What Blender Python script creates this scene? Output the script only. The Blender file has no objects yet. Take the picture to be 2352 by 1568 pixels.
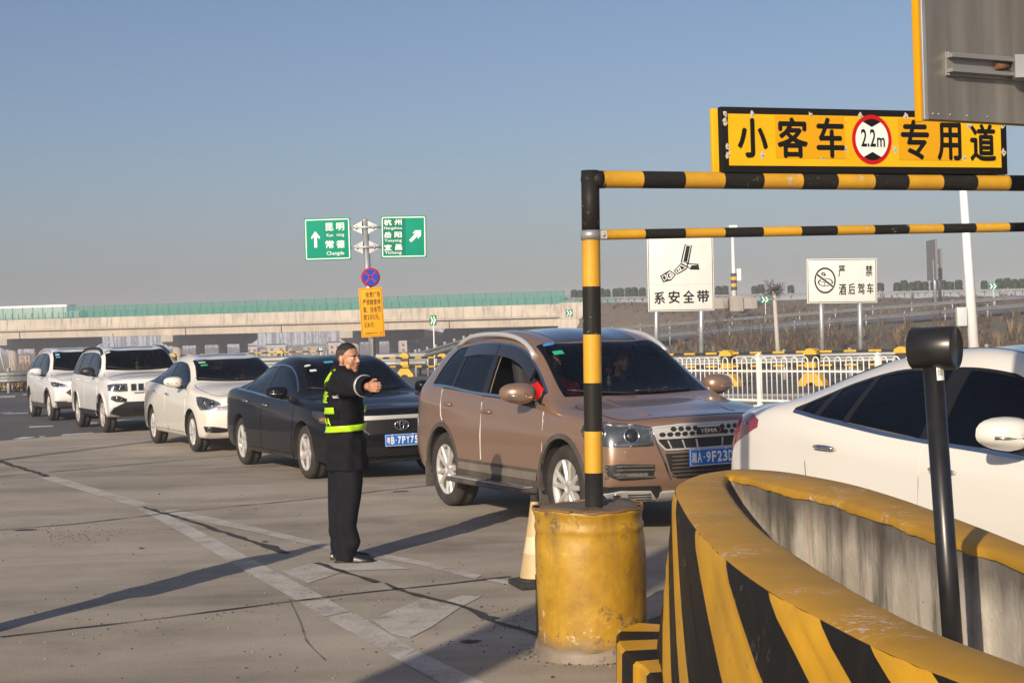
import bpy, bmesh, math, random
import numpy as np
from mathutils import Vector, Matrix, Euler
from mathutils.bvhtree import BVHTree
from mathutils.geometry import delaunay_2d_cdt, intersect_point_line
from math import radians as RAD, sin, cos, pi, sqrt, atan2, tan
random.seed(7)
SC = bpy.context.scene
COL = SC.collection
# ------------------------------------------------------------------ camera
FPX, CX, CY, HOR, ROLL, EYE = 3600.0, 1176.0, 784.0, 766.0, 0.031, 1.68
_pt = math.atan((HOR - CY) / FPX)
_w0 = Vector((0, cos(_pt), sin(_pt))); _u0 = Vector((0, -sin(_pt), cos(_pt))); _r0 = Vector((1, 0, 0))
CR = _r0 * cos(ROLL) - _u0 * sin(ROLL)
CU = _u0 * cos(ROLL) + _r0 * sin(ROLL)
CW = _w0
cam_d = bpy.data.cameras.new("camera"); cam = bpy.data.objects.new("camera", cam_d); COL.objects.link(cam)
cam.matrix_world = Matrix(((CR.x, CU.x, -CW.x, 0), (CR.y, CU.y, -CW.y, 0), (CR.z, CU.z, -CW.z, EYE), (0, 0, 0, 1)))
cam_d.sensor_width = 36.0; cam_d.lens = 36.0 * FPX / 2352.0
cam_d.clip_start = 0.1; cam_d.clip_end = 9000
SC.camera = cam
# ------------------------------------------------------------------ sun, sky, exposure
SUN_EL, SUN_AZ = RAD(22), RAD(24)      # shadows run forward and 21 degrees to the right
sun_d = bpy.data.lights.new("sun", 'SUN'); sun_d.energy = 5.0; sun_d.angle = RAD(0.6); sun_d.color = (1.0, 0.85, 0.66)
sun = bpy.data.objects.new("sun", sun_d); COL.objects.link(sun)
_sd = Vector((sin(SUN_AZ) * cos(SUN_EL), cos(SUN_AZ) * cos(SUN_EL), -sin(SUN_EL)))
sun.rotation_euler = _sd.to_track_quat('-Z', 'Y').to_euler()
W = bpy.data.worlds.new("World"); SC.world = W; W.use_nodes = True
_nt = W.node_tree; _bg = _nt.nodes["Background"]
_sky = _nt.nodes.new("ShaderNodeTexSky"); _sky.sky_type = 'NISHITA'; _sky.sun_disc = False
_sky.sun_elevation = SUN_EL; _sky.sun_rotation = math.pi + SUN_AZ
_sky.air_density = 1.0; _sky.dust_density = 2.2; _sky.ozone_density = 4.0; _sky.altitude = 0
_mx = _nt.nodes.new('ShaderNodeMix'); _mx.data_type = 'RGBA'; _mx.blend_type = 'MULTIPLY'; _mx.inputs[0].default_value = 1; _mx.inputs[7].default_value = (1.07, .97, .97, 1)
_nt.links.new(_sky.outputs[0], _mx.inputs[6]); _nt.links.new(_mx.outputs[2], _bg.inputs[0]); _bg.inputs[1].default_value = 0.090
SC.view_settings.view_transform = 'Standard'; SC.view_settings.look = 'None'
SC.view_settings.exposure = 0.14; SC.view_settings.gamma = 1.0; SC.view_settings.use_curve_mapping = False
SC.cycles.volume_bounces = 0; SC.cycles.max_bounces = 8; SC.cycles.transparent_max_bounces = 24
SC.cycles.use_denoising = True
SC.cycles.caustics_reflective = False; SC.cycles.caustics_refractive = False
# ------------------------------------------------------------------ survey helpers (photo measurements -> metres)
def ray(x, y):
 return CR * ((x - CX) / FPX) + CU * ((CY - y) / FPX) + CW
def G(x, y, z=0.0):
 d = ray(x, y); t = (z - EYE) / d.z
 return Vector((d.x * t, d.y * t, z))
def P(x, y, Y):
 d = ray(x, y); t = Y / d.y
 return Vector((d.x * t, Y, EYE + d.z * t))
# ------------------------------------------------------------------ scene-graph helpers
def tag(o, label=None, cat=None, group=None, kind=None):
 if label: o["label"] = label
 if cat: o["category"] = cat
 if group: o["group"] = group
 if kind: o["kind"] = kind
 return o
def thing(name, label, cat, loc=(0, 0, 0), rz=0.0, group=None):
 o = bpy.data.objects.new(name, None); COL.objects.link(o)
 o.empty_display_size = 0.2
 o.location = loc; o.rotation_euler = (0, 0, rz)
 return tag(o, label, cat, group)
def link(name, me, parent=None, mats=None, smooth=None):
 if mats is not None:
  for i, m in enumerate(mats if isinstance(mats, (list, tuple)) else [mats]):
   if i < len(me.materials): me.materials[i] = m
   else: me.materials.append(m)
 o = bpy.data.objects.new(name, me); COL.objects.link(o)
 if parent is not None: o.parent = parent
 return o
def copy_tree(o, parent=None):
 c = o.copy(); COL.objects.link(c); c.parent = parent
 for ch in list(o.children): copy_tree(ch, c)
 return c
class MB:
 """collects shapes into one mesh"""
 def __init__(s): s.v = []; s.f = []; s.m = []; s.sm = []
 def add(s, vs, fs, mat=0, smooth=False, M=None):
  b = len(s.v)
  for p in vs:
   p = Vector(p)
   s.v.append(tuple(M @ p) if M is not None else tuple(p))
  for f in fs:
   s.f.append(tuple(i + b for i in f)); s.m.append(mat); s.sm.append(smooth)
  return s
 def box(s, c, d, mat=0, M=None, bev=0.0):
  x, y, z = c; a, b, h = d[0] / 2, d[1] / 2, d[2] / 2
  if bev > 0:
   bm = bmesh.new(); bmesh.ops.create_cube(bm, size=1)
   for v in bm.verts: v.co = Vector((v.co.x * d[0], v.co.y * d[1], v.co.z * d[2]))
   bmesh.ops.bevel(bm, geom=bm.edges[:], offset=bev, segments=2, affect='EDGES', profile=0.6)
   bm.verts.index_update()
   s.add([(v.co.x + x, v.co.y + y, v.co.z + z) for v in bm.verts], [[v.index for v in f.verts] for f in bm.faces], mat, True, M)
   bm.free(); return s
  vs = [(x + i * a, y + j * b, z + k * h) for i in (-1, 1) for j in (-1, 1) for k in (-1, 1)]
  fs = [(0, 1, 3, 2), (4, 6, 7, 5), (0, 4, 5, 1), (2, 3, 7, 6), (0, 2, 6, 4), (1, 5, 7, 3)]
  return s.add(vs, fs, mat, False, M)
 def tube(s, pts, r, n=10, mat=0, caps=True, M=None, matf=None):
  pts = [Vector(p) for p in pts]; rs = r if isinstance(r, (list, tuple)) else [r] * len(pts)
  vs = []; fs = []; mats = []; prev = None
  for i, p in enumerate(pts):
   t = (pts[min(i + 1, len(pts) - 1)] - pts[max(i - 1, 0)]).normalized()
   if prev is None:
    a = Vector((0, 0, 1)) if abs(t.z) < 0.9 else Vector((1, 0, 0))
    prev = t.cross(a).normalized()
   u = (prev - t * prev.dot(t)).normalized(); prev = u; w = t.cross(u)
   for k in range(n):
    g = 2 * pi * k / n
    vs.append(p + (u * cos(g) + w * sin(g)) * rs[i])
  b0 = len(s.v)
  for i in range(len(pts) - 1):
   ff = [(i * n + k, i * n + (k + 1) % n, (i + 1) * n + (k + 1) % n, (i + 1) * n + k) for k in range(n)]
   mm = matf(i) if matf else mat
   for f in ff: fs.append(f); mats.append(mm)
  bb = len(s.v)
  for p in vs: s.v.append(tuple(M @ p) if M is not None else tuple(p))
  for f, mm in zip(fs, mats):
   s.f.append(tuple(i + bb for i in f)); s.m.append(mm); s.sm.append(True)
  if caps:
   s.f.append(tuple(bb + k for k in reversed(range(n)))); s.m.append(matf(0) if matf else mat); s.sm.append(False)
   e = bb + (len(pts) - 1) * n
   s.f.append(tuple(e + k for k in range(n))); s.m.append(matf(len(pts) - 2) if matf else mat); s.sm.append(False)
  return s
 def lathe(s, prof, n=32, mat=0, M=None, smooth=True, matf=None, close=False):
  """prof: (radius, z) from bottom to top about local Z"""
  vs = []; fs = []; b = len(s.v)
  for r, z in prof:
   for k in range(n):
    g = 2 * pi * k / n; vs.append(Vector((r * cos(g), r * sin(g), z)))
  for p in vs: s.v.append(tuple(M @ p) if M is not None else tuple(p))
  m = len(prof)
  for i in range(m - 1 + (1 if close else 0)):
   j = (i + 1) % m
   for k in range(n):
    s.f.append((b + i * n + k, b + i * n + (k + 1) % n, b + j * n + (k + 1) % n, b + j * n + k))
    s.m.append(matf(i) if matf else mat); s.sm.append(smooth)
  return s
 def disc(s, c, r, n=24, mat=0, M=None):
  return s.add([(c[0] + r * cos(2 * pi * k / n), c[1] + r * sin(2 * pi * k / n), c[2]) for k in range(n)], [tuple(range(n))], mat, False, M)
 def prism(s, poly, z0, z1, mat=0, M=None):
  """poly in local XY extruded along Z"""
  n = len(poly)
  a = sum(poly[i][0] * poly[(i + 1) % n][1] - poly[(i + 1) % n][0] * poly[i][1] for i in range(n))
  if a < 0: poly = poly[::-1]
  vs = [(p[0], p[1], z0) for p in poly] + [(p[0], p[1], z1) for p in poly]
  fs = [tuple(reversed(range(n))), tuple(range(n, 2 * n))] + [(i, (i + 1) % n, n + (i + 1) % n, n + i) for i in range(n)]
  return s.add(vs, fs, mat, False, M)
 def sphere(s, c, r, nu=16, nv=10, mat=0, M=None):
  r = r if isinstance(r, (tuple, list)) else (r, r, r)
  vs = [(c[0], c[1], c[2] - r[2])]; fs = []
  for i in range(1, nv):
   a = -pi / 2 + pi * i / nv
   for k in range(nu):
    g = 2 * pi * k / nu; vs.append((c[0] + r[0] * cos(a) * cos(g), c[1] + r[1] * cos(a) * sin(g), c[2] + r[2] * sin(a)))
  vs.append((c[0], c[1], c[2] + r[2])); t = len(vs) - 1
  for k in range(nu):
   fs.append((0, 1 + (k + 1) % nu, 1 + k)); fs.append((t, 1 + (nv - 2) * nu + k, 1 + (nv - 2) * nu + (k + 1) % nu))
  for i in range(nv - 2):
   for k in range(nu):
    fs.append((1 + i * nu + k, 1 + i * nu + (k + 1) % nu, 1 + (i + 1) * nu + (k + 1) % nu, 1 + (i + 1) * nu + k))
  return s.add(vs, fs, mat, True, M)
 def mesh(s, name):
  me = bpy.data.meshes.new(name); me.from_pydata(s.v, [], s.f)
  me.polygons.foreach_set("material_index", s.m); me.polygons.foreach_set("use_smooth", s.sm)
  me.update(); return me
 def build(s, name, mats, parent=None):
  return link(name, s.mesh(name), parent, mats)
def frameM(o, x, z=(0, 0, 1)):
 """matrix with local X along x, local Z near z, at o"""
 x = Vector(x).normalized(); z = Vector(z); y = z.cross(x).normalized(); z = x.cross(y)
 return Matrix(((x.x, y.x, z.x, o[0]), (x.y, y.y, z.y, o[1]), (x.z, y.z, z.z, o[2]), (0, 0, 0, 1)))
def panelM(o, right, up=(0, 0, 1)):
 """matrix for a flat sign: local X right, local Y up, local Z out of the face"""
 x = Vector(right).normalized(); up = Vector(up); y = (up - x * up.dot(x)).normalized(); z = x.cross(y)
 return Matrix(((x.x, y.x, z.x, o[0]), (x.y, y.y, z.y, o[1]), (x.z, y.z, z.z, o[2]), (0, 0, 0, 1)))
def text_shape(txt, bold=0.0, spacing=1.0):
 cu = bpy.data.curves.new("t", 'FONT'); cu.body = txt; cu.size = 1.0; cu.offset = bold; cu.space_character = spacing
 cu.align_x = 'LEFT'; cu.fill_mode = 'BOTH'; cu.resolution_u = 3
 o = bpy.data.objects.new("t", cu); COL.objects.link(o)
 dg = bpy.context.evaluated_depsgraph_get(); dg.update()
 me = bpy.data.meshes.new_from_object(o.evaluated_get(dg), depsgraph=dg)
 vs = [tuple(v.co) for v in me.vertices]; fs = [tuple(p.vertices) for p in me.polygons]
 bpy.data.objects.remove(o); bpy.data.curves.remove(cu); bpy.data.meshes.remove(me)
 return vs, fs
def put_text(mb, txt, box, z, M, mat=0, bold=0.02, fat=0.0):
 """letters scaled to fill box=(x0,y0,x1,y1) of the local XY plane at height z; fat thickens the strokes"""
 if fat:
  f = fat * (box[2] - box[0]); b = (box[0] + f, box[1] + f, box[2] - f, box[3] - f)
  for k, (dx, dy) in enumerate(((-f, 0), (f, 0), (0, -f), (0, f), (0, 0))): put_text(mb, txt, (b[0] + dx, b[1] + dy, b[2] + dx, b[3] + dy), z + .0004 * k, M, mat, bold)
  return
 vs, fs = text_shape(txt, bold)
 if not vs: return
 x0 = min(v[0] for v in vs); x1 = max(v[0] for v in vs); y0 = min(v[1] for v in vs); y1 = max(v[1] for v in vs)
 sx = (box[2] - box[0]) / max(x1 - x0, 1e-6); sy = (box[3] - box[1]) / max(y1 - y0, 1e-6)
 mb.add([(box[0] + (v[0] - x0) * sx, box[1] + (v[1] - y0) * sy, z) for v in vs], fs, mat, False, M)
def smooth_poly(pts, n=8, closed=True):
 """Catmull-Rom through the points"""
 out = []; N = len(pts); rng = N if closed else N - 1
 g = lambda i: Vector(pts[i % N]) if closed else Vector(pts[max(0, min(N - 1, i))])
 for i in range(rng):
  a, b, c, d = g(i - 1), g(i), g(i + 1), g(i + 2)
  for k in range(n):
   t = k / n
   out.append(0.5 * ((2 * b) + (c - a) * t + (2 * a - 5 * b + 4 * c - d) * t * t + (3 * b - a - 3 * c + d) * t ** 3))
 if not closed: out.append(Vector(pts[-1]))
 return out
# ------------------------------------------------------------------ materials
def _new(name):
 m = bpy.data.materials.new(name); m.use_nodes = True
 return m, m.node_tree, m.node_tree.nodes["Principled BSDF"]
def pbr(name, col, rough=0.5, metal=0.0, coat=0.0, spec=0.5, var=0.0, vscale=6.0, bump=0.0, bscale=40.0, coat_rough=0.03):
 m, nt, b = _new(name)
 b.inputs["Base Color"].default_value = (*col, 1); b.inputs["Roughness"].default_value = rough
 b.inputs["Metallic"].default_value = metal; b.inputs["Coat Weight"].default_value = coat
 b.inputs["Coat Roughness"].default_value = coat_rough; b.inputs["Specular IOR Level"].default_value = spec
 tc = nt.nodes.new("ShaderNodeTexCoord")
 if var > 0:
  n = nt.nodes.new("ShaderNodeTexNoise"); n.inputs["Scale"].default_value = vscale; n.inputs["Detail"].default_value = 6
  nt.links.new(tc.outputs["Object"], n.inputs["Vector"])
  r = nt.nodes.new("ShaderNodeValToRGB"); e = r.color_ramp.elements
  e[0].position = 0.3; e[1].position = 0.7
  e[0].color = (*[c * (1 - var) for c in col], 1); e[1].color = (*[min(1, c * (1 + var)) for c in col], 1)
  nt.links.new(n.outputs["Fac"], r.inputs["Fac"]); nt.links.new(r.outputs["Color"], b.inputs["Base Color"])
 if bump > 0:
  n2 = nt.nodes.new("ShaderNodeTexNoise"); n2.inputs["Scale"].default_value = bscale; n2.inputs["Detail"].default_value = 4
  nt.links.new(tc.outputs["Object"], n2.inputs["Vector"])
  bp = nt.nodes.new("ShaderNodeBump"); bp.inputs["Strength"].default_value = bump; bp.inputs["Distance"].default_value = 0.02
  nt.links.new(n2.outputs["Fac"], bp.inputs["Height"]); nt.links.new(bp.outputs["Normal"], b.inputs["Normal"])
 return m
class NT:
 """tiny node-graph helper"""
 def __init__(s, m): s.nt = m.node_tree; s.n = s.nt.nodes; s.tc = s.n.new("ShaderNodeTexCoord")
 def L(s, a, b): s.nt.links.new(a, b)
 def noise(s, scale, detail=5, rough=0.55, vec=None, dist=0.0):
  n = s.n.new("ShaderNodeTexNoise"); n.inputs["Scale"].default_value = scale; n.inputs["Detail"].default_value = detail
  n.inputs["Roughness"].default_value = rough; n.inputs["Distortion"].default_value = dist
  s.L(vec if vec is not None else s.tc.outputs["Object"], n.inputs["Vector"]); return n.outputs["Fac"]
 def mapv(s, sc=(1, 1, 1), rot=(0, 0, 0), loc=(0, 0, 0)):
  n = s.n.new("ShaderNodeMapping"); n.inputs["Scale"].default_value = sc; n.inputs["Rotation"].default_value = rot; n.inputs["Location"].default_value = loc
  s.L(s.tc.outputs["Object"], n.inputs["Vector"]); return n.outputs["Vector"]
 def ramp(s, fac, stops, mode='LINEAR'):
  r = s.n.new("ShaderNodeValToRGB"); r.color_ramp.interpolation = mode; e = r.color_ramp.elements
  while len(e) < len(stops): e.new(0.5)
  for k, (p, c) in enumerate(stops):
   e[k].position = p; e[k].color = (c, c, c, 1) if not isinstance(c, (tuple, list)) else (*c, 1)
  s.L(fac, r.inputs["Fac"]); return r.outputs["Color"]
 def mix(s, fac, a, b, mode='MIX'):
  n = s.n.new("ShaderNodeMix"); n.data_type = 'RGBA'; n.blend_type = mode; n.clamp_factor = True
  for v, i in ((fac, 0), (a, 6), (b, 7)):
   if hasattr(v, "links"): s.L(v, n.inputs[i])
   elif i == 0: n.inputs[0].default_value = v
   else: n.inputs[i].default_value = (*v, 1) if len(v) == 3 else v
  return n.outputs[2]
 def math(s, op, a, b=None, clamp=False):
  n = s.n.new("ShaderNodeMath"); n.operation = op; n.use_clamp = clamp
  for v, i in ((a, 0), (b, 1)):
   if v is None: continue
   if hasattr(v, "links"): s.L(v, n.inputs[i])
   else: n.inputs[i].default_value = v
  return n.outputs[0]
 def sep(s, vec=None):
  n = s.n.new("ShaderNodeSeparateXYZ"); s.L(vec if vec is not None else s.tc.outputs["Object"], n.inputs[0]); return n.outputs
 def bump(s, h, strength, dist=0.01):
  n = s.n.new("ShaderNodeBump"); n.inputs["Strength"].default_value = strength; n.inputs["Distance"].default_value = dist
  s.L(h, n.inputs["Height"]); return n.outputs["Normal"]
def car_paint(name, col, metal=0.0, rough=0.35, dirt=0.25, dirtcol=(0.22, 0.18, 0.14), coat=1.0, spec=.5):
 m, nt, b = _new(name); g = NT(m)
 z = g.sep()[2]
 zz = g.math('MULTIPLY_ADD', z, -1.6); nt.nodes[-1].inputs[2].default_value = 1.15
 nz = g.noise(5.0, 6, 0.65)
 d = g.math('MULTIPLY', g.math('POWER', g.math('MULTIPLY', zz, nz, True), 1.6), dirt * 3.2, True)
 g.L(g.mix(d, col, dirtcol), b.inputs["Base Color"])
 g.L(g.math('MULTIPLY_ADD', d, 0.5), b.inputs["Roughness"]); nt.nodes[-1].inputs[2].default_value = rough
 b.inputs["Metallic"].default_value = metal; b.inputs["Coat Weight"].default_value = coat; b.inputs["Specular IOR Level"].default_value = spec
 g.L(g.math('MULTIPLY_ADD', d, 0.4), b.inputs["Coat Roughness"]); nt.nodes[-1].inputs[2].default_value = 0.04
 return m
def glass(name, tint, refl=1.0):
 m = bpy.data.materials.new(name); m.use_nodes = True; nt = m.node_tree; nt.nodes.clear()
 out = nt.nodes.new("ShaderNodeOutputMaterial"); tr = nt.nodes.new("ShaderNodeBsdfTransparent"); gl = nt.nodes.new("ShaderNodeBsdfGlossy")
 mx = nt.nodes.new("ShaderNodeMixShader"); fr = nt.nodes.new("ShaderNodeFresnel"); fr.inputs[0].default_value = 1.5
 mu = nt.nodes.new("ShaderNodeMath"); mu.operation = 'MULTIPLY'; mu.inputs[1].default_value = refl; mu.use_clamp = True
 tr.inputs[0].default_value = (*tint, 1); gl.inputs[0].default_value = (1, 1, 1, 1); gl.inputs[1].default_value = 0.02
 nt.links.new(fr.outputs[0], mu.inputs[0]); nt.links.new(mu.outputs[0], mx.inputs[0])
 nt.links.new(tr.outputs[0], mx.inputs[1]); nt.links.new(gl.outputs[0], mx.inputs[2]); nt.links.new(mx.outputs[0], out.inputs[0])
 return m
def worn_paint(name, col, under=(0.35, 0.33, 0.30), chips=0.30, dirt=0.5, rough=0.55, scale=1.0, streak=False, dcol=(0.10, 0.08, 0.05), spec=.5):
 """painted concrete or steel: colour drift, grime and small chips"""
 m, nt, b = _new(name); g = NT(m)
 c = g.mix(g.ramp(g.noise(3 * scale, 6), [(0.35, 0.0), (0.75, 1.0)]), [k * 0.82 for k in col], [min(1, k * 1.08) for k in col])
 dv = g.noise(7 * scale, 8, 0.7) if not streak else g.noise(3.0 * scale, 7, 0.68, g.mapv((2.2, 2.2, 0.35)))
 c = g.mix(g.math('MULTIPLY', g.ramp(dv, [(0.5, 0.0), (0.78, 1.0)]), dirt), c, dcol)
 ch = g.ramp(g.noise(26 * scale, 9, 0.7), [(0.63 - chips * 0.14, 0.0), (0.66 - chips * 0.14, 1.0)])
 ch = g.math('MULTIPLY', ch, g.ramp(g.noise(2.1 * scale, 3), [(0.52, 0.0), (0.62, 1.0)]))
 c = g.mix(ch, c, under)
 g.L(c, b.inputs["Base Color"]); b.inputs["Roughness"].default_value = rough; b.inputs["Specular IOR Level"].default_value = spec
 h = g.math('ADD', g.noise(60 * scale, 4), g.math('MULTIPLY', ch, -0.6))
 g.L(g.bump(h, 0.35, 0.004), b.inputs["Normal"])
 return m
M_black = pbr("black_plastic", (0.018, 0.018, 0.019), 0.45)
M_rubber = pbr("rubber", (0.022, 0.021, 0.020), 0.85, var=0.3, vscale=30)
M_chrome = pbr("chrome", (0.72, 0.72, 0.72), 0.14, 1.0)
M_silver = pbr("silver_paint", (0.56, 0.555, 0.54), 0.34, 0.35)
M_galv = pbr("galvanised_steel", (0.40, 0.42, 0.43), 0.45, 0.55, var=0.18, vscale=3.0)
M_white = pbr("white_plastic", (0.75, 0.75, 0.73), 0.45)
M_dark = pbr("dark_void", (0.006, 0.006, 0.006), 0.9)
CARPOS = dict(suv=(.655, 14.70, 0), camry=(-2.36, 20.60, 0), sylphy=(-4.82, 25.87, 0), jeep=(-7.81, 32.05, 0), cross=(-10.55, 37.8, 0), sedan=(3.235, 9.215, 0))
CARROT = {}
# ================================================================== CARS
def curve(pts):
 """monotone cubic through (x, value) points"""
 pts = sorted(pts); X = np.array([p[0] for p in pts], float); Y = np.array([p[1] for p in pts], float)
 h = np.diff(X); dl = np.diff(Y) / h; m = np.zeros(len(X))
 if len(X) > 2:
  for i in range(1, len(X) - 1):
   if dl[i - 1] * dl[i] > 0:
    w1 = 2 * h[i] + h[i - 1]; w2 = h[i] + 2 * h[i - 1]
    m[i] = (w1 + w2) / (w1 / dl[i - 1] + w2 / dl[i])
 m[0] = dl[0]; m[-1] = dl[-1]
 def f(x):
  x = min(max(x, X[0]), X[-1]); i = min(int(np.searchsorted(X, x, side='right') - 1), len(X) - 2)
  t = (x - X[i]) / h[i]
  return float((2 * t**3 - 3 * t**2 + 1) * Y[i] + (t**3 - 2 * t**2 + t) * h[i] * m[i] + (-2 * t**3 + 3 * t**2) * Y[i + 1] + (t**3 - t**2) * h[i] * m[i + 1])
 return f
def catmull_interp(V, F, iters=5, k=0.7):
 """move the cage so that its Catmull-Clark limit passes through V"""
 n = len(V); tgt = np.array(V, float); cur = tgt.copy()
 nb = [set() for _ in range(n)]; fd = [[] for _ in range(n)]
 for f in F:
  L = len(f)
  for i in range(L):
   nb[f[i]].add(f[(i + 1) % L]); nb[f[i]].add(f[i - 1])
   fd[f[i]].append(f[(i + 2) % L] if L == 4 else f[(i + 1) % L])
 nb = [list(s) for s in nb]
 for _ in range(iters):
  lim = np.empty_like(cur)
  for i in range(n):
   q = len(nb[i])
   lim[i] = (q * q * cur[i] + 4 * cur[nb[i]].sum(0) + cur[fd[i]].sum(0)) / (q * q + 4 * q + len(fd[i]))
  cur += k * (tgt - lim)
 return cur
def eval_mesh(o):
 dg = bpy.context.evaluated_depsgraph_get(); dg.update()
 return bpy.data.meshes.new_from_object(o.evaluated_get(dg), depsgraph=dg)
class Skin:
 """a smooth surface one can project on"""
 def __init__(s, me):
  bm = bmesh.new(); bm.from_mesh(me); bmesh.ops.triangulate(bm, faces=bm.faces[:]); bm.normal_update()
  s.co = [v.co.copy() for v in bm.verts]; s.no = [v.normal.copy() for v in bm.verts]
  s.tri = [tuple(v.index for v in f.verts) for f in bm.faces]
  s.bvh = BVHTree.FromPolygons(s.co, s.tri); bm.free()
 def normal(s, p, i):
  a, b, c = s.tri[i]; A, B, C = s.co[a], s.co[b], s.co[c]
  v0, v1, v2 = B - A, C - A, p - A
  d00, d01, d11, d20, d21 = v0.dot(v0), v0.dot(v1), v1.dot(v1), v2.dot(v0), v2.dot(v1)
  den = d00 * d11 - d01 * d01
  if abs(den) < 1e-14: return s.no[a]
  v = (d11 * d20 - d01 * d21) / den; w = (d00 * d21 - d01 * d20) / den
  return (s.no[a] * (1 - v - w) + s.no[b] * v + s.no[c] * w).normalized()
 def hit(s, o, d):
  loc, n, i, dist = s.bvh.ray_cast(o - d * 4.0, d)
  if loc is None:
   loc, n, i, dist = s.bvh.find_nearest(o)
  return loc, s.normal(loc, i)
def densify(poly, step):
 out = []
 n = len(poly)
 for i in range(n):
  a = Vector(poly[i]); b = Vector(poly[(i + 1) % n]); k = max(1, int((b - a).length / step))
  for j in range(k): out.append(a.lerp(b, j / k))
 return out
def inside(p, poly):
 c = False; n = len(poly); x, y = p[0], p[1]
 for i in range(n):
  a = poly[i]; b = poly[i - 1]
  if (a[1] > y) != (b[1] > y) and x < (b[0] - a[0]) * (y - a[1]) / (b[1] - a[1]) + a[0]: c = not c
 return c
def dist_poly(p, poly):
 m = 9e9; n = len(poly); p = Vector((p[0], p[1]))
 for i in range(n):
  a = Vector(poly[i]); b = Vector(poly[(i + 1) % n]); ab = b - a; L = ab.length_squared
  t = 0 if L < 1e-12 else max(0, min(1, (p - a).dot(ab) / L)); m = min(m, (p - a - ab * t).length)
 return m
def offset_poly(poly, d):
 """grow (d>0) or shrink a simple polygon"""
 n = len(poly); a = sum(poly[i][0] * poly[(i + 1) % n][1] - poly[(i + 1) % n][0] * poly[i][1] for i in range(n))
 sg = 1 if a > 0 else -1; out = []
 for i in range(n):
  p0, p1, p2 = Vector(poly[i - 1]), Vector(poly[i]), Vector(poly[(i + 1) % n])
  e1 = (p1 - p0); e2 = (p2 - p1)
  if e1.length < 1e-7 or e2.length < 1e-7: out.append(p1); continue
  e1.normalize(); e2.normalize()
  n1 = Vector((e1.y, -e1.x)) * sg; n2 = Vector((e2.y, -e2.x)) * sg; b = n1 + n2
  if b.length < 1e-6: b = n1
  b.normalize(); out.append(p1 + b * (d / max(0.5, b.dot(n1))))
 return out
def plane_frame(D):
 D = Vector(D).normalized()
 up = Vector((0, 0, 1)) if abs(D.z) < 0.9 else Vector((1, 0, 0))
 U = up.cross(D).normalized() * -1; V = D.cross(U) * -1
 if V.dot(up) < 0: V = -V
 return U, V, D
def patch(skin, pts, D, off=0.003, res=0.05, mat=None, name="panel", parent=None, holes=(), skirt=0.006, edge=None, two_d=False, lift=None):
 """a panel that lies on the skin: outline pts (3-D, seen along D), thickness turned in at its border"""
 U, V, D = plane_frame(D)
 to2 = lambda p: Vector((Vector(p).dot(U), Vector(p).dot(V)))
 out2 = [to2(p) for p in pts]; hol2 = [[to2(p) for p in h] for h in holes]
 base = sum((Vector(p).dot(D) for p in pts)) / len(pts)
 loops = [densify(out2, res)] + [densify(h, res) for h in hol2]
 vs = []; es = []
 for lp in loops:
  b = len(vs); vs += lp; es += [(b + i, b + (i + 1) % len(lp)) for i in range(len(lp))]
 nb = len(vs)
 x0 = min(v.x for v in out2); x1 = max(v.x for v in out2); y0 = min(v.y for v in out2); y1 = max(v.y for v in out2)
 nx = int((x1 - x0) / res) + 1; ny = int((y1 - y0) / res) + 1
 for i in range(nx + 1):
  for j in range(ny + 1):
   p = Vector((x0 + (i + 0.5 * (j % 2)) * res, y0 + j * res))
   if inside(p, out2) and not any(inside(p, h) for h in hol2) and dist_poly(p, out2) > res * 0.45 and all(dist_poly(p, h) > res * 0.45 for h in hol2):
    vs.append(p)
 cv, ce, cf, ov, oe, of = delaunay_2d_cdt(vs, es, [], 0, 1e-6)
 keep = []
 for f in cf:
  q = (cv[f[0]] + cv[f[1]] + cv[f[2]]) / 3
  if inside(q, loops[0]) and not any(inside(q, h) for h in loops[1:]): keep.append(f)
 cf = keep
 P3 = []; N3 = []
 for p in cv:
  o = U * p.x + V * p.y + D * base
  loc, n = skin.hit(o, D)
  if n.dot(D) > 0: n = -n
  P3.append(loc + n * (off + (lift(p) if lift else 0))); N3.append(n)
 fs = []
 for f in cf:
  f = list(f)
  a, b, c = P3[f[0]], P3[f[1]], P3[f[2]]
  if (b - a).cross(c - a).dot(N3[f[0]]) < 0: f.reverse()
  fs.append(tuple(f))
 cnt = {}
 for f in fs:
  for i in range(len(f)):
   cnt.setdefault(frozenset((f[i], f[(i + 1) % len(f)])), []).append((f[i], f[(i + 1) % len(f)]))
 verts = [tuple(p) for p in P3]; norms = [tuple(n) for n in N3]; mi = [0] * len(fs)
 if skirt > 0:
  mp = {}
  for k, l in cnt.items():
   if len(l) == 1:
    a, b = l[0]
    q = []
    for v, dn in ((a, 0), (b, 0), (b, 1), (a, 1)):
     key = (v, dn)
     if key not in mp:
      mp[key] = len(verts); verts.append(tuple(P3[v] - N3[v] * ((off + skirt) if dn else 0))); norms.append(None)
     q.append(mp[key])
    A, B, C = (Vector(verts[i]) for i in (q[0], q[3], q[2]))
    nn = (B - A).cross(C - A).normalized()
    for i in q: norms[i] = tuple(nn)
    fs.append((q[0], q[3], q[2], q[1])); mi.append(1 if edge is not None else 0)
 me = bpy.data.meshes.new(name); me.from_pydata(verts, [], fs)
 me.polygons.foreach_set("use_smooth", [True] * len(fs)); me.polygons.foreach_set("material_index", mi)
 me.normals_split_custom_set_from_vertices(norms)
 return link(name, me, parent, [mat] + ([edge] if edge is not None else []))
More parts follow.
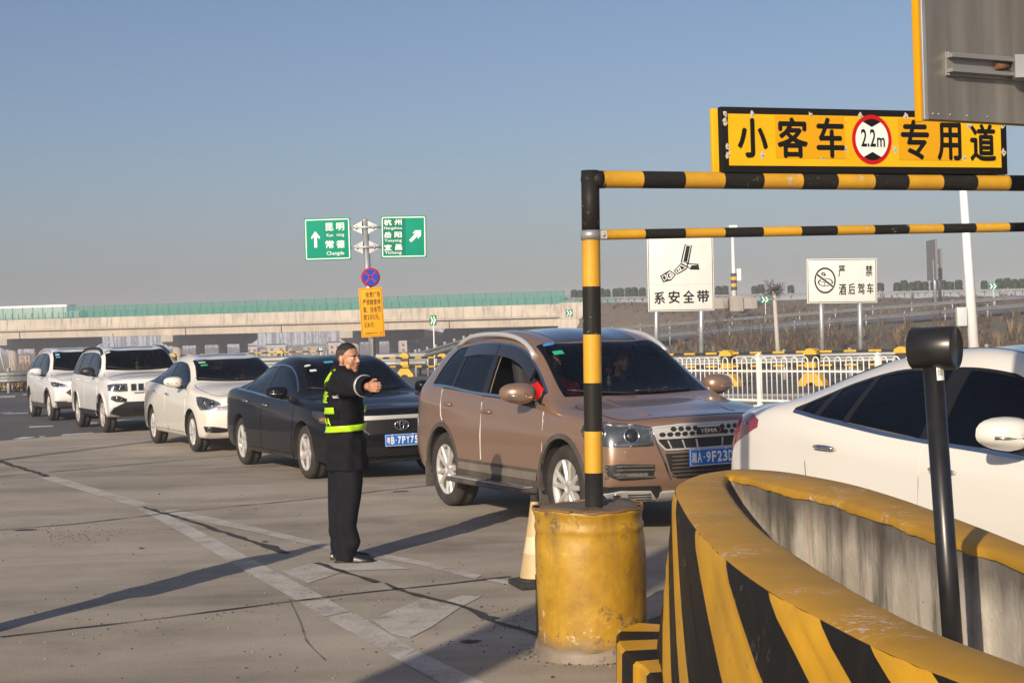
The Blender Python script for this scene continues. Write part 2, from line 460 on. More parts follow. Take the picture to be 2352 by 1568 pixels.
def ribbon_on(skin, line, D, w, off=0.004, mat=None, name="trim", parent=None, closed=False):
 """a thin strip that follows a line of 3-D points on the skin"""
 U, V, D = plane_frame(D); n = len(line)
 P2 = [Vector((Vector(p).dot(U), Vector(p).dot(V))) for p in line]; base = sum(Vector(p).dot(D) for p in line) / n
 L = []; R = []
 for i in range(n):
  a = P2[i - 1] if (i > 0 or closed) else P2[i]; b = P2[(i + 1) % n] if (i < n - 1 or closed) else P2[i]
  t = (b - a).normalized(); nn = Vector((-t.y, t.x)); L.append(P2[i] + nn * w / 2); R.append(P2[i] - nn * w / 2)
 vs = []; no = []
 for q in (L, R):
  for p in q:
   loc, nm = skin.hit(U * p.x + V * p.y + D * base, D)
   if nm.dot(D) > 0: nm = -nm
   vs.append(loc + nm * off); no.append(nm)
 for i in range(2 * n): vs.append(vs[i] - no[i] * (off + 0.005))
 fs = []
 for i in range(n if closed else n - 1):
  j = (i + 1) % n
  for q in ((i, j, n + j, n + i), (i, 2 * n + i, 2 * n + j, j), (n + i, n + j, 3 * n + j, 3 * n + i)):
   fs.append(q)
 a, b, c = vs[fs[0][0]], vs[fs[0][1]], vs[fs[0][2]]
 if (b - a).cross(c - a).dot(no[0]) < 0: fs = [tuple(reversed(f)) for f in fs]
 me = bpy.data.meshes.new(name); me.from_pydata([tuple(v) for v in vs], [], fs)
 return link(name, me, parent, mat)
RIM_CACHE = {}
def wheel_meshes(r, rr, w, style, rim_mat):
 key = (r, rr, w, style, rim_mat.name)
 if key in RIM_CACHE: return RIM_CACHE[key]
 t = MB(); h = w / 2
 # tyre about local Z (axis); outer face at +h
 prof = [(rr - .012, -h * .80), (rr + .012, -h * .95), ((rr + r) / 2, -h * 1.04), (r - .03, -h * .98), (r - .008, -h * .80), (r, -h * .55), (r, -h * .12), (r - .008, -h * .11), (r - .008, -h * .07), (r, -h * .06),
   (r, h * .06), (r - .008, h * .07), (r - .008, h * .11), (r, h * .12), (r, h * .55), (r - .008, h * .80), (r - .03, h * .98), ((rr + r) / 2, h * 1.04), (rr + .012, h * .95), (rr - .012, h * .80)]
 t.lathe(prof, 48)
 rm = MB()
 rm.lathe([(rr - .03, -h * .75), (rr - .045, h * .35), (rr - .026, h * .72), (rr - .012, h * .80), (rr - .002, h * .88), (rr + .010, h * .90)], 48, 0, matf=lambda i: 2 if i < 2 else 0)
 # brake disc and dark back
 rm.lathe([(0.001, h * .02), (rr - .04, h * .02)], 32, 1, smooth=False)
 rm.lathe([(0.03, h * .10), (rr * .72, h * .10), (rr * .72, h * .16), (0.03, h * .16)], 32, 2, smooth=False)
 ns, kind = style
 zt = h * .78
 for k in range(ns):
  g = 2 * pi * k / ns
  M = Matrix.Rotation(g, 4, 'Z')
  offs = ((-.085, -.02), (.085, .02)) if kind == 'double' else ((0, 0),)
  for a, b in offs:
   w0 = 0.027 if kind == 'double' else (0.034 if kind == 'single' else 0.05)
   w1 = 0.021 if kind == 'double' else (0.020 if kind == 'single' else 0.030)
   r0 = .045; r1 = rr - .012
   y0 = b; y1 = a * (rr / .22)
   vs = [(r0, y0 - w0, zt - .012), (r0, y0 + w0, zt - .012), (r1, y1 + w1, zt + .0), (r1, y1 - w1, zt + .0),
    (r0, y0 - w0 * .5, zt + .004), (r0, y0 + w0 * .5, zt + .004), (r1, y1 + w1 * .5, zt + .012), (r1, y1 - w1 * .5, zt + .012),
    (r0, y0 - w0 * .9, zt - .06), (r0, y0 + w0 * .9, zt - .06), (r1, y1 + w1 * .9, zt - .05), (r1, y1 - w1 * .9, zt - .05)]
   fs = [(4, 7, 6, 5), (0, 3, 7, 4), (1, 5, 6, 2), (8, 11, 3, 0), (9, 1, 2, 10), (2, 6, 7, 3)]
   rm.add(vs, [tuple(reversed(f)) for f in fs], 0, False, M)
 rm.lathe([(.075, zt - .06), (.070, zt - .006), (.055, zt + .004), (.035, zt + .006), (.034, zt - .004), (.001, zt - .002)], 24, 0)
 for k in range(5):
  g = 2 * pi * (k + .5) / 5; rm.lathe([(.009, -.02), (.009, .004), (.001, .006)], 8, 1, Matrix.Translation((.052 * cos(g), .052 * sin(g), zt - .004)))
 RIM_CACHE[key] = (t.mesh("tyre"), rm.mesh("rim"))
 for m in (M_tyre,): RIM_CACHE[key][0].materials.append(m)
 for m in (rim_mat, M_dark, M_disc): RIM_CACHE[key][1].materials.append(m)
 return RIM_CACHE[key]
M_tyre = pbr("tyre", (0.030, 0.027, 0.024), 0.9, var=0.45, vscale=8)
M_disc = pbr("brake_disc", (0.22, 0.20, 0.18), 0.45, 0.8)
M_rim = pbr("alloy_rim", (0.56, 0.55, 0.53), 0.35, 0.40, var=0.15, vscale=9)
M_frit = pbr("window_frame_black", (0.012, 0.012, 0.013), 0.25)
M_well = pbr("wheel_well", (0.020, 0.018, 0.016), 0.95)
M_inner = pbr("dark_interior", (0.018, 0.018, 0.020), 0.8)
M_beige = pbr("beige_interior", (0.34, 0.30, 0.24), 0.8)
M_grey_in = pbr("grey_interior", (0.10, 0.10, 0.10), 0.8)
G_screen = glass("windscreen_glass", (0.60, 0.65, 0.66), 0.9)
G_side = glass("side_glass", (0.10, 0.115, 0.13), 1.0)
G_clear = glass("clear_glass", (0.85, 0.87, 0.88), 1.0)
M_lampdark = pbr("headlight_housing", (0.16, 0.17, 0.18), 0.25, 0.6, coat=1.0)
M_lampchrome = pbr("headlight_chrome", (0.62, 0.63, 0.65), 0.16, 0.95, coat=1.0, var=0.35, vscale=45)
M_amber = pbr("amber_lens", (0.42, 0.20, 0.10), 0.2, coat=1.0)
M_red = pbr("red_lens", (0.22, 0.008, 0.012), 0.15, coat=1.0)
M_blueplate = pbr("licence_blue", (0.012, 0.14, 0.52), 0.4)
M_platew = pbr("licence_white", (0.80, 0.80, 0.80), 0.4)
M_sunroof = pbr("sunroof_glass", (0.02, 0.022, 0.026), 0.06, coat=1.0)
def smoothstep(a, b, x):
 t = max(0, min(1, (x - a) / (b - a))); return t * t * (3 - 2 * t)
class Car:
 def __init__(c, sp, name, label, loc, rz, group=None):
  c.sp = sp; c.root = thing(name, label, "car", loc, rz, group)
  c.T, c.B, c.S, c.R, c.ZB = (curve(sp[k]) for k in ("T", "B", "S", "R", "ZB"))
  c.plan = curve(sp["plan"]); c.W = sp["W"]; c.fb = curve(sp["fb"]); c.zd = curve(sp["drop"])
  c.paint = sp["paint"]
  c.body()
 def zr(c, x): return c.T(x) - c.zd(x)
 def body(c):
  sp = c.sp; ST = sp["st"]; n = len(ST)
  V = []; idx = {}
  def put(key, p): idx[key] = len(V); V.append(p)
  H = []  # half rows per station
  NF = sp.get("nose_prof", [-.16, -.05, 0.0, -.01, -.05, -.06, -.05, -.05]); TF = sp.get("tail_prof", [-.14, -.05, 0.0, -.02, -.06, -.07, -.06, -.06])
  for i, x in enumerate(ST):
   w = c.W * c.plan(x); zb = c.ZB(x); B = c.B(x); S = c.S(x); T = c.T(x); R = c.R(x); zr = c.zr(x)
   zm = zb + (S - zb) * sp.get("mid", .55)
   rows = [(0, zb), (.35 * w, zb), (.7 * w, zb), (.92 * w, zb + .015), (.985 * w, zb + .10), (w, zm), (.982 * w, S), (w * c.fb(x), B), (R, zr), (.58 * R, T - .24 * (T - zr)), (0, T)]
   k = 1.0 if i in (0, n - 1) else (.45 if i in (1, n - 2) else 0)
   pr = NF if i >= n - 2 else TF; sg = 1 if i >= n - 2 else -1
   dx = [pr[0]] * 4 + list(pr[1:8])
   H.append([(x + (sg * k * dx[j] if k else 0), y, z) for j, (y, z) in enumerate(rows)])
  for i in range(n):
   for j, (x, y, z) in enumerate(H[i]):
    if j in (0, 10): put((i, j, 0), (x, 0, z)); idx[(i, j, 1)] = idx[(i, j, 0)]
    else: put((i, j, 0), (x, y, z)); put((i, j, 1), (x, -y, z))
  F = []
  for i in range(n - 1):
   for j in range(10):
    F.append((idx[(i, j, 0)], idx[(i + 1, j, 0)], idx[(i + 1, j + 1, 0)], idx[(i, j + 1, 0)]))
    F.append((idx[(i, j, 1)], idx[(i, j + 1, 1)], idx[(i + 1, j + 1, 1)], idx[(i + 1, j, 1)]))
  for e, (i, sg, bul) in enumerate(((0, -1, sp.get("tbulge", .10)), (n - 1, 1, sp.get("nbulge", .15)))):
   cap = {}
   cols = (0.0, .40, .76)
   for r, j in enumerate((4, 5, 6)):
    x, y, z = H[i][j]
    for q, f in enumerate(cols):
     p = (x + sg * bul * (1 - f * f), y * f, z)
     if q == 0: put(('c', e, r + 1, 0, 0), p); idx[('c', e, r + 1, 0, 1)] = idx[('c', e, r + 1, 0, 0)]
     else: put(('c', e, r + 1, q, 0), p); put(('c', e, r + 1, q, 1), (p[0], -p[1], p[2]))
    for s in (0, 1): idx[('c', e, r + 1, 3, s)] = idx[(i, j, s)]
   for s in (0, 1):
    for q in range(4): idx[('c', e, 0, q, s)] = idx[(i, q, s)]
    for q, j in enumerate((10, 9, 8, 7)): idx[('c', e, 4, q, s)] = idx[(i, j, s)]
   # bottom and top rows bow out too
   for j, f in ((0, 0), (1, .35), (2, .7), (10, 0), (9, .4), (8, .76)):
    for s in (0, 1):
     k = idx[(i, j, s)]; p = V[k]
     if s == 0 or j not in (0, 10): V[k] = (p[0] + sg * bul * (1 - f * f), p[1], p[2])
   for r in range(4):
    for q in range(3):
     for s in (0, 1):
      a, b, cc, d = (idx[('c', e, r, q, s)], idx[('c', e, r, q + 1, s)], idx[('c', e, r + 1, q + 1, s)], idx[('c', e, r + 1, q, s)])
      f = (a, b, cc, d)
      if (sg > 0) ^ (s == 1): F.append(f)
      else: F.append(tuple(reversed(f)))
  Vi = catmull_interp(V, F)
  me = bpy.data.meshes.new("body"); me.from_pydata([tuple(p) for p in Vi], [], F)
  bm = bmesh.new(); bm.from_mesh(me); bmesh.ops.recalc_face_normals(bm, faces=bm.faces[:])
  bm.to_mesh(me); bm.free()
  o = bpy.data.objects.new("tmp", me); COL.objects.link(o)
  md = o.modifiers.new("s", 'SUBSURF'); md.levels = 3; md.render_levels = 3
  sm = eval_mesh(o); o.modifiers.clear(); o.data = sm
  c.skin = Skin(sm)
  # wheel wells
  cut = MB(); Ra = sp["Ra"]
  for ax in (sp["ax"], -sp["ax"]) if "axr" not in sp else (sp["ax"], sp["axr"]):
   for s in (-1, 1):
    M = Matrix.Translation((ax, s * (c.W - .02), sp["r"] + sp.get("arch_up", 0.0))) @ Matrix.Rotation(pi / 2, 4, 'X')
    nn = 48
    vs = [(Ra * cos(2 * pi * k / nn), Ra * sin(2 * pi * k / nn), z) for z in (-.30, .30) for k in range(nn)]
    fs = [tuple(reversed(range(nn))), tuple(range(nn, 2 * nn))] + [(k, (k + 1) % nn, nn + (k + 1) % nn, nn + k) for k in range(nn)]
    cut.add(vs, fs, 0, False, M)
  sm.materials.append(c.paint); sm.materials.append(M_well); sm.materials.append(M_dark)
  c.tmp = o; c.cutters = [cut.mesh("cut")]
  c.cutters[0].polygons.foreach_set("material_index", [1] * len(c.cutters[0].polygons))
 # ---- windows
 def upper(c, x): return min(c.zr(x) - c.sp.get("wtop", .055), c.dlo(x))
 def lower(c, x): return c.B(x) + c.sp.get("wlow", .012)
 def win_poly(c, xa, xb, na=0.0, nb=0.0, k=10):
  """side-window outline from xa (rear) to xb (front); na, nb lean the pillar edges forward at the top"""
  lo = [(xa + (xb - xa) * i / k, 0) for i in range(k + 1)]
  pts = [(x, c.lower(x)) for x, _ in lo]
  hi = []
  for i in range(k, -1, -1):
   x = xa + na + (xb + nb - xa - na) * i / k
   hi.append((x, max(c.upper(x), c.lower(x) + .012)))
  return pts + hi
 def windows(c, dlo, wins, liner=None, chrome=None, open_win=None, glass_side=None, top_chrome=False, frame_grow=.014):
  c.dlo = curve(dlo)
  sp = c.sp
  glass_side = glass_side or G_side
  x0, x1 = sp["dlo_x"]
  N = 36
  xs = [x0 + (x1 - x0) * i / N for i in range(N + 1)]
  outer = [(x, c.lower(x)) for x in xs] + [(x, max(c.upper(x), c.lower(x) + .003)) for x in reversed(xs)]
  outer = offset_poly(outer, frame_grow)
  polys = [c.win_poly(*w) for w in wins]
  for s in (1, -1):
   D = (0, -s, 0)
   to3 = lambda q: [(p[0], s * .8, p[1]) for p in q]
   fr = patch(c.skin, to3(outer), D, .0025, .05, M_frit, "window_frame", c.root, holes=[to3(offset_poly(p, -.004)) for p in polys])
   for i, p in enumerate(polys):
    if open_win and open_win == (s, i): continue
    patch(c.skin, to3(offset_poly(p, .004)), D, -.002, .05, glass_side, "side_window", c.root, skirt=0)
   if chrome:
    ribbon_on(c.skin, [(x, s * .8, c.lower(x) - .010) for x in xs], D, .022, .006, chrome, "window_trim", c.root)
    if top_chrome:
     ribbon_on(c.skin, [(x, s * .8, max(c.upper(x), c.lower(x)) + .012) for x in xs], D, .016, .006, chrome, "window_trim", c.root)
  # windscreen
  xh, xc, bow, ins = sp["screen"]
  def plan_screen(xh, xc, bow, ins, grow=0.0):
   pts = []
   k = 12
   rr = lambda x: c.R(x) - ins + grow
   ye = rr(xc - bow)
   for i in range(-k, k + 1):
    y = ye * i / k; pts.append((xc - bow * (i / k) ** 2 + grow, y))
   for i in range(1, k):
    x = xc - bow + (xh - bow * .5 - xc + bow) * i / k; pts.append((x, rr(x)))
   yh = rr(xh - bow * .5)
   for i in range(k, -k - 1, -1):
    y = yh * i / k; pts.append((xh - bow * .5 * (i / k) ** 2 - grow, y))
   for i in range(k - 1, 0, -1):
    x = xc - bow + (xh - bow * .5 - xc + bow) * i / k; pts.append((x, -rr(x)))
   return pts
  ps = plan_screen(xh, xc, bow, ins)
  psh = offset_poly(ps, -.045)
  Z = lambda q: [(p[0], p[1], 1.0) for p in q]
  patch(c.skin, Z(ps), (0, 0, -1), .0028, .06, M_frit, "windscreen_frame", c.root, holes=[Z(psh)])
  c.screen = patch(c.skin, Z(offset_poly(ps, -.006)), (0, 0, -1), .0048, .06, G_screen, "windscreen", c.root, skirt=0)
  c.ps = ps
  c.holes_side = [offset_poly(p, .001) for p in polys]; c.hole_screen = offset_poly(ps, -.016)
  # rear window
  if "rear" in sp:
   xa, xb, ins2 = sp["rear"]
   pr = []
   k = 10
   for i in range(-k, k + 1): pr.append((xa, (c.R(xa) - ins2) * i / k))
   for i in range(k, -k - 1, -1): pr.append((xb, (c.R(xb) - ins2) * i / k))
   c.hole_rear = offset_poly(pr, -.03)
   patch(c.skin, Z(pr), (0, 0, -1), .003, .06, M_frit, "rear_window_frame", c.root, holes=[Z(offset_poly(pr, -.045))])
   patch(c.skin, Z(offset_poly(pr, -.008)), (0, 0, -1), .005, .06, glass_side, "rear_window", c.root, skirt=0)
  else: c.hole_rear = None
  c.finish_body(liner or M_grey_in)
 def finish_body(c, liner):
  def prisms(plist, ax):
   m = MB()
   for q, lo, hi in plist:
    M = Matrix(((1, 0, 0, 0), (0, 0, -1, 0), (0, 1, 0, 0), (0, 0, 0, 1))) if ax == 'y' else Matrix.Identity(4)
    m.prism([(p[0], p[1]) for p in q], lo, hi, 0, M)
   me = m.mesh("cut"); me.polygons.foreach_set("material_index", [2] * len(me.polygons))
   c.cutters.append(me)
  prisms([(q, lo, hi) for q in c.holes_side for lo, hi in ((.28, 1.4), (-1.4, -.28))], 'y')
  zf = c.T(c.sp["screen"][1]) - .16
  prisms([(c.hole_screen, zf, 2.2)], 'z')
  if c.hole_rear: prisms([(c.hole_rear, c.T(c.sp["rear"][0]) - .16, 2.2)], 'z')
  cur = c.tmp
  for k, cm in enumerate(c.cutters):
   co = bpy.data.objects.new("cut", cm); COL.objects.link(co)
   for m in (c.paint, M_well, M_dark): cm.materials.append(m)
   bpy.context.view_layer.update()
   b = cur.modifiers.new("b", 'BOOLEAN'); b.operation = 'DIFFERENCE'; b.object = co; b.solver = 'EXACT'; b.material_mode = 'INDEX'
   nm = eval_mesh(cur); cur.modifiers.clear(); cur.data = nm; bpy.data.objects.remove(co)
  c.bodymesh = cur.data.copy(); bpy.data.objects.remove(cur)
  bm = bmesh.new(); bm.from_mesh(c.bodymesh); bm.normal_update()
  kill = []
  for f in bm.faces:
   f.material_index = 0
   p = f.calc_center_median(); loc, n, i, dist = c.skin.bvh.find_nearest(p)
   if dist > .004:
    near = any((p.x - ax) ** 2 + (p.z - c.sp["r"] - c.sp.get("arch_up", 0)) ** 2 < (c.sp["Ra"] + .03) ** 2 for ax in (c.sp["ax"], c.sp.get("axr", -c.sp["ax"])))
    if near and p.z < c.B(p.x) - .06: f.material_index = 1
    else: kill.append(f)
   elif abs(f.normal.dot(c.skin.normal(loc, i))) < .5 and dist > .0015:
    f.material_index = 1
  bmesh.ops.delete(bm, geom=kill, context='FACES')
  for e in bm.edges:
   if len(e.link_faces) == 2 and e.link_faces[0].material_index != e.link_faces[1].material_index: e.smooth = False
  for f in bm.faces: f.smooth = True
  # lining
  ln = bm.copy()
  x1 = c.sp["screen"][1] + .05; x0 = c.sp["ST_cab0"] if "ST_cab0" in c.sp else c.sp["dlo_x"][0] - .25
  dead = [f for f in ln.faces if f.material_index == 1 or f.calc_center_median().z < .62 or not (x0 < f.calc_center_median().x < x1) or (f.calc_center_median().x > c.sp["screen"][1] - .25 and f.normal.z > .5)]
  bmesh.ops.delete(ln, geom=dead, context='FACES')
  ln.normal_update()
  for v in ln.verts: v.co -= v.normal * .028
  bmesh.ops.reverse_faces(ln, faces=ln.faces[:])
  me2 = bpy.data.meshes.new("cabin_lining"); ln.to_mesh(me2); ln.free(); link("cabin_lining", me2, c.root, liner)
  bm.to_mesh(c.bodymesh); bm.free()
  c.bodymesh.name = "body"
  link("body", c.bodymesh, c.root, [c.paint, M_well])
 def cabin(c, seat_mat=None, drv=True):
  sp = c.sp; sm = seat_mat or M_inner
  xh, xc, bow, ins = sp["screen"]; w = c.W; zc = c.T(xc)
  m = MB()
  m.box(((sp["dlo_x"][0] + xc) / 2, 0, .46), (xc - sp["dlo_x"][0] + .3, 2 * w - .16, .06))
  link("cabin_floor", m.mesh("cabin_floor"), c.root, M_inner)
  m = MB(); zt = zc - .075
  pr = [(xc - .06, zt + .02), (xc - .32, zt + .015), (xc - .55, zt - .01), (xc - .66, zt - .09), (xc - .60, zt - .30), (xc - .20, zt - .45), (xc + .05, zt - .45)]
  m.prism([(p[0], p[1]) for p in pr], -(w - .13), w - .13, 0, Matrix(((1, 0, 0, 0), (0, 0, -1, 0), (0, 1, 0, 0), (0, 0, 0, 1))))
  link("dashboard", m.mesh("dashboard"), c.root, M_inner)
  xs = xc - .98
  for y in (.37, -.37):
   s = MB()
   s.box((xs - .12, y, .72 + sp.get("seat_up", -.13)), (.50, .50, .16), 0, bev=.05)
   M = Matrix.Translation((xs - .36, y, .78 + sp.get("seat_up", -.13))) @ Matrix.Rotation(RAD(-18), 4, 'Y')
   s.box((0, 0, .28), (.16, .48, .62), 0, M, .06); s.box((.02, 0, .70), (.11, .27, .19), 0, M, .045)
   s.tube([(0, -.06, .5), (0, -.06, .66)], .008, 6, 0, M=M); s.tube([(0, .06, .5), (0, .06, .66)], .008, 6, 0, M=M)
   s.build("seat", sm, c.root)
  s = MB(); M = Matrix.Translation((xs - 1.10, 0, .70 + sp.get("rear_up", sp.get("seat_up", -.10)))) @ Matrix.Rotation(RAD(-16), 4, 'Y')
  s.box((0, 0, .28), (.16, 1.25, .58), 0, M, .06)
  for y in (-.4, .4): s.box((.02, y, .60), (.11, .26, .13), 0, M, .045)
  s.build("rear_seat", sm, c.root)
  t = MB(); M = Matrix.Translation((xc - .72, .37, zc - .13)) @ Matrix.Rotation(RAD(-68), 4, 'Y')
  ring = [(.185 * cos(2 * pi * k / 24), .185 * sin(2 * pi * k / 24), 0) for k in range(25)]
  t.tube([M @ Vector(p) for p in ring], .015, 8); t.box((0, 0, -.01), (.36, .05, .02), 0, M); t.box((0, 0, -.02), (.1, .12, .04), 0, M, .015)
  t.build("steering_wheel", M_inner, c.root)
  m = MB(); xm = xh + .10
  m.box((xm, 0, c.T(xm) - .10), (.03, .24, .07), 0, bev=.012); m.tube([(xm, 0, c.T(xm) - .08), (xm - .02, 0, c.T(xm) - .01)], .01, 6)
  m.build("interior_mirror", M_black, c.root)
 def wheels(c, style, rr, w=.225, rim=None, toe=0.0):
  sp = c.sp; r = sp["r"]; tm, rm = wheel_meshes(r, rr, w, style, rim or M_rim)
  for ax in (sp["ax"], sp.get("axr", -sp["ax"])):
   for s in (1, -1):
    o = link("wheel", tm, c.root); y = s * (c.W - w / 2 - sp.get("inset", .035))
    a = random.uniform(0, 2 * pi)
    R = Matrix.Rotation(-s * pi / 2, 4, 'X') @ Matrix.Rotation(a, 4, 'Z')
    st = Matrix.Rotation(toe, 4, 'Z') if ax > 0 else Matrix.Identity(4)
    o.matrix_local = Matrix.Translation((ax, y, r)) @ st @ R
    link("rim", rm, o)
 def door(c, poly, s, handle=None, hmat=None, seam=None, name="door"):
  seam = seam or getattr(c, 'seam', M_dark)
  """door panel on side s: poly of (x, z); returns it"""
  D = (0, -s, 0); to3 = lambda q: [(p[0], s * .8, p[1]) for p in q]
  sp = smooth_poly([(p[0], p[1], 0) for p in poly], 1)
  ribbon_on(c.skin, to3(offset_poly(poly, .004)), D, .011, .002, seam, "door_gap", c.root, closed=True)
  d = patch(c.skin, to3(offset_poly(poly, -.002)), D, .0038, .05, c.paint, name, c.root, skirt=.003)
  if handle:
   x, z = handle
   loc, n = c.skin.hit(Vector((x, s * .8, z)), Vector(D));
   if n.dot(Vector(D)) > 0: n = -n
   tx = Vector((1, 0, 0)); tx = (tx - n * tx.dot(n)).normalized(); tz = n.cross(tx)
   if tz.z < 0: tz = -tz
   M = Matrix(((tx.x, tz.x, n.x, loc.x), (tx.y, tz.y, n.y, loc.y), (tx.z, tz.z, n.z, loc.z), (0, 0, 0, 1)))
   h = MB(); pts = [(-.10, .002, .006), (-.085, .004, .026), (-.04, .006, .034), (.04, .004, .034), (.085, 0, .026), (.10, -.004, .006)]
   h.tube([M @ Vector(p) for p in pts], [.010, .013, .014, .014, .013, .010], 10)
   cup = [(.055 * cos(2 * pi * k / 20), .032 * sin(2 * pi * k / 20), .004) for k in range(20)]
   h.add(cup, [tuple(range(20))], 1, False, M)
   h.build("door_handle", [hmat or c.paint, c.paint_dark if hasattr(c, "paint_dark") else c.paint], d)
  return d
 def mirror(c, x, z, s, cap=None, size=1.0, out=.12, stalk_low=True, lower=None, indicator=True):
  """wing mirror on side s, its arm starts at (x, z)"""
  loc, n = c.skin.hit(Vector((x, s * .9, z)), Vector((0, -s, 0)))
  m = MB(); y0 = loc.y
  cy = y0 + s * (out + .10 * size); cz = z + .085 * size; cx = x - .01
  # shell: squashed ellipsoid cut flat at the back
  nu, nv = 20, 12; vs = []; fs = []
  for i in range(nv + 1):
   a = (pi / 2) * (1 - i / nv)       # nose first
   for k in range(nu):
    g = 2 * pi * k / nu
    ey = math.copysign(abs(cos(g)) ** .75, cos(g)); ez = math.copysign(abs(sin(g)) ** .75, sin(g))
    rr = cos(a) ** .7 if i else 0.02
    px = .115 * size * sin(a) + .0
    py = .135 * size * ey * rr; pz = .080 * size * ez * rr * (1 - .35 * max(0, ey * s) * (1 if ez < 0 else .2))
    if py * s > 0: px -= .03 * size * (py * s / .13)
    vs.append((cx + px, cy + py, cz + pz))
  for i in range(nv):
   for k in range(nu):
    q = (i * nu + k, i * nu + (k + 1) % nu, (i + 1) * nu + (k + 1) % nu, (i + 1) * nu + k)
    fs.append(q if True else q)
  b = nv * nu
  m.add(vs, fs, 0, True); m.add([vs[b + k] for k in range(nu)], [tuple(range(nu))], 2)
  m.add([(v[0] - .003, cy + (v[1] - cy) * .84, cz + (v[2] - cz) * .80) for v in vs[b:]], [tuple(range(nu))], 3)
  m.tube([(x - .01, y0 - s * .03, z), (cx + .02, y0 + s * out * .5, z + .005), (cx + .02, cy - s * .03, cz - .06 * size)], [.035, .026, .03], 10, 1)
  m.box((x - .01, y0 - s * .0, z + .0), (.15, .03, .07), 1, bev=.012)
  o = m.build("wing_mirror", [cap or c.paint, M_black, M_black, M_chrome], c.root)
  for f in o.data.polygons: pass
  bm = bmesh.new(); bm.from_mesh(o.data); bmesh.ops.recalc_face_normals(bm, faces=bm.faces[:]); bm.to_mesh(o.data); bm.free()
  if indicator:
   q = MB(); q.tube([(cx + .055 * size, cy + s * .105 * size, cz - .012), (cx + .088 * size, cy + s * .06 * size, cz - .016), (cx + .106 * size, cy, cz - .018), (cx + .109 * size, cy - s * .04, cz - .018)], .0085 * size, 8)
   q.build("indicator", M_lampchrome, o)
  return o
 def plate(c, txt1, txt2, M, name="licence_plate"):
  m = MB(); m.box((0, 0, .006), (.44, .14, .012), 0, M, .004)
  o = m.build(name, [M_blueplate], c.root)
  t = MB()
  for x in (-.13, .13):
   t.lathe([(.001, .0165), (.007, .0155), (.008, .012)], 10, 0, M @ Matrix.Translation((x, .062, 0)))
  e = MB(); w, h, th = .214, .064, .004
  for a in ((0, h, 2 * w, th), (0, -h, 2 * w, th)): t.box((a[0], a[1], .0128), (a[2], a[3], .0012), 0, M)
  for a in ((w - .002, 0), (-w + .002, 0)): t.box((a[0], a[1], .0128), (.004, 2 * h - .004, .0012), 0, M)
  put_text(t, txt1[0], (-.200, -.042, -.155, .042), .0136, M, 0, 0, .03)
  put_text(t, txt1[1], (-.146, -.044, -.104, .044), .0136, M, 0, .03)
  t.disc((-.083, 0, .0136), .007, 10, 0, M)
  n = len(txt2)
  for i, ch in enumerate(txt2):
   x = -.062 + i * .0535
   wd = .042 if ch not in "1I" else .012
   xo = x + (.042 - wd) / 2
   put_text(t, ch, (xo, -.044, xo + wd, .044), .0136, M, 0, .03)
  t.build("lettering", M_platew, o)
  return o
 def surf(c, y, z, front=True):
  D = Vector((-1, 0, 0)) if front else Vector((1, 0, 0))
  loc, n = c.skin.hit(Vector((0, y, z)), D)
  return loc, (n if n.dot(D) < 0 else -n)
 def fpatch(c, pts, off, mat, name, res=.04, skirt=.008, D=(-1, 0, 0), parent=None, holes=(), edge=None):
  return patch(c.skin, [(2.0, p[0], p[1]) for p in pts], D, off, res, mat, name, parent or c.root, holes=[[(2.0, p[0], p[1]) for p in h] for h in holes], skirt=skirt, edge=edge)
 def arch_trim(c, mat, w=.05, off=.008, name="wheel_arch_trim", low=None):
  sp = c.sp; Ra = sp["Ra"]; up = sp.get("arch_up", 0)
  for ax in (sp["ax"], sp.get("axr", -sp["ax"])):
   for s in (1, -1):
    zl = low if low is not None else c.ZB(ax) + .05
    a0 = math.asin(max(-1, min(1, (zl - sp["r"] - up) / Ra)))
    N = 28; inn = []; out = []
    for i in range(N + 1):
     a = a0 + (pi - 2 * a0) * i / N
     inn.append((ax + (Ra - .006) * cos(a), s * .8, sp["r"] + up + (Ra - .006) * sin(a)))
     out.append((ax + (Ra + w) * cos(a), s * .8, sp["r"] + up + (Ra + w) * sin(a)))
    patch(c.skin, inn + out[::-1], (0, -s, 0), off, .03, mat, name, c.root, skirt=.02)
 def roof_rail(c, x0, x1, s, mat, yin=.04, h=.05, r=.018, name="roof_rail"):
  m = MB(); pts = []; N = 18
  for i in range(N + 1):
   t = i / N; x = x0 + (x1 - x0) * t
   y = s * (c.R(x) - yin); z = c.hit_top(x, y) + h * min(1, 5 * t, 5 * (1 - t)) ** .6
   pts.append((x, y, z))
  m.tube(pts, [r * (1.3 if i in (0, N) else 1) for i in range(N + 1)], 8)
  return m.build(name, mat, c.root)
 def hit_top(c, x, y):
  loc, n = c.skin.hit(Vector((x, y, 1.0)), Vector((0, 0, -1))); return loc.z
 def lens(c, y, z, r, D=(-1, 0, 0), off=.012, x=2.0, mats=None, parent=None, name="headlight_lens"):
  """round projector lens set into the lamp"""
  D = Vector(D).normalized(); loc, n = c.skin.hit(Vector((x, y, z)), D)
  if n.dot(D) > 0: n = -n
  q = n.to_track_quat('Z', 'Y').to_matrix().to_4x4(); M = Matrix.Translation(loc + n * off) @ q
  m = MB(); m.lathe([(r * 1.25, -.02), (r * 1.25, .0), (r * 1.12, .006), (r, .002), (r * .98, -.006)], 24, 0, M)
  m.lathe([(r * .98, -.006), (r * .85, .004), (r * .5, .012), (.001, .015)], 24, 1, M)
  return m.build(name, mats or [M_lampchrome, M_sunroof], parent or c.root)
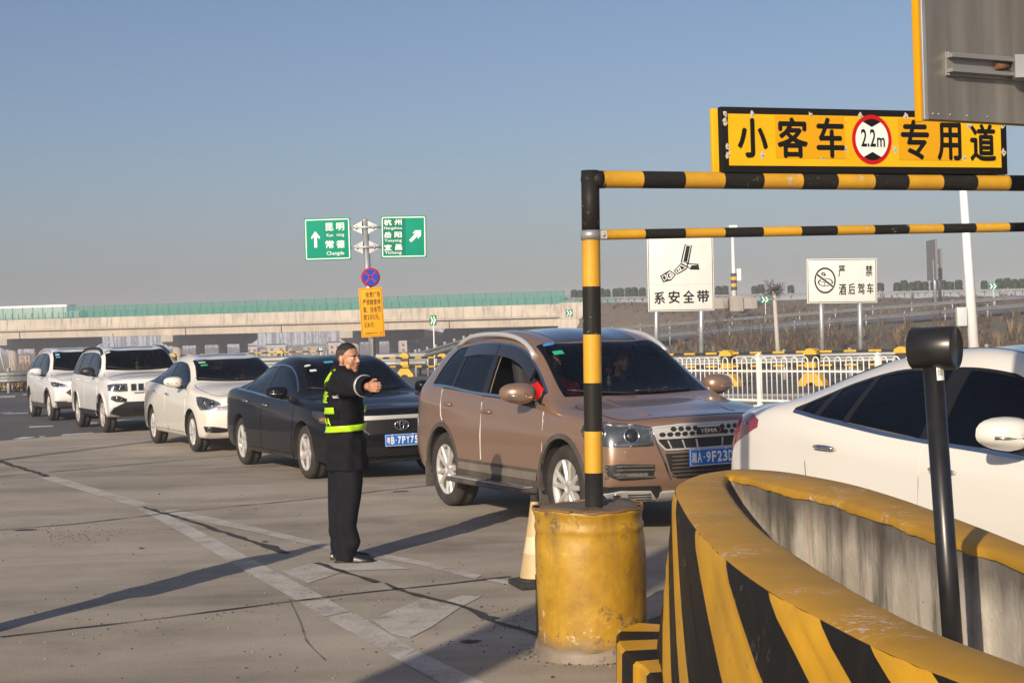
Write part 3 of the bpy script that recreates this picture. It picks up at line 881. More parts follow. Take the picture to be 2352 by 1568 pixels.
# ================================================================== SETTING
ZG = lambda x, y: (x * .5402, 952.8 + y * .5402)      # ground close-up of the photo -> survey pixels
Z1 = lambda x, y: (x * .2701, 726.0 + y * .2701)
Z6 = lambda x, y: ((1600 + x / 2.371) / 1.10204, (560 + y / 2.371) / 1.10204)
Z5 = lambda x, y: ((850 + x / 3.36) / 1.10204, (700 + y / 3.36) / 1.10204)
Z4 = lambda x, y: (x / 2.613 / 1.10204, (680 + y / 2.613) / 1.10204)
Z2 = lambda x, y: ((550 + x / 3.485) / 1.10204, (800 + y / 3.485) / 1.10204)
def mat_concrete():
 m, nt, b = _new("toll_plaza_concrete"); g = NT(m)
 rot = (0, 0, RAD(-64.5))
 lane = g.mapv((.10, 1.1, 1), rot)
 big = g.noise(.22, 5, .6); mid = g.noise(1.4, 7, .62); streak = g.noise(1.0, 6, .6, lane, 0.6); fine = g.noise(70, 5, .7); blot = g.noise(.7, 8, .7)
 f = g.math('ADD', g.math('MULTIPLY', big, .50), g.math('ADD', g.math('MULTIPLY', mid, .32), g.math('MULTIPLY', streak, .36)))
 c = g.ramp(f, [(.46, (.150, .124, .094)), (.55, (.300, .255, .201)), (.64, (.400, .346, .276)), (.75, (.490, .430, .348))])
 dark = g.ramp(blot, [(.55, 0.0), (.75, 1.0)])
 c = g.mix(g.math('MULTIPLY', dark, .72), c, (.110, .086, .062))
 st2 = g.ramp(g.noise(.55, 4, .5, g.mapv((.035, 1.6, 1), rot), .4), [(.52, 0.0), (.70, 1.0)])
 c = g.mix(g.math('MULTIPLY', st2, .60), c, (.095, .076, .058))
 c = g.mix(.30, c, g.ramp(fine, [(.3, (.09, .08, .07)), (.7, (.48, .44, .38))]))
 sp = g.ramp(g.noise(38, 2, .5), [(.73, 0.0), (.76, 1.0)])
 c = g.mix(g.math('MULTIPLY', sp, .8), c, (.05, .045, .04))
 g.L(c, b.inputs["Base Color"]); b.inputs["Roughness"].default_value = .82
 h = g.math('ADD', g.math('MULTIPLY', fine, .5), g.math('MULTIPLY', g.noise(9, 6, .7), .8))
 g.L(g.bump(h, .30, .006), b.inputs["Normal"])
 return m
def mat_asphalt():
 m, nt, b = _new("asphalt"); g = NT(m)
 f = g.math('ADD', g.math('MULTIPLY', g.noise(.3, 5), .5), g.math('MULTIPLY', g.noise(2.5, 6, .65, g.mapv((.2, 1, 1), (0, 0, RAD(-64.5)))), .5))
 c = g.ramp(f, [(.35, (.052, .053, .056)), (.65, (.092, .093, .096))])
 c = g.mix(.35, c, g.ramp(g.noise(90, 3, .7), [(.35, (.03, .03, .032)), (.7, (.17, .17, .17))]))
 g.L(c, b.inputs["Base Color"]); b.inputs["Roughness"].default_value = .85
 g.L(g.bump(g.noise(110, 3, .7), .4, .006), b.inputs["Normal"])
 return m
def mat_marking():
 m, nt, b = _new("worn_road_paint"); g = NT(m)
 w = g.math('ADD', g.math('MULTIPLY', g.noise(3.0, 8, .7), .6), g.math('MULTIPLY', g.noise(30, 6, .75), .4))
 c = g.ramp(w, [(.36, (.22, .19, .16)), (.48, (.40, .37, .33)), (.60, (.50, .475, .44))])
 c = g.mix(g.ramp(g.noise(45, 3, .6), [(.66, 0.0), (.70, 1.0)]), c, (.07, .065, .06))
 g.L(c, b.inputs["Base Color"]); b.inputs["Roughness"].default_value = .75
 g.L(g.bump(g.noise(50, 4), .3, .004), b.inputs["Normal"])
 return m
def mat_earth():
 m, nt, b = _new("dry_grass_earth"); g = NT(m)
 f = g.noise(.12, 8, .65); f2 = g.noise(1.8, 6, .7)
 c = g.ramp(f, [(.35, (.085, .062, .040)), (.50, (.110, .085, .056)), (.62, (.095, .090, .045)), (.75, (.070, .080, .035))])
 c = g.mix(.45, c, g.ramp(f2, [(.3, (.04, .03, .022)), (.7, (.17, .135, .095))]))
 g.L(c, b.inputs["Base Color"]); b.inputs["Roughness"].default_value = .95
 g.L(g.bump(g.noise(3, 6, .7), .4, .03), b.inputs["Normal"])
 return m
M_conc = mat_concrete(); M_asph = mat_asphalt(); M_mark = mat_marking(); M_earth = mat_earth()
M_tar = pbr("tar", (.036, .034, .032), .7, var=.5, vscale=9, bump=.3)
M_bconc = None
# ---- terrain: one sheet to the horizon
NA, NB = P(1530, 785, 150), P(2230, 730, 122)      # near edge of the ramp road
FA, FB = P(1530, 760, 157), P(2230, 709, 132)      # far edge
HA, HB = P(1320, 697, 222), P(2352, 678, 192)      # edge of the highway on its embankment
def on_line(A, B, X):
 t = (X - A.x) / (B.x - A.x); return A.y + (B.y - A.y) * t, A.z + (B.z - A.z) * max(-.35, min(1.35, t))
def lerp_pts(pts, y):
 if y <= pts[0][0]: return pts[0][1]
 for (a, za), (b, zb) in zip(pts, pts[1:]):
  if y <= b:
   t = (y - a) / max(b - a, 1e-6); return za + (zb - za) * t
 return pts[-1][1]
FIELD = -3.6
def height(X, Y):
 # left, under and beyond the bridge
 left = 0.0 if Y < 72 else FIELD * smoothstep(72, 96, Y)
 yn, zn = on_line(NA, NB, X); yf, zf = on_line(FA, FB, X); yh, zh = on_line(HA, HB, X)
 right = lerp_pts([(62, 0), (yn - 32, -.15), (yn - 1.2, zn), (yf + 1.2, zf), (yf + 6, zf - .6), (max(yh - 22, yf + 10), zf - .2), (yh - 1, zh), (yh + 30, zh), (yh + 46, FIELD)], Y)
 k = smoothstep(0, 1, (X - (10.5 - (Y - 60) * .025)) / 9.0)
 if Y > 190: k = smoothstep(0, 1, (X - (9 - (Y - 214) * .52)) / 6.0)
 return left * (1 - k) + right * k
def build_terrain():
 xs = [-2600, -1500, -900, -500, -300, -200, -140, -100] + list(np.arange(-80, 84, 2.5)) + [90, 110, 140, 200, 320, 600, 1200, 2600]
 ys = [-60, -30, 0, 20, 40, 55] + list(np.arange(60, 262, 2.5)) + [270, 285, 310, 350, 420, 520, 700, 950, 1400, 2200, 4200]
 rnd = random.Random(3)
 vs = []; fs = []
 for y in ys:
  for x in xs:
   z = height(x, y) - .035
   if y > 72 and abs(x) < 100 and y < 260: z += rnd.uniform(-.10, .10) * min(1, (y - 72) / 20)
   vs.append((x, y, z))
 n = len(xs)
 for j in range(len(ys) - 1):
  for i in range(n - 1): fs.append((j * n + i, j * n + i + 1, (j + 1) * n + i + 1, (j + 1) * n + i))
 m = MB(); m.add(vs, fs, 0, True); o = m.build("ground", M_earth); tag(o, kind="structure")
build_terrain()
def sheet(name, polys, z, mat, kind="structure"):
 m = MB()
 for p in polys:
  q = [(v[0], v[1], z) for v in p]
  a = sum(q[i][0] * q[(i + 1) % len(q)][1] - q[(i + 1) % len(q)][0] * q[i][1] for i in range(len(q)))
  m.add(q if a > 0 else q[::-1], [tuple(range(len(q)))])
 o = m.build(name, mat); tag(o, kind=kind); return o
LA, LB = G(0, 1012), G(335, 985)
_ld = (LB - LA).normalized()
ea = LA - _ld * 30
sheet("concrete_pavement", [[(-70, -45), (60, -45), (60, 58), (-70, 58)]], 0.0, M_conc)
sheet("asphalt_road", [[(ea.x, ea.y), (LB.x, LB.y), (-1.5, 35.5), (3, 38.2), (14, 39.0), (58, 33), (58, 47.5), (8, 56), (-5, 67), (-66, 69)]], 0.004, M_asph)
# ---- road markings, joints and patches of tar
def gp(pts, f=ZG): return [G(*f(*p)) for p in pts]
marks = [
 gp([(165, 266), (238, 262), (650, 384), (575, 392)]),
 gp([(578, 394), (690, 412), (900, 520), (1030, 590), (1000, 640), (770, 500)]),
 gp([(1000, 640), (1030, 590), (1160, 660), (1390, 780), (1260, 788)]),
 gp([(1270, 795), (1395, 784), (1490, 836), (1380, 858)]),
 gp([(1383, 860), (1500, 836), (1770, 1000), (1690, 1040), (1480, 920)]),
 gp([(1690, 1040), (1772, 1002), (2070, 1145), (1880, 1145)]),
 gp([(700, 408), (745, 402), (1100, 480), (1400, 552), (1410, 575), (1090, 500), (720, 425)]),
 gp([(1410, 575), (1400, 552), (1600, 586), (1800, 622), (2050, 682), (2022, 698), (1780, 638)]),
 gp([(2050, 700), (2090, 694), (2250, 722), (2240, 738)]),
 gp([(1195, 665), (1310, 715), (1390, 690), (1470, 663), (1520, 632), (1350, 625)]),
 gp([(1470, 663), (1740, 655), (1600, 615), (1520, 632)]),
 gp([(1580, 870), (1660, 930), (1740, 950), (1830, 905), (1955, 820), (1800, 780)]),
 gp([(1870, 800), (1955, 820), (2052, 769), (1962, 768)]),
]
sheet("road_markings", marks, 0.004, M_mark)
dashes = [
 [(100, 1048), (190, 1030), (305, 1027), (225, 1046)], [(522, 1018), (530, 1008), (790, 991), (803, 999)],
 [(330, 1030), (340, 1022), (385, 1024), (380, 1032)], [(243, 948), (250, 938), (455, 932), (447, 940)],
 [(20, 835), (70, 828), (240, 821), (235, 827)], [(5, 826), (10, 822), (100, 818), (96, 823)],
 [(0, 684), (0, 679), (132, 675), (132, 681)], [(0, 695), (0, 689), (128, 685), (128, 690)],
 [(195, 672), (198, 664), (272, 663), (272, 670)], [(0, 632), (0, 623), (275, 620), (275, 628)],
 [(735, 915), (740, 906), (830, 904), (828, 912)], [(985, 895), (990, 886), (1240, 876), (1240, 886)],
]
sheet("lane_dashes", [gp(d, Z1) for d in dashes], 0.008, pbr("white_road_paint", (.52, .52, .51), .75, var=.3, vscale=7))
sheet("edge_lines", [[G(1470, 905 + d), G(2100, 905 + d), G(2100, 911 + d), G(1470, 911 + d)] for d in (0, 14)], 0.008, pbr("white_road_paint_far", (.5, .5, .49), .75, var=.3, vscale=5))
def crack(pts, w, seed, f=ZG, amp=.02, dens=5, ragged=.5):
 r = random.Random(seed); P0 = [G(*f(*p)) for p in pts]; line = []
 for a, b in zip(P0, P0[1:]):
  n = max(2, int((b - a).length * dens))
  for k in range(n): line.append(a.lerp(b, k / n))
 line.append(P0[-1]); L = []; R = []
 off = 0
 for i, p in enumerate(line):
  a = line[max(0, i - 1)]; b = line[min(len(line) - 1, i + 1)]; t = (b - a).normalized(); nn = Vector((-t.y, t.x, 0))
  off = off * .7 + r.uniform(-amp, amp)
  ww = w * r.uniform(1 - ragged, 1 + ragged) / 2
  if r.random() < .04: ww *= 1.6
  L.append(p + nn * (off + ww)); R.append(p + nn * (off - ww))
 return L, R
cm = MB()
for k, (pts, w, amp) in enumerate([
 ([(0, 490), (300, 466), (620, 430), (750, 412), (1100, 380), (1400, 350), (1600, 325), (1840, 300), (2000, 284)], .026, .010),
 ([(0, 945), (300, 910), (700, 865), (1000, 825), (1260, 790), (1600, 750), (1900, 720), (2170, 688)], .022, .008),
 ([(0, 260), (200, 245), (600, 208), (1030, 170)], .032, .012),
 ([(0, 194), (100, 230), (190, 262)], .075, .022),
 ([(615, 392), (700, 420), (850, 470), (1100, 545), (1220, 590)], .055, .018),
 ([(1340, 630), (1480, 675), (1610, 712)], .045, .015), ([(1680, 740), (1820, 780), (1950, 815), (2100, 880), (2310, 940)], .05, .02),
 ([(1640, 716), (1700, 742)], .03, .01), ([(1380, 1045), (1300, 960), (1240, 800)], .004, .004)]):
 L, R = crack(pts, w, k, amp=amp, dens=7); n = len(L)
 cm.add([(p.x, p.y, .0065) for p in L] + [(p.x, p.y, .0065) for p in R], [(i, n + i, n + i + 1, i + 1) for i in range(n - 1)])
rr = random.Random(11)
for px_, py_, a, b in ((110, 490, .10, .02), (600, 568, .025, .01), (1125, 540, .03, .012), (1700, 326, .10, .015), (2000, 965, .06, .018), (2085, 865, .05, .02)):
 c0 = G(*ZG(px_, py_)); pts = [(c0.x + a * (1 + .3 * rr.uniform(-1, 1)) * cos(2 * pi * k / 14), c0.y + 2.2 * b * (1 + .3 * rr.uniform(-1, 1)) * sin(2 * pi * k / 14), .0075) for k in range(14)]
 cm.add(pts, [tuple(range(14))])
cm_o = cm.build("pavement_joints", M_tar); tag(cm_o, kind="structure")
# loose grit and crumbs on the slabs
gm = MB(); rr = random.Random(5)
for i in range(620):
 if i < 170: zx, zy = rr.gauss(300, 110), rr.gauss(505, 22)
 elif i < 240: zx, zy = rr.gauss(2150, 110), rr.gauss(900, 60)
 elif i < 330: t = rr.random(); zx, zy = 300 + 2000 * t + rr.gauss(0, 60), 905 - 190 * t + rr.gauss(0, 40)
 else: zx, zy = rr.uniform(0, 2350), rr.uniform(180, 1120)
 c0 = G(*ZG(zx, zy)); s = rr.uniform(.0022, .0065) * (1.6 if rr.random() < .05 else 1)
 gm.sphere((c0.x, c0.y, s * .5), (s, s * rr.uniform(.6, 1.2), s * .7), 6, 4, 0 if rr.random() < .75 else 1)
tag(gm.build("grit", [pbr("dark_grit", (.05, .045, .04), .9), pbr("pale_grit", (.33, .29, .25), .9)]), "scattered dark and pale grit on the concrete slabs", "grit", kind="stuff")
# ---- ramp road and highway surface
def strip_road(name, pa, pb, n, mat, zoff=.05):
 m = MB(); vs = []
 for i in range(n + 1):
  t = i / n
  vs += [pa(t), pb(t)]
 m.add(vs, [(2 * i, 2 * i + 2, 2 * i + 3, 2 * i + 1) for i in range(n)], 0, True)
 o = m.build(name, mat); tag(o, kind="structure"); return o
def ramp_pt(A, B):
 def f(t):
  X = 8.5 + t * 62; y, z = on_line(A, B, X); return (X, y, z + .12)
 return f
strip_road("ramp_road", ramp_pt(NA, NB), ramp_pt(FA, FB), 60, pbr("ramp_asphalt", (.105, .108, .115), .8, var=.15, vscale=.5))
# ---- W-beam guard rails
M_rail = pbr("guard_rail_steel", (.27, .285, .29), .42, .5, var=.15, vscale=1.5)
M_railpost = pbr("guard_post_steel", (.36, .37, .365), .5, .3, var=.15, vscale=2)
def wbeam(name, label, path, spacing, face=1, top=.75, group=None, posts=True, post_len=None, mat=None, hgt=.31, wide=.08):
 root = thing(name, label, "guard rail", path[0], 0, group); o0 = Vector(path[0])
 pts = [Vector(p) - o0 for p in path]
 prof = [(0.0, top - hgt), (wide, top - hgt * .90), (wide, top - hgt * .70), (.012, top - hgt * .55), (.012, top - hgt * .45), (wide, top - hgt * .30), (wide, top - hgt * .10), (0.0, top)]
 m = MB(); vs = []; n = len(prof)
 for i, p in enumerate(pts):
  t = (pts[min(i + 1, len(pts) - 1)] - pts[max(0, i - 1)]); t.z = 0; t.normalize(); nn = Vector((t.y, -t.x, 0)) * face
  for d, z in prof: vs.append(p + nn * (d + .02) + Vector((0, 0, z)))
  for d, z in reversed(prof): vs.append(p + nn * (d + .012) + Vector((0, 0, z)))
 k = 2 * n; fs = []
 for i in range(len(pts) - 1):
  for j in range(k): fs.append((i * k + j, i * k + (j + 1) % k, (i + 1) * k + (j + 1) % k, (i + 1) * k + j))
 m.add(vs, fs, 0, False); m.build("rail", mat or M_rail, root)
 if posts:
  L = [0]
  for a, b in zip(pts, pts[1:]): L.append(L[-1] + (b - a).length)
  pm = MB(); pl = post_len or top + .1
  pm.tube([(0, 0, -.35), (0, 0, pl)], .062, 8); pm.lathe([(.07, pl), (.07, pl + .02), (.001, pl + .035)], 8)
  pm.box((0, -.06 * face, top - .15), (.10, .10, .12))
  me = pm.mesh("post"); me.materials.append(M_railpost); d = spacing * .5
  while d < L[-1]:
   i = max(j for j in range(len(L)) if L[j] <= d); i = min(i, len(pts) - 2); p = pts[i].lerp(pts[i + 1], (d - L[i]) / (L[i + 1] - L[i]))
   t = pts[i + 1] - pts[i]; o = link("post", me, root); nn = Vector((t.y, -t.x, 0)).normalized() * face
   o.location = p - nn * .06; o.rotation_euler = (0, 0, atan2(t.y, t.x)); d += spacing
 return root
def edge_path(A, B, x0, x1, n, off=0, dz=0):
 out = []
 for i in range(n + 1):
  X = x0 + (x1 - x0) * i / n; y, z = on_line(A, B, X); out.append((X, y + off, z + dz))
 return out
wbeam("guard_rail", "long steel guard rail on the near side of the rising ramp road", edge_path(NA, NB, 9, 62, 12, -.4), 4.0, 1, .80, "guard rails on the embankment", post_len=.95)
wbeam("guard_rail", "long steel guard rail on the far side of the rising ramp road", edge_path(FA, FB, 9, 66, 12, .4), 4.0, 1, .80, "guard rails on the embankment")
wbeam("guard_rail", "steel guard rail along the edge of the highway, below the row of clipped shrubs", edge_path(HA, HB, 7.2, 92, 14, .6, .0), 4.0, 1, .85, "guard rails on the embankment")
# ---- dry bushes on the slopes and grass behind the bollards (nobody could count these)
def scrub():
 r = random.Random(21); m = MB()
 def tuft(c, h, n, mat):
  for _ in range(n):
   a = r.uniform(0, 2 * pi); d = Vector((cos(a), sin(a), 0)); lean = r.uniform(.1, .6) * h; w = r.uniform(.012, .035) * (1 + h)
   b = c + d * r.uniform(0, .25 * h); s = Vector((-d.y, d.x, 0)) * w; tip = b + d * lean + Vector((0, 0, h * r.uniform(.6, 1.1)))
   mid = b.lerp(tip, .5) + Vector((0, 0, .08 * h))
   m.add([b - s, b + s, mid + s * .8, mid - s * .8, tip], [(0, 1, 2, 3), (3, 2, 4)], mat if r.random() < .8 else r.randrange(4))
 for _ in range(5200):
  X = r.uniform(10, 74); yn, zn = on_line(NA, NB, X); yf, zf = on_line(FA, FB, X); yh, zh = on_line(HA, HB, X)
  q = r.random()
  if q < .62: Y = r.uniform(max(70, yn - 42), yn - 1.2)
  else: Y = r.uniform(yf + 1.2, yh - 1.5)
  c = Vector((X, Y, height(X, Y) - .08)); dense = math.sin(X * .35 + Y * .21) + math.sin(X * .13 - Y * .4)
  if dense + r.uniform(-1.2, 1.2) < -.4: tuft(c, r.uniform(.12, .3), 6, 2)
  else: tuft(c, r.uniform(.35, 1.0) * (1.5 if r.random() < .08 else 1), 11, r.choice((0, 0, 1, 3)))
 for _ in range(900):
  X = r.uniform(3, 30); Y = r.uniform(50, 74); c = Vector((X, Y, -.03)); tuft(c, r.uniform(.08, .22), 6, r.choice((1, 2, 2)))
 o = m.build("dry_scrub", [pbr("brown_twigs", (.105, .066, .040), .9), pbr("straw", (.17, .125, .072), .9), pbr("olive_grass", (.075, .090, .030), .9), pbr("dark_twigs", (.060, .045, .032), .9)])
 tag(o, "brown and straw coloured dry scrub covering the embankment slopes", "scrub", kind="stuff")
scrub()
# ---- the distant wood and the fields
def wood():
 r = random.Random(31); m = MB()
 for i in range(420):
  X = r.uniform(-330, 130); Y = r.uniform(820, 1000); h = r.uniform(11, 19) * (1.25 if r.random() < .1 else 1); b = Vector((X, Y, FIELD - .5))
  m.tube([b, b + Vector((r.uniform(-.4, .4), 0, h))], [.22, .04], 5)
  for k in range(16):
   t = r.uniform(.22, .97); a = r.uniform(0, 2 * pi); ln = (1 - t) * h * r.uniform(.22, .36) + .5; p = b + Vector((0, 0, h * t))
   q = p + Vector((cos(a) * ln * .45, sin(a) * ln * .45, ln * .9)); s = Vector((.12, 0, 0))
   m.add([p - s, p + s, q], [(0, 1, 2)])
   for _ in range(2):
    u = p.lerp(q, r.uniform(.3, .9)); v = u + Vector((r.uniform(-.5, .5), 0, r.uniform(.6, 1.3))); m.add([u - s * .6, u + s * .6, v], [(0, 1, 2)])
 for i in range(260):
  X = r.uniform(-340, 150); Y = r.uniform(700, 830); m.sphere((X, Y, FIELD), (r.uniform(3, 7), 2, r.uniform(1.5, 3.2)), 7, 5)
 tag(m.build("bare_wood", pbr("winter_wood", (.060, .050, .045), .95)), "hazy line of bare winter poplars beyond the village", "wood", kind="stuff")
wood()
# ================================================================== OVERPASS
def mat_stained(name, base, streak=(.09, .08, .07), amt=.75):
 m, nt, b = _new(name); g = NT(m)
 v = g.noise(1.0, 7, .7, g.mapv((2.2, 2.2, .22))); s = g.ramp(v, [(.48, 0.0), (.68, 1.0)])
 c = g.ramp(g.noise(.25, 5), [(.35, [k * .85 for k in base]), (.65, [k * 1.1 for k in base])])
 c = g.mix(g.math('MULTIPLY', s, amt), c, streak)
 c = g.mix(.15, c, g.ramp(g.noise(9, 6, .7), [(.3, (.08, .075, .07)), (.7, (.5, .47, .42))]))
 g.L(c, b.inputs["Base Color"]); b.inputs["Roughness"].default_value = .88
 g.L(g.bump(g.noise(8, 6), .3, .03), b.inputs["Normal"])
 return m
M_parapet = mat_stained("stained_parapet", (.50, .445, .365)); M_girder = mat_stained("girder_concrete", (.45, .395, .315), (.17, .15, .125), .5)
M_pier = mat_stained("pier_concrete", (.34, .31, .27), (.14, .125, .11), .45)
def green_mesh():
 m = bpy.data.materials.new("green_mesh_screen"); m.use_nodes = True; nt = m.node_tree; b = nt.nodes["Principled BSDF"]; b.inputs["Base Color"].default_value = (.03, .22, .17, 1); b.inputs["Roughness"].default_value = .6
 t = nt.nodes.new("ShaderNodeBsdfTransparent"); mx = nt.nodes.new("ShaderNodeMixShader"); mx.inputs[0].default_value = .42
 nt.links.new(t.outputs[0], mx.inputs[1]); nt.links.new(b.outputs[0], mx.inputs[2]); nt.links.new(mx.outputs[0], nt.nodes["Material Output"].inputs[0]); return m
M_gmesh = green_mesh(); M_gpost = pbr("green_fence_post", (.025, .16, .13), .5)
BR = P(1288, 723, 222); BL = P(0, 757, 258)     # deck edge line, right end and where it leaves the frame
BU = (BL - BR); BLEN = BU.length; BU.normalize(); BN = Vector((BU.y, -BU.x, 0)).normalized()
if BN.y < 0: BN = -BN
BN = Vector((BN.x, BN.y, 0))
def bridge():
 root = thing("overpass_bridge", "long concrete overpass with green mesh screens crossing behind the queue of cars", "bridge", BR)
 L = BLEN + 70; W_ = 25.0
 up = Vector((0, 0, 1))
 M = Matrix(((BU.x, BN.x, 0, 0), (BU.y, BN.y, 0, 0), (BU.z, 0, 1, 0), (0, 0, 0, 1)))   # x along, y across (away), z up; origin at deck edge soffit line
 m = MB(); m.box((L / 2, W_ / 2, -.16), (L, W_, .34), 0, M); m.build("deck", M_girder, root)
 m = MB()
 for y0 in (.55, W_ - 1.9):
  m.prism([(y0, -1.55), (y0 + 1.35, -1.55), (y0 + 1.35, -.33), (y0 - .05, -.33)], 0, L, 0, M @ Matrix(((0, 0, 1, 0), (1, 0, 0, 0), (0, 1, 0, 0), (0, 0, 0, 1))))
 for k in range(1, 14): m.box((L / 2, 1.9 + k * 1.6, -.9), (L, .6, 1.15), 0, M)
 m.build("girder", M_girder, root)
 for y in (.0, W_ - .35):
  m = MB(); m.prism([(y, .012), (y + .42, .012), (y + .32, 1.55), (y + .06, 1.55)], -1.0, L, 0, M @ Matrix(((0, 0, 1, 0), (1, 0, 0, 0), (0, 1, 0, 0), (0, 0, 0, 1))))
  m.box((L / 2, y + .10, -.05), (L, .34, .10), 0, M); m.build("parapet", M_parapet, root)
 m = MB(); m.box((-2.0, .2, .55), (4.2, .9, 2.3), 0, M, .02); m.box((-1.2, 6, -2.0), (3.2, 12.5, 3.0), 0, M, .02); m.build("abutment", M_parapet, root)
 # soffit joints
 m = MB()
 for x in (17.5, 45.5): m.box((x, .48, -.95), (.10, .10, 1.2), 0, M)
 for x in (31.3, 62.6, 94.5): m.box((x, .50, -.95), (.10, .10, 1.2), 0, M)
 m.build("expansion_joint", M_dark, root)
 # piers
 for k, x in enumerate((34.0, 65.5, 97.5, 129.0)):
  pr = bpy.data.objects.new("pier", None); COL.objects.link(pr); pr.parent = root; pr.location = M @ Vector((x, 0, 0))
  R3 = Matrix(((BU.x, BN.x, 0, 0), (BU.y, BN.y, 0, 0), (0, 0, 1, 0), (0, 0, 0, 1)))
  m = MB(); m.prism([(-.4, -1.56), (W_ + .2, -1.56), (W_ + .2, -2.6), (W_ - 1.8, -3.3), (1.6, -3.3), (-.4, -2.6)], -1.1, 1.1, 0, R3 @ Matrix(((0, 0, 1, 0), (1, 0, 0, 0), (0, 1, 0, 0), (0, 0, 0, 1))))
  m.build("pier_cap", M_pier, pr)
  for y in (2.4, 9.0, 15.8, 22.4):
   c = MB(); c.tube([R3 @ Vector((0, y, -12)), R3 @ Vector((0, y, -3.3))], .72, 20); c.build("column", M_pier, pr)
 # mesh screen with its posts
 fx0, fx1 = -.5, BLEN + 12
 m = MB(); m.box(((fx0 + fx1) / 2, .19, 1.55 + .95), (fx1 - fx0, .03, 1.9), 0, M); m.build("mesh_screen", M_gmesh, root)
 m = MB(); m.box(((fx0 + fx1) / 2, W_ - .2, 1.55 + .95), (fx1 - fx0, .03, 1.5), 0, M); m.build("mesh_screen", M_gmesh, root)
 pm = MB(); pm.box((0, 0, .97), (.10, .08, 1.96), 0); tall = pm.mesh("screen_post"); tall.materials.append(M_gpost)
 pm = MB(); pm.box((0, 0, .5), (.11, .10, 1.0), 0); low = pm.mesh("rail_post"); low.materials.append(pbr("dark_green_post", (.012, .07, .065), .6))
 x = fx0
 while x < fx1:
  o = link("screen_post", tall, root); o.location = M @ Vector((x, .19, 1.54)); o.rotation_euler = (0, 0, atan2(BU.y, BU.x)); x += 2.0
 x = fx0 + .6
 while x < fx1:
  o = link("rail_post", low, root); o.location = M @ Vector((x, .42, 1.54)); o.rotation_euler = (0, 0, atan2(BU.y, BU.x)); x += 1.33
 m = MB(); m.tube([M @ Vector((100.5, -.45, -.3)), M @ Vector((100.5, -.45, -1.6)), M @ Vector((98.5, .2, -3.2)), M @ Vector((98.4, 1.6, -8))], .09, 8); m.build("drain_pipe", M_white, root)
 # slope paving under the right end
 return M
BM = bridge()
def lorry(label, x, ln, col, h, y):
 M = Matrix.Translation(BR) @ Matrix(((BU.x, BN.x, 0, 0), (BU.y, BN.y, 0, 0), (BU.z, 0, 1, 0), (0, 0, 0, 1)))
 o = thing("box_lorry" if h > 2 else "passing_car", label, "lorry" if h > 2 else "car", M @ Vector((x, y, .02)))
 R3 = Matrix(((BU.x, BN.x, 0, 0), (BU.y, BN.y, 0, 0), (BU.z, 0, 1, 0), (0, 0, 0, 1)))
 pm = pbr("vehicle_paint", col, .4, coat=.5)
 m = MB()
 if h > 2:
  m.box((ln / 2 + 2.4, 0, h / 2 + .9), (ln, 2.45, h), 0, R3, .05); m.build("cargo_box", pm, o)
  c = MB(); c.box((1.0, 0, 1.65), (2.1, 2.4, 2.4), 0, R3, .18); c.build("cab", pbr("cab_paint", (.35, .36, .38), .4), o)
  wx = (1.0, 3.6, ln + .6)
 else:
  m.box((ln / 2, 0, .62), (ln, 1.75, .62), 0, R3, .16); m.box((ln / 2 + .1, 0, 1.12), (ln * .55, 1.55, .56), 0, R3, .2); m.build("body", pm, o)
  g = MB(); g.box((ln / 2 + .1, -.02, 1.10), (ln * .50, 1.57, .36), 0, R3, .1); g.build("window", M_sunroof, o); wx = (.8, ln - .8)
 for x_ in wx:
  for s in (-1, 1):
   w = MB(); w.lathe([(.2, -.12), (.48 if h > 2 else .32, -.12), (.5 if h > 2 else .33, 0), (.48 if h > 2 else .32, .12), (.2, .12), (.01, .10)], 20, 0, R3 @ Matrix.Translation((x_, s * (1.1 if h > 2 else .8), .5 if h > 2 else .33)) @ Matrix.Rotation(pi / 2, 4, 'X')); w.build("wheel", M_tyre, o)
lorry("white box lorry crossing the bridge behind the mesh screen", 85.5, 14.0, (.72, .72, .72), 3.0, 5.5)
lorry("pale car crossing the bridge behind the mesh screen", 39.0, 4.6, (.55, .58, .58), 1.0, 5.0)
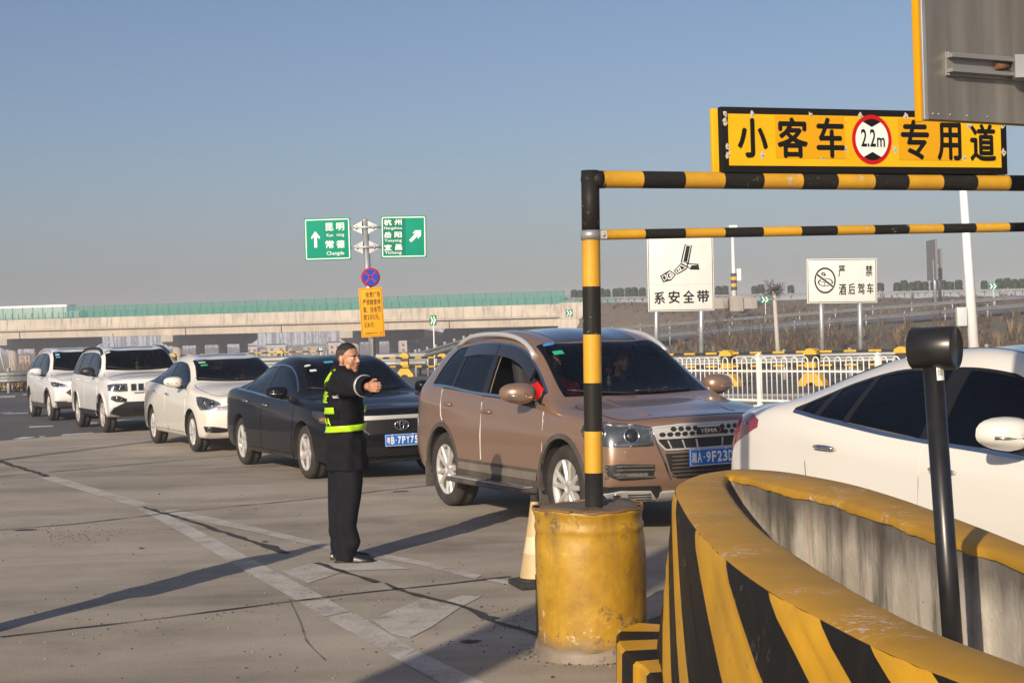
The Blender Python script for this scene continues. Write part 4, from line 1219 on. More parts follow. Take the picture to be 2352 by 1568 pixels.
# ---- farm houses beyond the bridge
M_roofred = pbr("red_roof", (.17, .055, .045), .85, var=.3, vscale=1); M_roofgrey = pbr("grey_roof", (.13, .135, .145), .85, var=.25, vscale=1); M_roofblue = pbr("blue_roof", (.07, .10, .16), .6)
M_wallcream = pbr("cream_wall", (.46, .38, .29), .9, var=.12, vscale=.6); M_wallgrey = pbr("bare_wall", (.30, .265, .235), .9, var=.2, vscale=.8); M_wallpink = pbr("pink_wall", (.48, .36, .30), .9, var=.12, vscale=.7)
M_winfar = pbr("far_window", (.06, .065, .07), .3)
def house(label, x0, x1, y_top, Y, wall, roof, side, wside, gable=False, rz=.18):
 a = P(x0, 800, Y); b = P(x1, 800, Y); h = P((x0 + x1) / 2, y_top, Y).z - (FIELD - .6); w = (b - a).length
 o = thing("farm_house", label, "house", ((a.x + b.x) / 2, Y, FIELD - .6), rz, "farm houses beyond the bridge")
 d = 9.0; wf = w * (1 - side); xs = -w / 2
 m = MB(); m.box((xs + wf / 2, d / 2 - .5, h * .42), (wf, d, h * .84)); m.build("wall", wall, o)
 if side > .05:
  m = MB(); ws = w * side; m.box((xs + wf + ws / 2, d / 2 + .8, h * .36), (ws, d, h * .72));
  m.build("wing", wside, o)
  r = MB(); r.prism([(xs + wf + .003, h * .72), (w / 2 + .3, h * .72), (xs + wf + ws * .45, h * .93)], .3, d + 1.2, 0, Matrix(((1, 0, 0, 0), (0, 0, 1, 0), (0, 1, 0, 0), (0, 0, 0, 1)))); r.build("wing_roof", roof, o)
 r = MB()
 if gable: r.prism([(xs - .3, h * .84), (xs + wf + .3, h * .84), (xs + wf / 2, h * 1.06)], -.9, d, 0, Matrix(((1, 0, 0, 0), (0, 0, 1, 0), (0, 1, 0, 0), (0, 0, 0, 1))))
 else: r.prism([(-.9, h * .84), (d, h * .84), (d / 2, h * 1.02)], xs - .3, xs + wf + .3, 0, Matrix(((0, 0, 1, 0), (1, 0, 0, 0), (0, 1, 0, 0), (0, 0, 0, 1))))
 r.build("roof", roof, o)
 n = max(2, int(wf / 2.6))
 for k in range(n):
  for fz in (.24, .60):
   q = MB(); q.box((xs + wf * (k + .5) / n, -.56, h * fz), (.9, .10, h * .17)); q.build("window", M_winfar, o)
 if not gable:
  q = MB(); q.box((xs + wf / 2, -.62, h * .845), (wf + .5, .5, .3)); q.build("cornice", M_white, o)
HY = 560
house("cream farm house with a red roof, first one right of the middle bridge pier", *[Z2(255, 0)[0], Z2(430, 0)[0]], Z2(0, 258)[1], HY, M_wallcream, M_roofred, .45, M_wallgrey)
house("wide farm house with a blue roof and white columns", *[Z2(440, 0)[0], Z2(655, 0)[0]], Z2(0, 243)[1], HY, M_wallcream, M_roofblue, .25, M_wallgrey)
house("bare grey gabled farm house without a front porch", *[Z2(765, 0)[0], Z2(935, 0)[0]], Z2(0, 240)[1], HY, M_wallgrey, M_roofgrey, 0, M_wallgrey, True)
house("cream farm house behind the head of the man in the vest", *[Z2(985, 0)[0], Z2(1130, 0)[0]], Z2(0, 222)[1], HY, M_wallpink, M_roofred, .3, M_wallgrey)
house("pink fronted farm house left of the narrow chevron sign", *[Z2(1613, 0)[0], Z2(1820, 0)[0]], Z2(0, 200)[1], HY, M_wallpink, M_roofgrey, .5, M_wallgrey)
house("white farm house with a red roof just left of the bronze car roof", *[Z2(1952, 0)[0], Z2(2130, 0)[0]], Z2(0, 205)[1], HY, pbr("white_wall", (.55, .50, .45), .9), M_roofred, .45, M_wallpink)
house("small pink farm house seen under the left end of the bridge", *[Z1(165, 0)[0], Z1(250, 0)[0]], Z1(0, 318)[1], HY, M_wallpink, M_roofgrey, 0, M_wallgrey, True)
# ================================================================== ROADSIDE THINGS
M_yel = worn_paint("yellow_paint", (.62, .33, .018), (.42, .38, .32), .25, .30)
M_blk = worn_paint("black_paint_worn", (.020, .019, .018), (.30, .28, .25), .20, .0, .5, spec=.15)
M_yel2 = pbr("yellow_gloss", (.66, .36, .02), .45, var=.12, vscale=12); M_blk2 = pbr("black_gloss", (.02, .019, .018), .4, var=.2, vscale=12)
M_signyel = pbr("sign_yellow", (.70, .41, .008), .55, spec=.2, var=.05); M_signor = pbr("sign_orange", (.70, .32, .004), .6, spec=.15); M_signpatch = pbr("sign_yellow_patch", (.64, .32, .006), .5, spec=.2)
M_signblk = pbr("sign_black", (.008, .008, .008), .6, spec=.15); M_signwhite = pbr("sign_white", (.64, .64, .61), .5, var=.05, vscale=2); M_signgreen = pbr("sign_green", (.0, .26, .165), .65, spec=.12)
M_signgreen2 = pbr("sign_green_patch", (.0, .18, .115), .65, spec=.12); M_lett = pbr("sign_white_film", (.78, .80, .78), .4); M_signred = pbr("sign_red", (.48, .006, .012), .6, spec=.15); M_signblue = pbr("sign_blue", (.006, .06, .40), .65, spec=.12)
# ---- height barrier: post, two striped bars, clamp
def barrier_gate():
 D0 = 8.15
 b = P(1358, 1150, D0); t = P(1356, 412, D0)
 base = Vector((b.x, D0, 0))
 root = thing("height_barrier", "black and yellow striped height limit frame standing in the oil drum", "height barrier", base)
 bot = Vector((b.x + .002, D0, .10)); top = Vector((t.x, D0, t.z + .045))
 L = (top - bot).length; d = (top - bot).normalized()
 def zy(y): return P(1358, y, D0).z
 cuts = [bot.z] + [zy(y) for y in (1085, 990, 879, 768, 658, 548)] + [top.z]
 m = MB()
 for k in range(len(cuts) - 1):
  f = lambda z: bot + d * ((z - bot.z) / d.z)
  m.tube([f(cuts[k]), f(cuts[k + 1])], .0475, 24, 1 if k in (0, 2, 4, 6) else 0, caps=(k in (0, 6)), M=Matrix.Translation(-base))
 m.box((.0, -.055, .85), (.004, .004, .004), 1)
 m.build("post", [M_yel, M_blk], root)
 # bars run to the right and away
 ang = RAD(19); bd = Vector((cos(ang), sin(ang), 0))
 def bar(name, x0, y0, x1, y1, r, n_str, xs, startblack, z_shift=0):
  A = P(x0, y0, D0); s = (x1 - CX) / FPX
  # point on the vertical plane through A along bd that appears at (x1, y1)
  r_ = ray(x1, y1); den = r_.x * bd.y - r_.y * bd.x; q = (A.x * bd.y - A.y * bd.x) / den; Bp = Vector((r_.x * q, r_.y * q, EYE + r_.z * q))
  ax = (Bp - A).normalized(); m = MB(); tot = 4.2
  cutp = []
  for x in xs:
   t = (x - x0) / (x1 - x0); yy = y0 + (y1 - y0) * t; r_ = ray(x, yy); den = r_.x * bd.y - r_.y * bd.x; q = (A.x * bd.y - A.y * bd.x) / den
   cutp.append((Vector((r_.x * q, r_.y * q, EYE + r_.z * q)) - A).dot(ax))
  step = (cutp[-1] - cutp[0]) / (len(cutp) - 1)
  while cutp[-1] < tot: cutp.append(cutp[-1] + step)
  O = A - base
  for k in range(len(cutp) - 1): m.tube([O + ax * cutp[k], O + ax * cutp[k + 1]], r, 20, (k + startblack) % 2, caps=(k == len(cutp) - 2))
  m.build(name, [M_yel, M_blk], root); return A, ax, Bp
 u = lambda z: ((1450 + z / 2.0596) / 1.10204)
 A, ax, Bp = bar("upper_bar", 1376, 412, 2352, 421, .0455, 0, [u(v) for v in (150, 355, 572, 777, 980, 1183, 1365, 1556, 1733, 1912, 2090, 2262)], 0)
 m = MB(); m.tube([top - base - Vector((.0, 0, .05)), A - base + ax * .03], .0465, 20, 0); m.sphere(tuple(top - base - Vector((.004, 0, .045))), .0475, 20, 12); m.build("elbow", M_blk, root)
 bar("lower_bar", 1378, 539.5, 2352, 521.5, .0265, 0, [u(v) for v in (150, 370, 580, 785, 985, 1183, 1370, 1563, 1743, 1922, 2092, 2266)], 0)
 m = MB(); c = P(1357, 540, D0) - base
 m.lathe([(.0485, -.024), (.053, -.024), (.053, .024), (.0485, .024)], 24, 0, Matrix.Translation(c)); m.box((c.x + .06, c.y - .002, c.z), (.05, .03, .042), 0); m.tube([(c.x + .062, c.y - .03, c.z), (c.x + .062, c.y + .03, c.z)], .009, 8)
 m.build("clamp", M_galv, root)
 return A, ax, Bp, bd
GA, GAX, GBP, GBD = barrier_gate()
# ---- yellow lane sign standing on the upper bar
def lane_sign():
 def on_plane(x, y):
  r_ = ray(x, y); den = r_.x * GBD.y - r_.y * GBD.x; q = (GA.x * GBD.y - GA.y * GBD.x) / den; return Vector((r_.x * q, r_.y * q, EYE + r_.z * q))
 bl, br, tl = on_plane(1652, 398), on_plane(2306, 402), on_plane(1645, 247)
 w = (br - bl).length; h = (tl - bl).length; right = (br - bl).normalized()
 M = panelM(bl - Vector((GBD.y, -GBD.x, 0)) * -.005 + Vector((0, 0, .0)), right)
 nrm = M.to_3x3() @ Vector((0, 0, 1)); M = Matrix.Translation(nrm * .03) @ M
 o = thing("lane_sign", "long yellow lane sign with black characters and a round height limit on the bar", "sign", bl)
 Mi = Matrix.Translation(-bl) @ M
 m = MB(); m.box((w / 2, h / 2, -.018), (w, h, .036), 0, Mi, .004); m.build("panel", M_signblk, o)
 m = MB(); m.box((w / 2, h / 2, .0015), (w - .085, h - .075, .003), 0, Mi); m.build("face", M_signyel, o)
 m = MB(); m.box((w / 2 - .016, h / 2, -.085), (w, h, .03), 0, Mi, .004)
 for y in (.06, h - .06): m.box((w / 2 - .02, y, -.055), (w * .9, .03, .05), 1, Mi)
 m.build("rear_panel", [M_signyel, M_galv], o)
 # zoom-8 photo pixels to the sign plane
 def q(zx, zy):
  p = on_plane((1750 + zx / 2.529) / 1.10204, (zy / 2.529) / 1.10204); l = Mi.inverted() @ (p - bl); return l.x, l.y
 def qbox(x0, y0, x1, y1):
  a = q(x0, (y0 + y1) / 2); b = q(x1, (y0 + y1) / 2); c = q((x0 + x1) / 2, y1); d = q((x0 + x1) / 2, y0); return (a[0], c[1], b[0], d[1])
 m = MB()
 for b in ((515, 748, 958, 1020), (1300, 770, 1700, 1032)):
  x0, y0, x1, y1 = qbox(*b); m = MB(); m.box(((x0 + x1) / 2, (y0 + y1) / 2, .0045), (x1 - x0, y1 - y0, .0015), 0, Mi); m.build("repair_film", M_signpatch, o)
 t = MB()
 for ch, b in (("小", (272, 763, 465, 1015)), ("客", (525, 758, 722, 1018)), ("车", (775, 760, 955, 1018)), ("专", (1315, 773, 1495, 1030)), ("用", (1545, 793, 1700, 1035)), ("道", (1755, 800, 1920, 1038))):
  put_text(t, ch, qbox(*b), .0065, Mi, 0, 0, .030)
 t.build("lettering", M_signblk, o)
 x0, y0, x1, y1 = qbox(1003, 742, 1255, 1058); cx, cy, rx, ry = (x0 + x1) / 2, (y0 + y1) / 2, (x1 - x0) / 2, (y1 - y0) / 2
 d = MB(); K = 40
 ring = lambda k, f: (cx + rx * f * cos(2 * pi * k / K), cy + ry * f * sin(2 * pi * k / K))
 d.add([(*ring(k, 1), .0062) for k in range(K)], [tuple(range(K))], 0, False, Mi); d.add([(*ring(k, .83), .0080) for k in range(K)], [tuple(range(K))], 1, False, Mi)
 for s in (1, -1):
  pts = [(cx + rx * .83 * cos(a), cy + s * ry * .83 * sin(a)) for a in [RAD(58 + 64 * i / 10) for i in range(11)]] + [(cx - rx * .0, cy + s * ry * .50)]
  pts = [(p[0], p[1], .0095) for p in pts]; d.add(pts if s > 0 else pts[::-1], [tuple(range(len(pts)))], 2, False, Mi)
 put_text(d, "2.2", (cx - rx * .56, cy - ry * .30, cx + rx * .18, cy + ry * .42), .0098, Mi, 2, .015); put_text(d, "m", (cx + rx * .24, cy - ry * .30, cx + rx * .64, cy + ry * .08), .0098, Mi, 2, .015)
 d.build("height_limit_disc", [M_signred, M_lett, M_signblk], o)
 # rivets with chipped rims
 rr = random.Random(8); prim = pbr("chipped_primer", (.50, .46, .36), .7)
 for zx, zy in ((195, 735), (195, 785), (368, 742), (740, 745), (1060, 750), (1345, 755), (210, 945), (215, 1000), (433, 1000), (960, 962), (1280, 965), (1720, 1018), (1750, 815), (1965, 810), (1972, 980), (815, 1015), (1650, 770)):
  x, y = q(zx, zy); r = MB()
  pts = [(x + .020 * rr.uniform(.4, 1) * cos(2 * pi * k / 11), y + .024 * rr.uniform(.4, 1.1) * sin(2 * pi * k / 11), .0042) for k in range(11)]; r.add(pts, [tuple(range(11))], 0, False, Mi)
  r.lathe([(.006, .0042), (.005, .008), (.001, .009)], 8, 1, Mi @ Matrix.Translation((x, y, 0))); r.build("rivet_mark", [prim, M_galv], o)
lane_sign()
# ---- back of a steel sign panel, upper right
def steel_panel():
 bl = P(2134, 273, 6.0); br = P(2352, 281, 6.25); right = (br - bl); right.z = 0; right.normalize()
 m, nt, b = _new("brushed_panel"); g = NT(m)
 v = g.noise(1.2, 6, .6, g.mapv((6, 6, .5))); g.L(g.ramp(v, [(.3, (.19, .18, .16)), (.7, (.33, .31, .28))]), b.inputs["Base Color"]); b.inputs["Metallic"].default_value = .55
 g.L(g.ramp(g.noise(3, 5), [(.3, .38), (.7, .58)]), b.inputs["Roughness"])
 up = (P(2125, 0, 6.0) - bl).normalized()
 M = panelM(Vector((0, 0, 0)), right, up); o = thing("steel_sign_panel", "grey metal back of a sign panel with a yellow edge, top right", "sign panel", bl)
 w, h = 1.05, 1.6
 q = MB(); q.box((w / 2, h / 2, -.006), (w, h, .012), 0, M); q.build("panel", m, o)
 q = MB(); q.box((-.011, h / 2 - .001, -.020), (.022, h + .006, .04), 0, M, .003); q.build("edge_frame", M_galv, o)
 q = MB(); q.box((-.029, h / 2 - .004, -.024), (.014, h + .012, .03), 0, M, .002); q.build("yellow_edge", M_signor, o)
 q = MB(); q.box((w / 2, h / 2, -.034), (w + .02, h + .006, .012), 0, M); q.build("front_face", M_signyel, o)
 sc = 6.0 / FPX
 y0 = .215
 q = MB(); q.box((.09 + .5, y0, .006), (1.0, .092, .010), 0, M); q.box((.09 + .5, y0 + .028, .026), (1.0, .014, .032), 0, M); q.box((.09 + .5, y0 - .028, .026), (1.0, .014, .032), 0, M)
 for x in (.10, .14, .24, .35):
  for yy in (.040, -.040): q.lathe([(.004, .011), (.003, .014), (.001, .015)], 8, 1, M @ Matrix.Translation((x, y0 + yy, 0)))
 for x in (.02, .05, .11, .2, .31): q.lathe([(.004, 0), (.003, .003), (.001, .004)], 8, 1, M @ Matrix.Translation((x, .02, 0)))
 q.build("mounting_channel", [pbr("channel_aluminium", (.36, .35, .33), .45, .6), M_galv], o)
 q = MB(); q.tube([M @ Vector((.34, y0, .028)), M @ Vector((.40, y0, .028))], .012, 8); q.build("bolt", pbr("rusty_bolt", (.16, .06, .035), .8), o)
 q = MB(); q.tube([M @ Vector((.52, y0, .10)), M @ Vector((1.3, y0 , .10))], .03, 12); c = M @ Vector((.62, 0, .13)); q.tube([Vector((c.x, c.y, -bl.z)), Vector((c.x, c.y, 1.5))], .057, 16); q.box(tuple(M @ Vector((.44, y0, .05))), (.05, .05, .09)); q.build("support_post", M_galv, o)
steel_panel()
# ---- oil drum
def oil_drum():
 c = Vector((.372, 8.20, 0)); o = thing("oil_drum", "battered yellow oil drum filled with concrete at the foot of the striped post", "drum", c)
 m, nt, b = _new("drum_yellow"); g = NT(m)
 col = g.ramp(g.noise(3.5, 8, .68), [(.32, (.26, .138, .014)), (.50, (.37, .212, .015)), (.68, (.48, .285, .028))])
 streak = g.ramp(g.noise(2.2, 7, .7, g.mapv((3.5, 3.5, .5))), [(.52, 0.0), (.72, 1.0)])
 col = g.mix(g.math('MULTIPLY', streak, .65), col, (.14, .085, .035))
 chips = g.math('MULTIPLY', g.ramp(g.noise(16, 9, .75), [(.555, 0.0), (.585, 1.0)]), g.ramp(g.noise(2.6, 3), [(.47, 0.0), (.57, 1.0)]))
 col = g.mix(g.math('MULTIPLY', chips, .75), col, (.075, .052, .032))
 ch2 = g.math('MULTIPLY', g.ramp(g.noise(21, 9, .75, g.mapv((1, 1, 1), (0, 0, 0), (4, 2, 7))), [(.575, 0.0), (.60, 1.0)]), g.ramp(g.noise(2.0, 3, .5, g.mapv((1, 1, 1), (0, 0, 0), (9, 1, 3))), [(.48, 0.0), (.58, 1.0)]))
 col = g.mix(ch2, col, (.52, .42, .24))
 z = g.sep()[2]
 low = g.ramp(g.math('ADD', z, g.math('MULTIPLY', g.noise(5, 5), .12)), [(.12, 1.0), (.20, 0.0)])
 col = g.mix(g.math('MULTIPLY', low, .75), col, (.16, .12, .08))
 g.L(col, b.inputs["Base Color"]); b.inputs["Roughness"].default_value = .48
 g.L(g.bump(g.math('ADD', g.noise(22, 6), g.math('MULTIPLY', chips, -.7)), .45, .006), b.inputs["Normal"])
 pr = [(.283, .055), (.286, .07), (.284, .10), (.287, .30), (.289, .48), (.287, .60), (.281, .635), (.2835, .650), (.287, .663), (.2855, .678), (.279, .690), (.281, .72), (.287, .745), (.291, .755), (.287, .762)]
 rr = random.Random(4); q = MB(); n = 72; vs = []
 for i, (r, zz) in enumerate(pr):
  for k in range(n):
   a = 2 * pi * k / n; dent = .005 * sin(3 * a + zz * 5) + .003 * sin(7 * a - zz * 9) + .0015 * sin(11 * a + zz * 21)
   up = (.006 * sin(2 * a + .6) + .003 * sin(5 * a)) * smoothstep(.55, .76, zz)
   vs.append(((r + dent * (.5 + .5 * smoothstep(.1, .7, zz))) * cos(a), (r + dent) * sin(a), zz + up))
 q.add(vs, [(i * n + k, i * n + (k + 1) % n, (i + 1) * n + (k + 1) % n, (i + 1) * n + k) for i in range(len(pr) - 1) for k in range(n)], 0, True)
 q.build("drum_shell", m, o)
 # torn rolled rim
 rim = worn_paint("rim_rust", (.20, .11, .04), (.42, .34, .22), .5, .6)
 q = MB(); vs = []
 seg = [(.0, 1.18), (1.30, 4.35), (4.55, 6.15)]
 for a0, a1 in seg:
  pts = []
  for i in range(26):
   a = a0 + (a1 - a0) * i / 25; dent = .005 * sin(3 * a + 3.8) + .003 * sin(7 * a - 6.8)
   pts.append(((.286 + dent) * cos(a), (.286 + dent) * sin(a), .765 + .006 * sin(2 * a + .6) + .003 * sin(5 * a) + .003 * sin(13 * a)))
  q.tube(pts, [.0055 + .0025 * abs(sin(9 * i)) for i in range(26)], 8)
 q.build("rim", rim, o)
 # lid / concrete fill
 fill = worn_paint("drum_fill", (.135, .095, .055), (.35, .30, .24), .3, .5)
 q = MB(); vs = [(0, 0, .772)]
 for j, r in enumerate((.10, .19, .255, .272)):
  for k in range(40):
   a = 2 * pi * k / 40; vs.append((r * cos(a), r * sin(a), .772 + .012 * sin(a * 2 + .4) * r / .27 + (-.035 if j == 3 else 0) + .004 * sin(9 * a + j)))
 fs = [(0, 1 + k, 1 + (k + 1) % 40) for k in range(40)] + [(1 + j * 40 + k, 1 + (j + 1) * 40 + k, 1 + (j + 1) * 40 + (k + 1) % 40, 1 + j * 40 + (k + 1) % 40) for j in range(3) for k in range(40)]
 q.add(vs, fs, 0, True); q.build("concrete_fill", fill, o)
 foot = worn_paint("foot_concrete", (.23, .19, .145), (.12, .1, .08), .5, .6)
 q = MB(); n = 64; vs = []
 for r, zz in ((.305, -.02), (.300, .03), (.291, .062), (.27, .068)):
  for k in range(n):
   a = 2 * pi * k / n; vs.append(((r + .006 * sin(5 * a) + .005 * sin(13 * a + zz * 30)) * cos(a), (r + .006 * sin(5 * a)) * sin(a), zz + .004 * sin(9 * a)))
 q.add(vs, [(i * n + k, i * n + (k + 1) % n, (i + 1) * n + (k + 1) % n, (i + 1) * n + k) for i in range(3) for k in range(n)], 0, True); q.build("foot", foot, o)
 # dark stripe left on one side and dirt collar at the ground
 q = MB()
 for a0, a1, z0, z1 in ((3.02, 3.30, .12, .42),):
  vs = []; n = 8
  for zz in (z0, (z0 + z1) / 2, z1):
   for k in range(n + 1):
    a = a0 + (a1 - a0) * k / n; dent = .005 * sin(3 * a + zz * 5) + .003 * sin(7 * a - zz * 9) + .0015 * sin(11 * a + zz * 21); r = .2925 + dent; vs.append((r * cos(a), r * sin(a), zz))
  q.add(vs, [(i * (n + 1) + k, i * (n + 1) + k + 1, (i + 1) * (n + 1) + k + 1, (i + 1) * (n + 1) + k) for i in range(2) for k in range(n)], 0, True)
 q.build("black_band", M_blk, o)
oil_drum()
dm = MB(); rr = random.Random(77)
for i in range(170):
 a = rr.uniform(0, 2 * pi); r = .30 + abs(rr.gauss(0, .045)); s = rr.uniform(.002, .008)
 dm.sphere((.372 + r * cos(a), 8.20 + r * sin(a), s * .3), (s, s, s * .6), 6, 4, 0 if rr.random() < .8 else 1)
tag(dm.build("debris", [pbr("rust_dirt", (.055, .042, .032), .95), pbr("pale_bits", (.28, .24, .19), .95)]), "dirt and rust crumbs around the foot of the yellow drum", "debris", kind="stuff")
# ---- traffic cone
def cone():
 c = G(1224, 1352); o = thing("traffic_cone", "faded cream traffic cone with a black foot behind the oil drum", "traffic cone", (c.x + .030, c.y + .14, 0), .3); o.scale = (.92, .92, 1.0)
 cm = worn_paint("faded_cone", (.52, .38, .20), (.60, .52, .36), .5, .25, .5); cw = pbr("cone_band", (.56, .47, .30), .5, var=.1)
 q = MB(); q.box((0, 0, .02), (.34, .34, .04), 0, bev=.012); q.lathe([(.15, .04), (.145, .055), (.125, .06)], 24); q.build("foot", M_rubber, o)
 q = MB(); q.lathe([(.125, .06), (.092, .22), (.070, .33), (.048, .45), (.030, .56)], 24, 0, matf=lambda i: 1 if i == 1 else 0); q.build("cone_body", [cm, cw], o)
 q = MB(); q.lathe([(.030, .56), (.031, .60), (.030, .605), (.02, .606)], 20); q.build("tip", M_rubber, o)
cone()
# ---- concrete island nose: U-shaped wall, stepped kerb
OUT = [(1.06, 2.2), (.985, 2.8), (.907, 3.26), (.866, 3.415), (.806, 3.717), (.755, 4.073), (.70, 4.502), (.665, 5.125), (.659, 5.805), (.685, 6.6), (.741, 7.422), (.86, 7.887), (1.002, 8.147), (1.191, 8.276), (1.375, 8.08), (1.50, 7.70), (1.594, 7.255), (1.645, 6.75), (1.672, 6.244), (1.69, 5.7), (1.696, 5.258), (1.70, 4.2), (1.70, 3.2), (1.70, 2.2)]
INN = [(1.30, 2.2), (1.21, 2.8), (1.12, 3.26), (1.09, 3.405), (1.017, 3.736), (.975, 4.05), (.931, 4.658), (.904, 5.444), (.905, 5.9), (.921, 6.373), (.955, 6.95), (.99, 7.42), (1.03, 7.75), (1.085, 7.99), (1.14, 7.80), (1.18, 7.58), (1.212, 7.378), (1.30, 7.00), (1.369, 6.658), (1.42, 6.20), (1.448, 5.869), (1.50, 5.25), (1.558, 4.836), (1.57, 2.2)]
def mat_rawconc():
 m, nt, b = _new("raw_stained_concrete"); g = NT(m)
 c = g.ramp(g.noise(1.6, 7, .65), [(.34, (.38, .345, .285)), (.66, (.64, .585, .50))])
 st = g.ramp(g.noise(2.2, 8, .68, g.mapv((1.5, 1.5, .30))), [(.49, 0.0), (.64, 1.0)])
 c = g.mix(g.math('MULTIPLY', st, .80), c, (.065, .055, .043))
 z = g.sep()[2]; top = g.ramp(g.math('ADD', z, g.math('MULTIPLY', g.noise(6, 5, .6, g.mapv((1, 1, .3))), .30)), [(.86, 0.0), (1.02, 1.0)])
 c = g.mix(g.math('MULTIPLY', top, .75), c, (.055, .047, .038))
 drip = g.ramp(g.noise(11, 3, .5, g.mapv((1, 1, .05))), [(.70, 0.0), (.73, 1.0)])
 c = g.mix(g.math('MULTIPLY', g.math('MULTIPLY', drip, g.ramp(z, [(.50, 0.0), (.90, 1.0)])), .8), c, (.42, .20, .02))
 pit = g.ramp(g.noise(60, 3, .5), [(.70, 0.0), (.74, 1.0)]); c = g.mix(g.math('MULTIPLY', pit, .7), c, (.06, .05, .04))
 g.L(c, b.inputs["Base Color"]); b.inputs["Roughness"].default_value = .88
 g.L(g.bump(g.math('ADD', g.noise(30, 7, .7), g.math('MULTIPLY', pit, -1.0)), .5, .008), b.inputs["Normal"]); return m
KERB = [(.60, 2.2), (.58, 4.0), (.565, 5.5), (.541, 6.735), (.50, 7.0), (.466, 7.255), (.462, 7.55), (.503, 7.784), (.675, 8.06), (.90, 8.40), (1.2, 8.55), (1.55, 8.35), (1.78, 7.7), (1.82, 6.0), (1.82, 2.2)]
def island():
 base = Vector((1.15, 7.0, 0)); o = thing("concrete_island", "yellow and black striped concrete island nose with a hollow raw concrete core", "barrier", base)
 ZT = .93
 def arc(pts, n):
  P_ = smooth_poly([(p[0], p[1], 0) for p in pts], 12, False); s = [0]
  for a, b in zip(P_, P_[1:]): s.append(s[-1] + (b - a).length)
  def at(v):
   v = max(0, min(s[-1] - 1e-5, v)); i = max(0, min(len(P_) - 2, int(np.searchsorted(s, v, side='right') - 1))); t = (v - s[i]) / max(1e-7, s[i + 1] - s[i])
   p = P_[i].lerp(P_[i + 1], t); d = (P_[min(i + 2, len(P_) - 1)] - P_[max(0, i - 1)]).normalized(); return p - base, Vector((-d.y, d.x, 0))
  def s_of(p):
   j = min(range(len(P_)), key=lambda i: (P_[i].x - p[0]) ** 2 + (P_[i].y - p[1]) ** 2); return s[j]
  return at, s_of, s[-1]
 at, s_of, L = arc(OUT, 0)
 ez = [s_of(p) for p in ((.865, 3.42), (.806, 3.717), (.755, 4.073), (.70, 4.502), (.665, 5.125), (.659, 5.95), (.70, 7.0), (.741, 7.42))]
 lo = [ez[0] - .36 * k for k in range(12, 0, -1)]; hi = [ez[-1] + .50 + .75 * k for k in range(0, 15)]
 E = lo + ez + hi; nlo = len(lo); SL = 2.7
 q = MB(); hz = 10; vs = []; cols = []
 for k in range(len(E) - 1):
  m_ = max(2, int((E[k + 1] - E[k]) / .06))
  for i in range(m_): cols.append((E[k] + (E[k + 1] - E[k]) * i / m_, (k - nlo) % 2))
 zs = [0, .10, .22, .34, .46, .58, .70, .80, .87, .905, .920]
 rr = random.Random(2); wob = [rr.uniform(-.004, .004) for _ in cols]
 for ci, (sv, mt) in enumerate(cols):
  for z in zs:
   p, nn = at(sv - SL * (ZT - z)); rnd_in = .012 * max(0, (z - .87) / .05) ** 2
   vs.append(p + nn * (.125 * (1 - z / ZT) ** 1.2 - rnd_in + wob[ci]) + Vector((0, 0, z)))
 h = len(zs)
 # even intervals counted from the first measured edge: (.865..) black band ends there
 q.add(vs, [(c * h + j, (c + 1) * h + j, (c + 1) * h + j + 1, c * h + j + 1) for c in range(len(cols) - 1) for j in range(h - 1)], 0, True)
 f0 = len(q.f) - (len(cols) - 1) * (h - 1)
 for c in range(len(cols) - 1):
  for j in range(h - 1): q.m[f0 + c * (h - 1) + j] = cols[c][1]
 w = q.build("striped_wall", [M_yelwall, M_blkwall], o)
 bm = bmesh.new(); bm.from_mesh(w.data); bmesh.ops.recalc_face_normals(bm, faces=bm.faces[:]); bm.to_mesh(w.data); bm.free()
 # coping
 NI = 260; ati, s_ofi, LI = arc(INN, 0); vs = []; fs = []
 for i in range(NI + 1):
  a, na = at(L * i / NI); b, nb_ = ati(LI * i / NI); jag = .004 * sin(i * .37) + .003 * sin(i * .83 + 1) + rr.uniform(-.003, .003)
  vs += [a - na * .012 + Vector((0, 0, .920)), a - na * .030 + Vector((0, 0, .930)), a.lerp(b, .5) + Vector((0, 0, .934)), b + nb_ * .018 + Vector((0, 0, .930)), b - nb_ * (.003 + abs(jag) * .3) + Vector((0, 0, .918)), b - nb_ * .005 + Vector((0, 0, .896 + .8 * jag))]
 for i in range(NI):
  for j in range(5): fs.append((i * 6 + j, i * 6 + j + 1, (i + 1) * 6 + j + 1, (i + 1) * 6 + j))
 q = MB(); q.add(vs, fs, 0, True); cp = q.build("coping", M_yelcap, o)
 vs = []; fs = []
 for i in range(NI + 1):
  b, nb_ = ati(LI * i / NI); vs += [b + nb_ * .003 + Vector((0, 0, .915)), b + nb_ * .001 + Vector((0, 0, .45)), b + Vector((0, 0, .10))]
 for i in range(NI):
  for j in range(2): fs.append((i * 3 + j, i * 3 + j + 1, (i + 1) * 3 + j + 1, (i + 1) * 3 + j))
 q = MB(); q.add(vs, fs, 0, True); iw = q.build("inner_wall", mat_rawconc(), o)
 for x in (cp, iw):
  bm = bmesh.new(); bm.from_mesh(x.data); bm.normal_update()
  if x is cp and sum(f.normal.z for f in bm.faces) < 0: bmesh.ops.reverse_faces(bm, faces=bm.faces[:])
  bm.to_mesh(x.data); bm.free()
 q = MB(); q.add([(p[0] - base.x, p[1] - base.y, .16) for p in INN], [tuple(range(len(INN)))], 0); q.build("core_fill", worn_paint("core_dirt", (.16, .13, .10), (.3, .27, .22), .4, .6, .9), o)
 # kerb in the same colours
 atk, s_k, LK = arc(KERB, 0); q = MB(); vs = []; n = int(LK / .04); ph = s_k((.541, 6.735))
